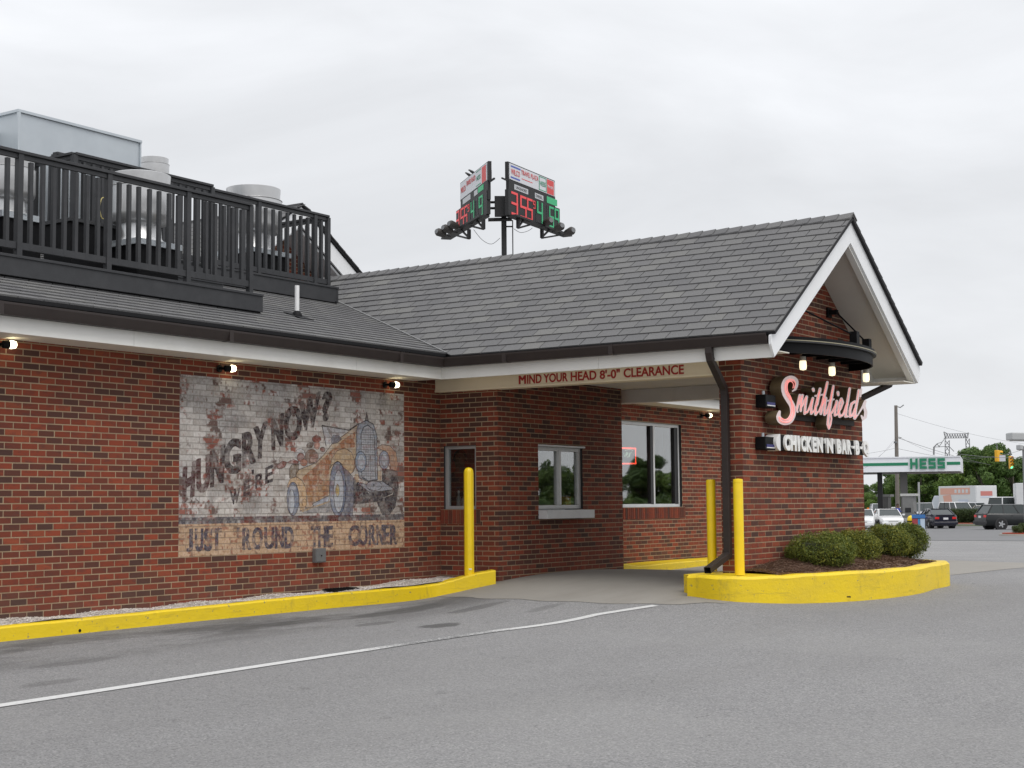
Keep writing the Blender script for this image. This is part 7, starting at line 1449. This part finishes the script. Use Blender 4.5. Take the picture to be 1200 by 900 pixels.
def flood(p, q): p, q = np.array(p), np.array(q); b = MB(); b.tube([p, p+(q-p)*.15, p+(q-p)*.8, q], [.12, .26, .32, .20], 12); f_ = b.build('floodlight', M_FL, T, auto=True); b = MB(); b.tube([q, q+(q-p)*.02], .18, 12); b.build('floodlight_glass', M_GREYBOX, f_)
for a_, c_ in (((522, 275.5), (511.5, 271)), ((530, 271.2), (519, 266.5)), ((537, 266), (526, 262))): flood(W(*a_, D0+5), W(*c_, D0+4.2)); b = MB(); b.tube([W(a_[0], a_[1], D0+5), W(a_[0]+6, a_[1]-1.5+3, D0+5.4)], .05, 5); b.build('floodlight_arm', M_SB, T)
for a_, c_ in (((662.5, 273.8), (672, 269.5)), ((651, 269.5), (659, 264)), ((638, 262), (646, 258))): flood(W(*a_, D0+4), W(*c_, D0+3)); b = MB(); b.tube([W(a_[0], a_[1], D0+4), W(a_[0]-4, a_[1]+2.5, D0+4.6)], .05, 5); b.build('floodlight_arm', M_SB, T)
for pts in ([(555, 269), (565, 281), (576, 286), (586, 279)], [(602, 268), (610, 272.5), (619, 270.5), (624, 267)]): b = MB(); b.tube([tuple(q) for q in smooth_path([W(*p, D0+1.5) for p in pts], 5)], .02, 5); b.build('hanging_cable', M_WIRE, T)
b = MB(); b.bar(W(573.5, 213, D0), W(579.5, 209, D0-.5), .12, .12); b.build('camera_arm', M_SB, T); b = MB(); b.bar(W(588, 208.5, D0-.5), W(594.5, 211.5, D0), .1, .1); b.build('camera_arm', M_SB, T); b = MB(); b.obox(W(574.5, 206, D0+.5), np.array(R_)*.12, _f*.1, (0, 0, .42)); b.build('control_box', M_LBL, T)
# two birds on the left board
for px, py, lb in ((549.5, 205.8, 'small dark bird perched lower on the top edge of the left price board'), (553.3, 202.5, 'small dark bird perched higher on the top edge of the left price board')):
    u, z = PL_.sz(px, py+1.2); c = PL_.P0*np.array((1, 1, 0))+PL_.e*u+np.array((0, 0, z+.10)); t = thing('bird', lb, 'bird', c, math.radians(120), 'birds perched on the sign')
    b = MB(); b.tube([(-.30, 0, -.05), (-.14, 0, 0), (0, 0, .05), (.12, 0, .12), (.19, 0, .19), (.26, 0, .20), (.31, 0, .19)], [.02, .07, .11, .09, .06, .055, .012], 10); b.build('body', M_SB, t, world=False, auto=True)
    for s_ in (-1, 1): b = MB(); b.raw([(.10, s_*.09, .12), (-.12, s_*.11, .03), (-.34, s_*.04, -.04), (-.05, s_*.10, -.02)], [(0, 1, 2), (0, 2, 3)]); b.build('wing', M_SB, t, world=False); b = MB(); b.tube([(0, s_*.03, 0), (.01, s_*.03, -.10)], .012, 5); b.build('leg', M_SB, t, world=False)

# ------------------------------------------------------------------ people (small in the picture)
M_SKIN = [mat('skin_brown', (.16,.085,.055), .6), mat('skin_light', (.50,.31,.23), .6)]
def person(label, loc, heading, shirt, trousers, hair, skin, arm_l, arm_r, cap=None, scale=1.0):
    """skinned skeleton; joints in metres, x forward, y left"""
    t = thing('person', label, 'person', loc, math.radians(heading)); V, E, Rr, Mi = [], [], [], []
    def j(p, r, par=None, rz=None):
        V.append(p); Rr.append((r, rz or r));
        if par is not None: E.append((par, len(V)-1))
        return len(V)-1
    pel = j((0, 0, .95), .135, None, .12); ch_ = j((.0, 0, 1.16), .125, pel, .145); sh = j((-.01, 0, 1.38), .12, ch_, .17); nk = j((.0, 0, 1.50), .055, sh); hd0 = j((.015, 0, 1.59), .075, nk, .07); hd = j((.02, 0, 1.68), .092, hd0, .085); ht = j((.01, 0, 1.76), .06, hd)
    for s_ in (-1, 1):
        hp = j((0, s_*.10, .88), .095, pel); kn = j((.03, s_*.11, .50), .062, hp); an = j((-.01, s_*.12, .10), .042, kn); to = j((.15, s_*.13, .045), .036, an)
        A = arm_l if s_ > 0 else arm_r; so_ = j((0, s_*.19, 1.40), .062, sh); el = j(A[0], .043, so_); wr = j(A[1], .030, el); d = np.array(A[1])-np.array(A[0]); d = d/np.linalg.norm(d); sd2 = np.cross(d, (0, 0, 1.)); sd2 = sd2/(np.linalg.norm(sd2)+1e-6); pm_ = j(tuple(np.array(A[1])+d*.07), .026, wr)
        for f_i, (so2, ln) in enumerate(((-.030, .068), (-.010, .080), (.010, .076), (.028, .060))):
            k1 = j(tuple(np.array(A[1])+d*.11+sd2*so2), .0095, pm_); j(tuple(np.array(A[1])+d*(.11+ln)+sd2*so2*1.1+np.array((0, 0, -.015))), .0085, k1)
        t1_ = j(tuple(np.array(A[1])+d*.05+sd2*s_*.04), .011, wr); j(tuple(np.array(A[1])+d*.09+sd2*s_*.06), .0095, t1_)
    me = bpy.data.meshes.new('p'); me.from_pydata(V, E, []); o = bpy.data.objects.new('p', me); COL.objects.link(o); sk = o.modifiers.new('s', 'SKIN'); sk.use_smooth_shade = True; ly = me.skin_vertices[0].data if me.skin_vertices else None
    if ly is None:
        bpy.context.view_layer.objects.active = o; o.select_set(True); bpy.ops.object.mode_set(mode='EDIT') if False else None
    if len(me.skin_vertices) == 0: me.attributes.new('x', 'FLOAT', 'POINT')
    for i, r in enumerate(Rr):
        if me.skin_vertices: me.skin_vertices[0].data[i].radius = r
    if me.skin_vertices: me.skin_vertices[0].data[0].use_root = True
    sb_ = o.modifiers.new('b', 'SUBSURF'); sb_.levels = 2; sb_.render_levels = 2
    body = bpy.data.meshes.new_from_object(o.evaluated_get(bpy.context.evaluated_depsgraph_get())); bpy.data.objects.remove(o)
    body.materials.clear(); [body.materials.append(m_) for m_ in (skin, shirt, trousers, M_PLAST)]
    for p in body.polygons:
        c = p.center; mi = 0
        armz = abs(c.y) > .21 and c.z > .8
        if c.z < .09: mi = 3
        elif c.z < .97 and abs(c.y) < .24: mi = 2
        elif c.z < 1.47 and (abs(c.y) < .235 or c.z > 1.22): mi = 1
        p.material_index = mi; p.use_smooth = True
    link('body', body, t, world=False)
    b = MB(); vs = []; n1, n2 = 16, 9
    for i in range(n2+1):
        ph = math.pi*.62*i/n2
        for k in range(n1): a = 2*math.pi*k/n1; back = -.012 if math.cos(a) < .3 else 0; vs.append((.005+.108*math.sin(ph)*math.cos(a)*(1 if math.cos(a) < .4 or ph < 1.1 else .86)+back, .095*math.sin(ph)*math.sin(a), 1.69+.125*math.cos(ph)-(0.0 if math.cos(a) < .2 else -.0)))
    b.raw(vs, [(i*n1+k, i*n1+(k+1) % n1, (i+1)*n1+(k+1) % n1, (i+1)*n1+k) for i in range(n2) for k in range(n1) if not (i >= 5 and math.cos(2*math.pi*(k+.5)/n1) > .35)]); b.build('hair', hair, t, world=False, smooth=True)
    for s_ in (-1, 1): b = MB(); b.tube([(.098, s_*.032, 1.69), (.110, s_*.032, 1.69)], .010, 8); b.build('eye', M_PLAST, t, world=False); b = MB(); b.tube([(.01, s_*.088, 1.67), (.01, s_*.101, 1.675)], [.026, .018], 8); b.build('ear', skin, t, world=False)
    b = MB(); b.tube([(.10, 0, 1.68), (.122, 0, 1.655), (.108, 0, 1.645)], [.008, .014, .010], 8); b.build('nose', skin, t, world=False); b = MB(); b.tube([(.100, -.022, 1.618), (.106, 0, 1.616), (.100, .022, 1.618)], .006, 6); b.build('mouth', mat('lips', (.22, .08, .07), .6), t, world=False)
    if cap: b = MB(); b.lathe([(.104, 1.72), (.10, 1.78), (.07, 1.825), (0, 1.84)], 16); b.raw([(.07, -.07, 1.725), (.19, -.05, 1.72), (.19, .05, 1.72), (.07, .07, 1.725)], [(0, 1, 2, 3)]); b.build('cap', cap, t, world=False, smooth=True)
    t.scale = (scale,)*3; return t
c1 = mat('blue_shirt', (.03,.05,.35), .8); c2 = mat('dark_trousers', (.02,.02,.03), .8); c3 = mat('black_hair', (.012,.010,.010), .7); c4 = mat('maroon_shirt', (.13,.02,.028), .8); c5 = mat('white_cap', (.60,.60,.60), .7)
down = ((-.02, .25, 1.13), (.10, .27, .90)); downr = ((-.02, -.25, 1.13), (.12, -.27, .92)); reach = ((.12, -.27, 1.15), (.36, -.20, 1.22)); reachl = ((.12, .27, 1.15), (.36, .20, 1.22))
pp = at_dir(1051.8, 110); person('person in a blue shirt with dark hair standing at the fuel pump', pp, 250, c1, c2, c3, M_SKIN[0], down, reach)
person('person with black hair in dark clothes inside the small side window', (.50, .02, -.43), 195, mat('black_shirt', (.03,.02,.025), .8), c2, c3, M_SKIN[0], reachl, downr, scale=.98)
person('person in a maroon shirt and white cap inside the service window', (1.62, .12, -.43), 160, c4, c2, c3, M_SKIN[1], reachl, reach, cap=c5, scale=.98)
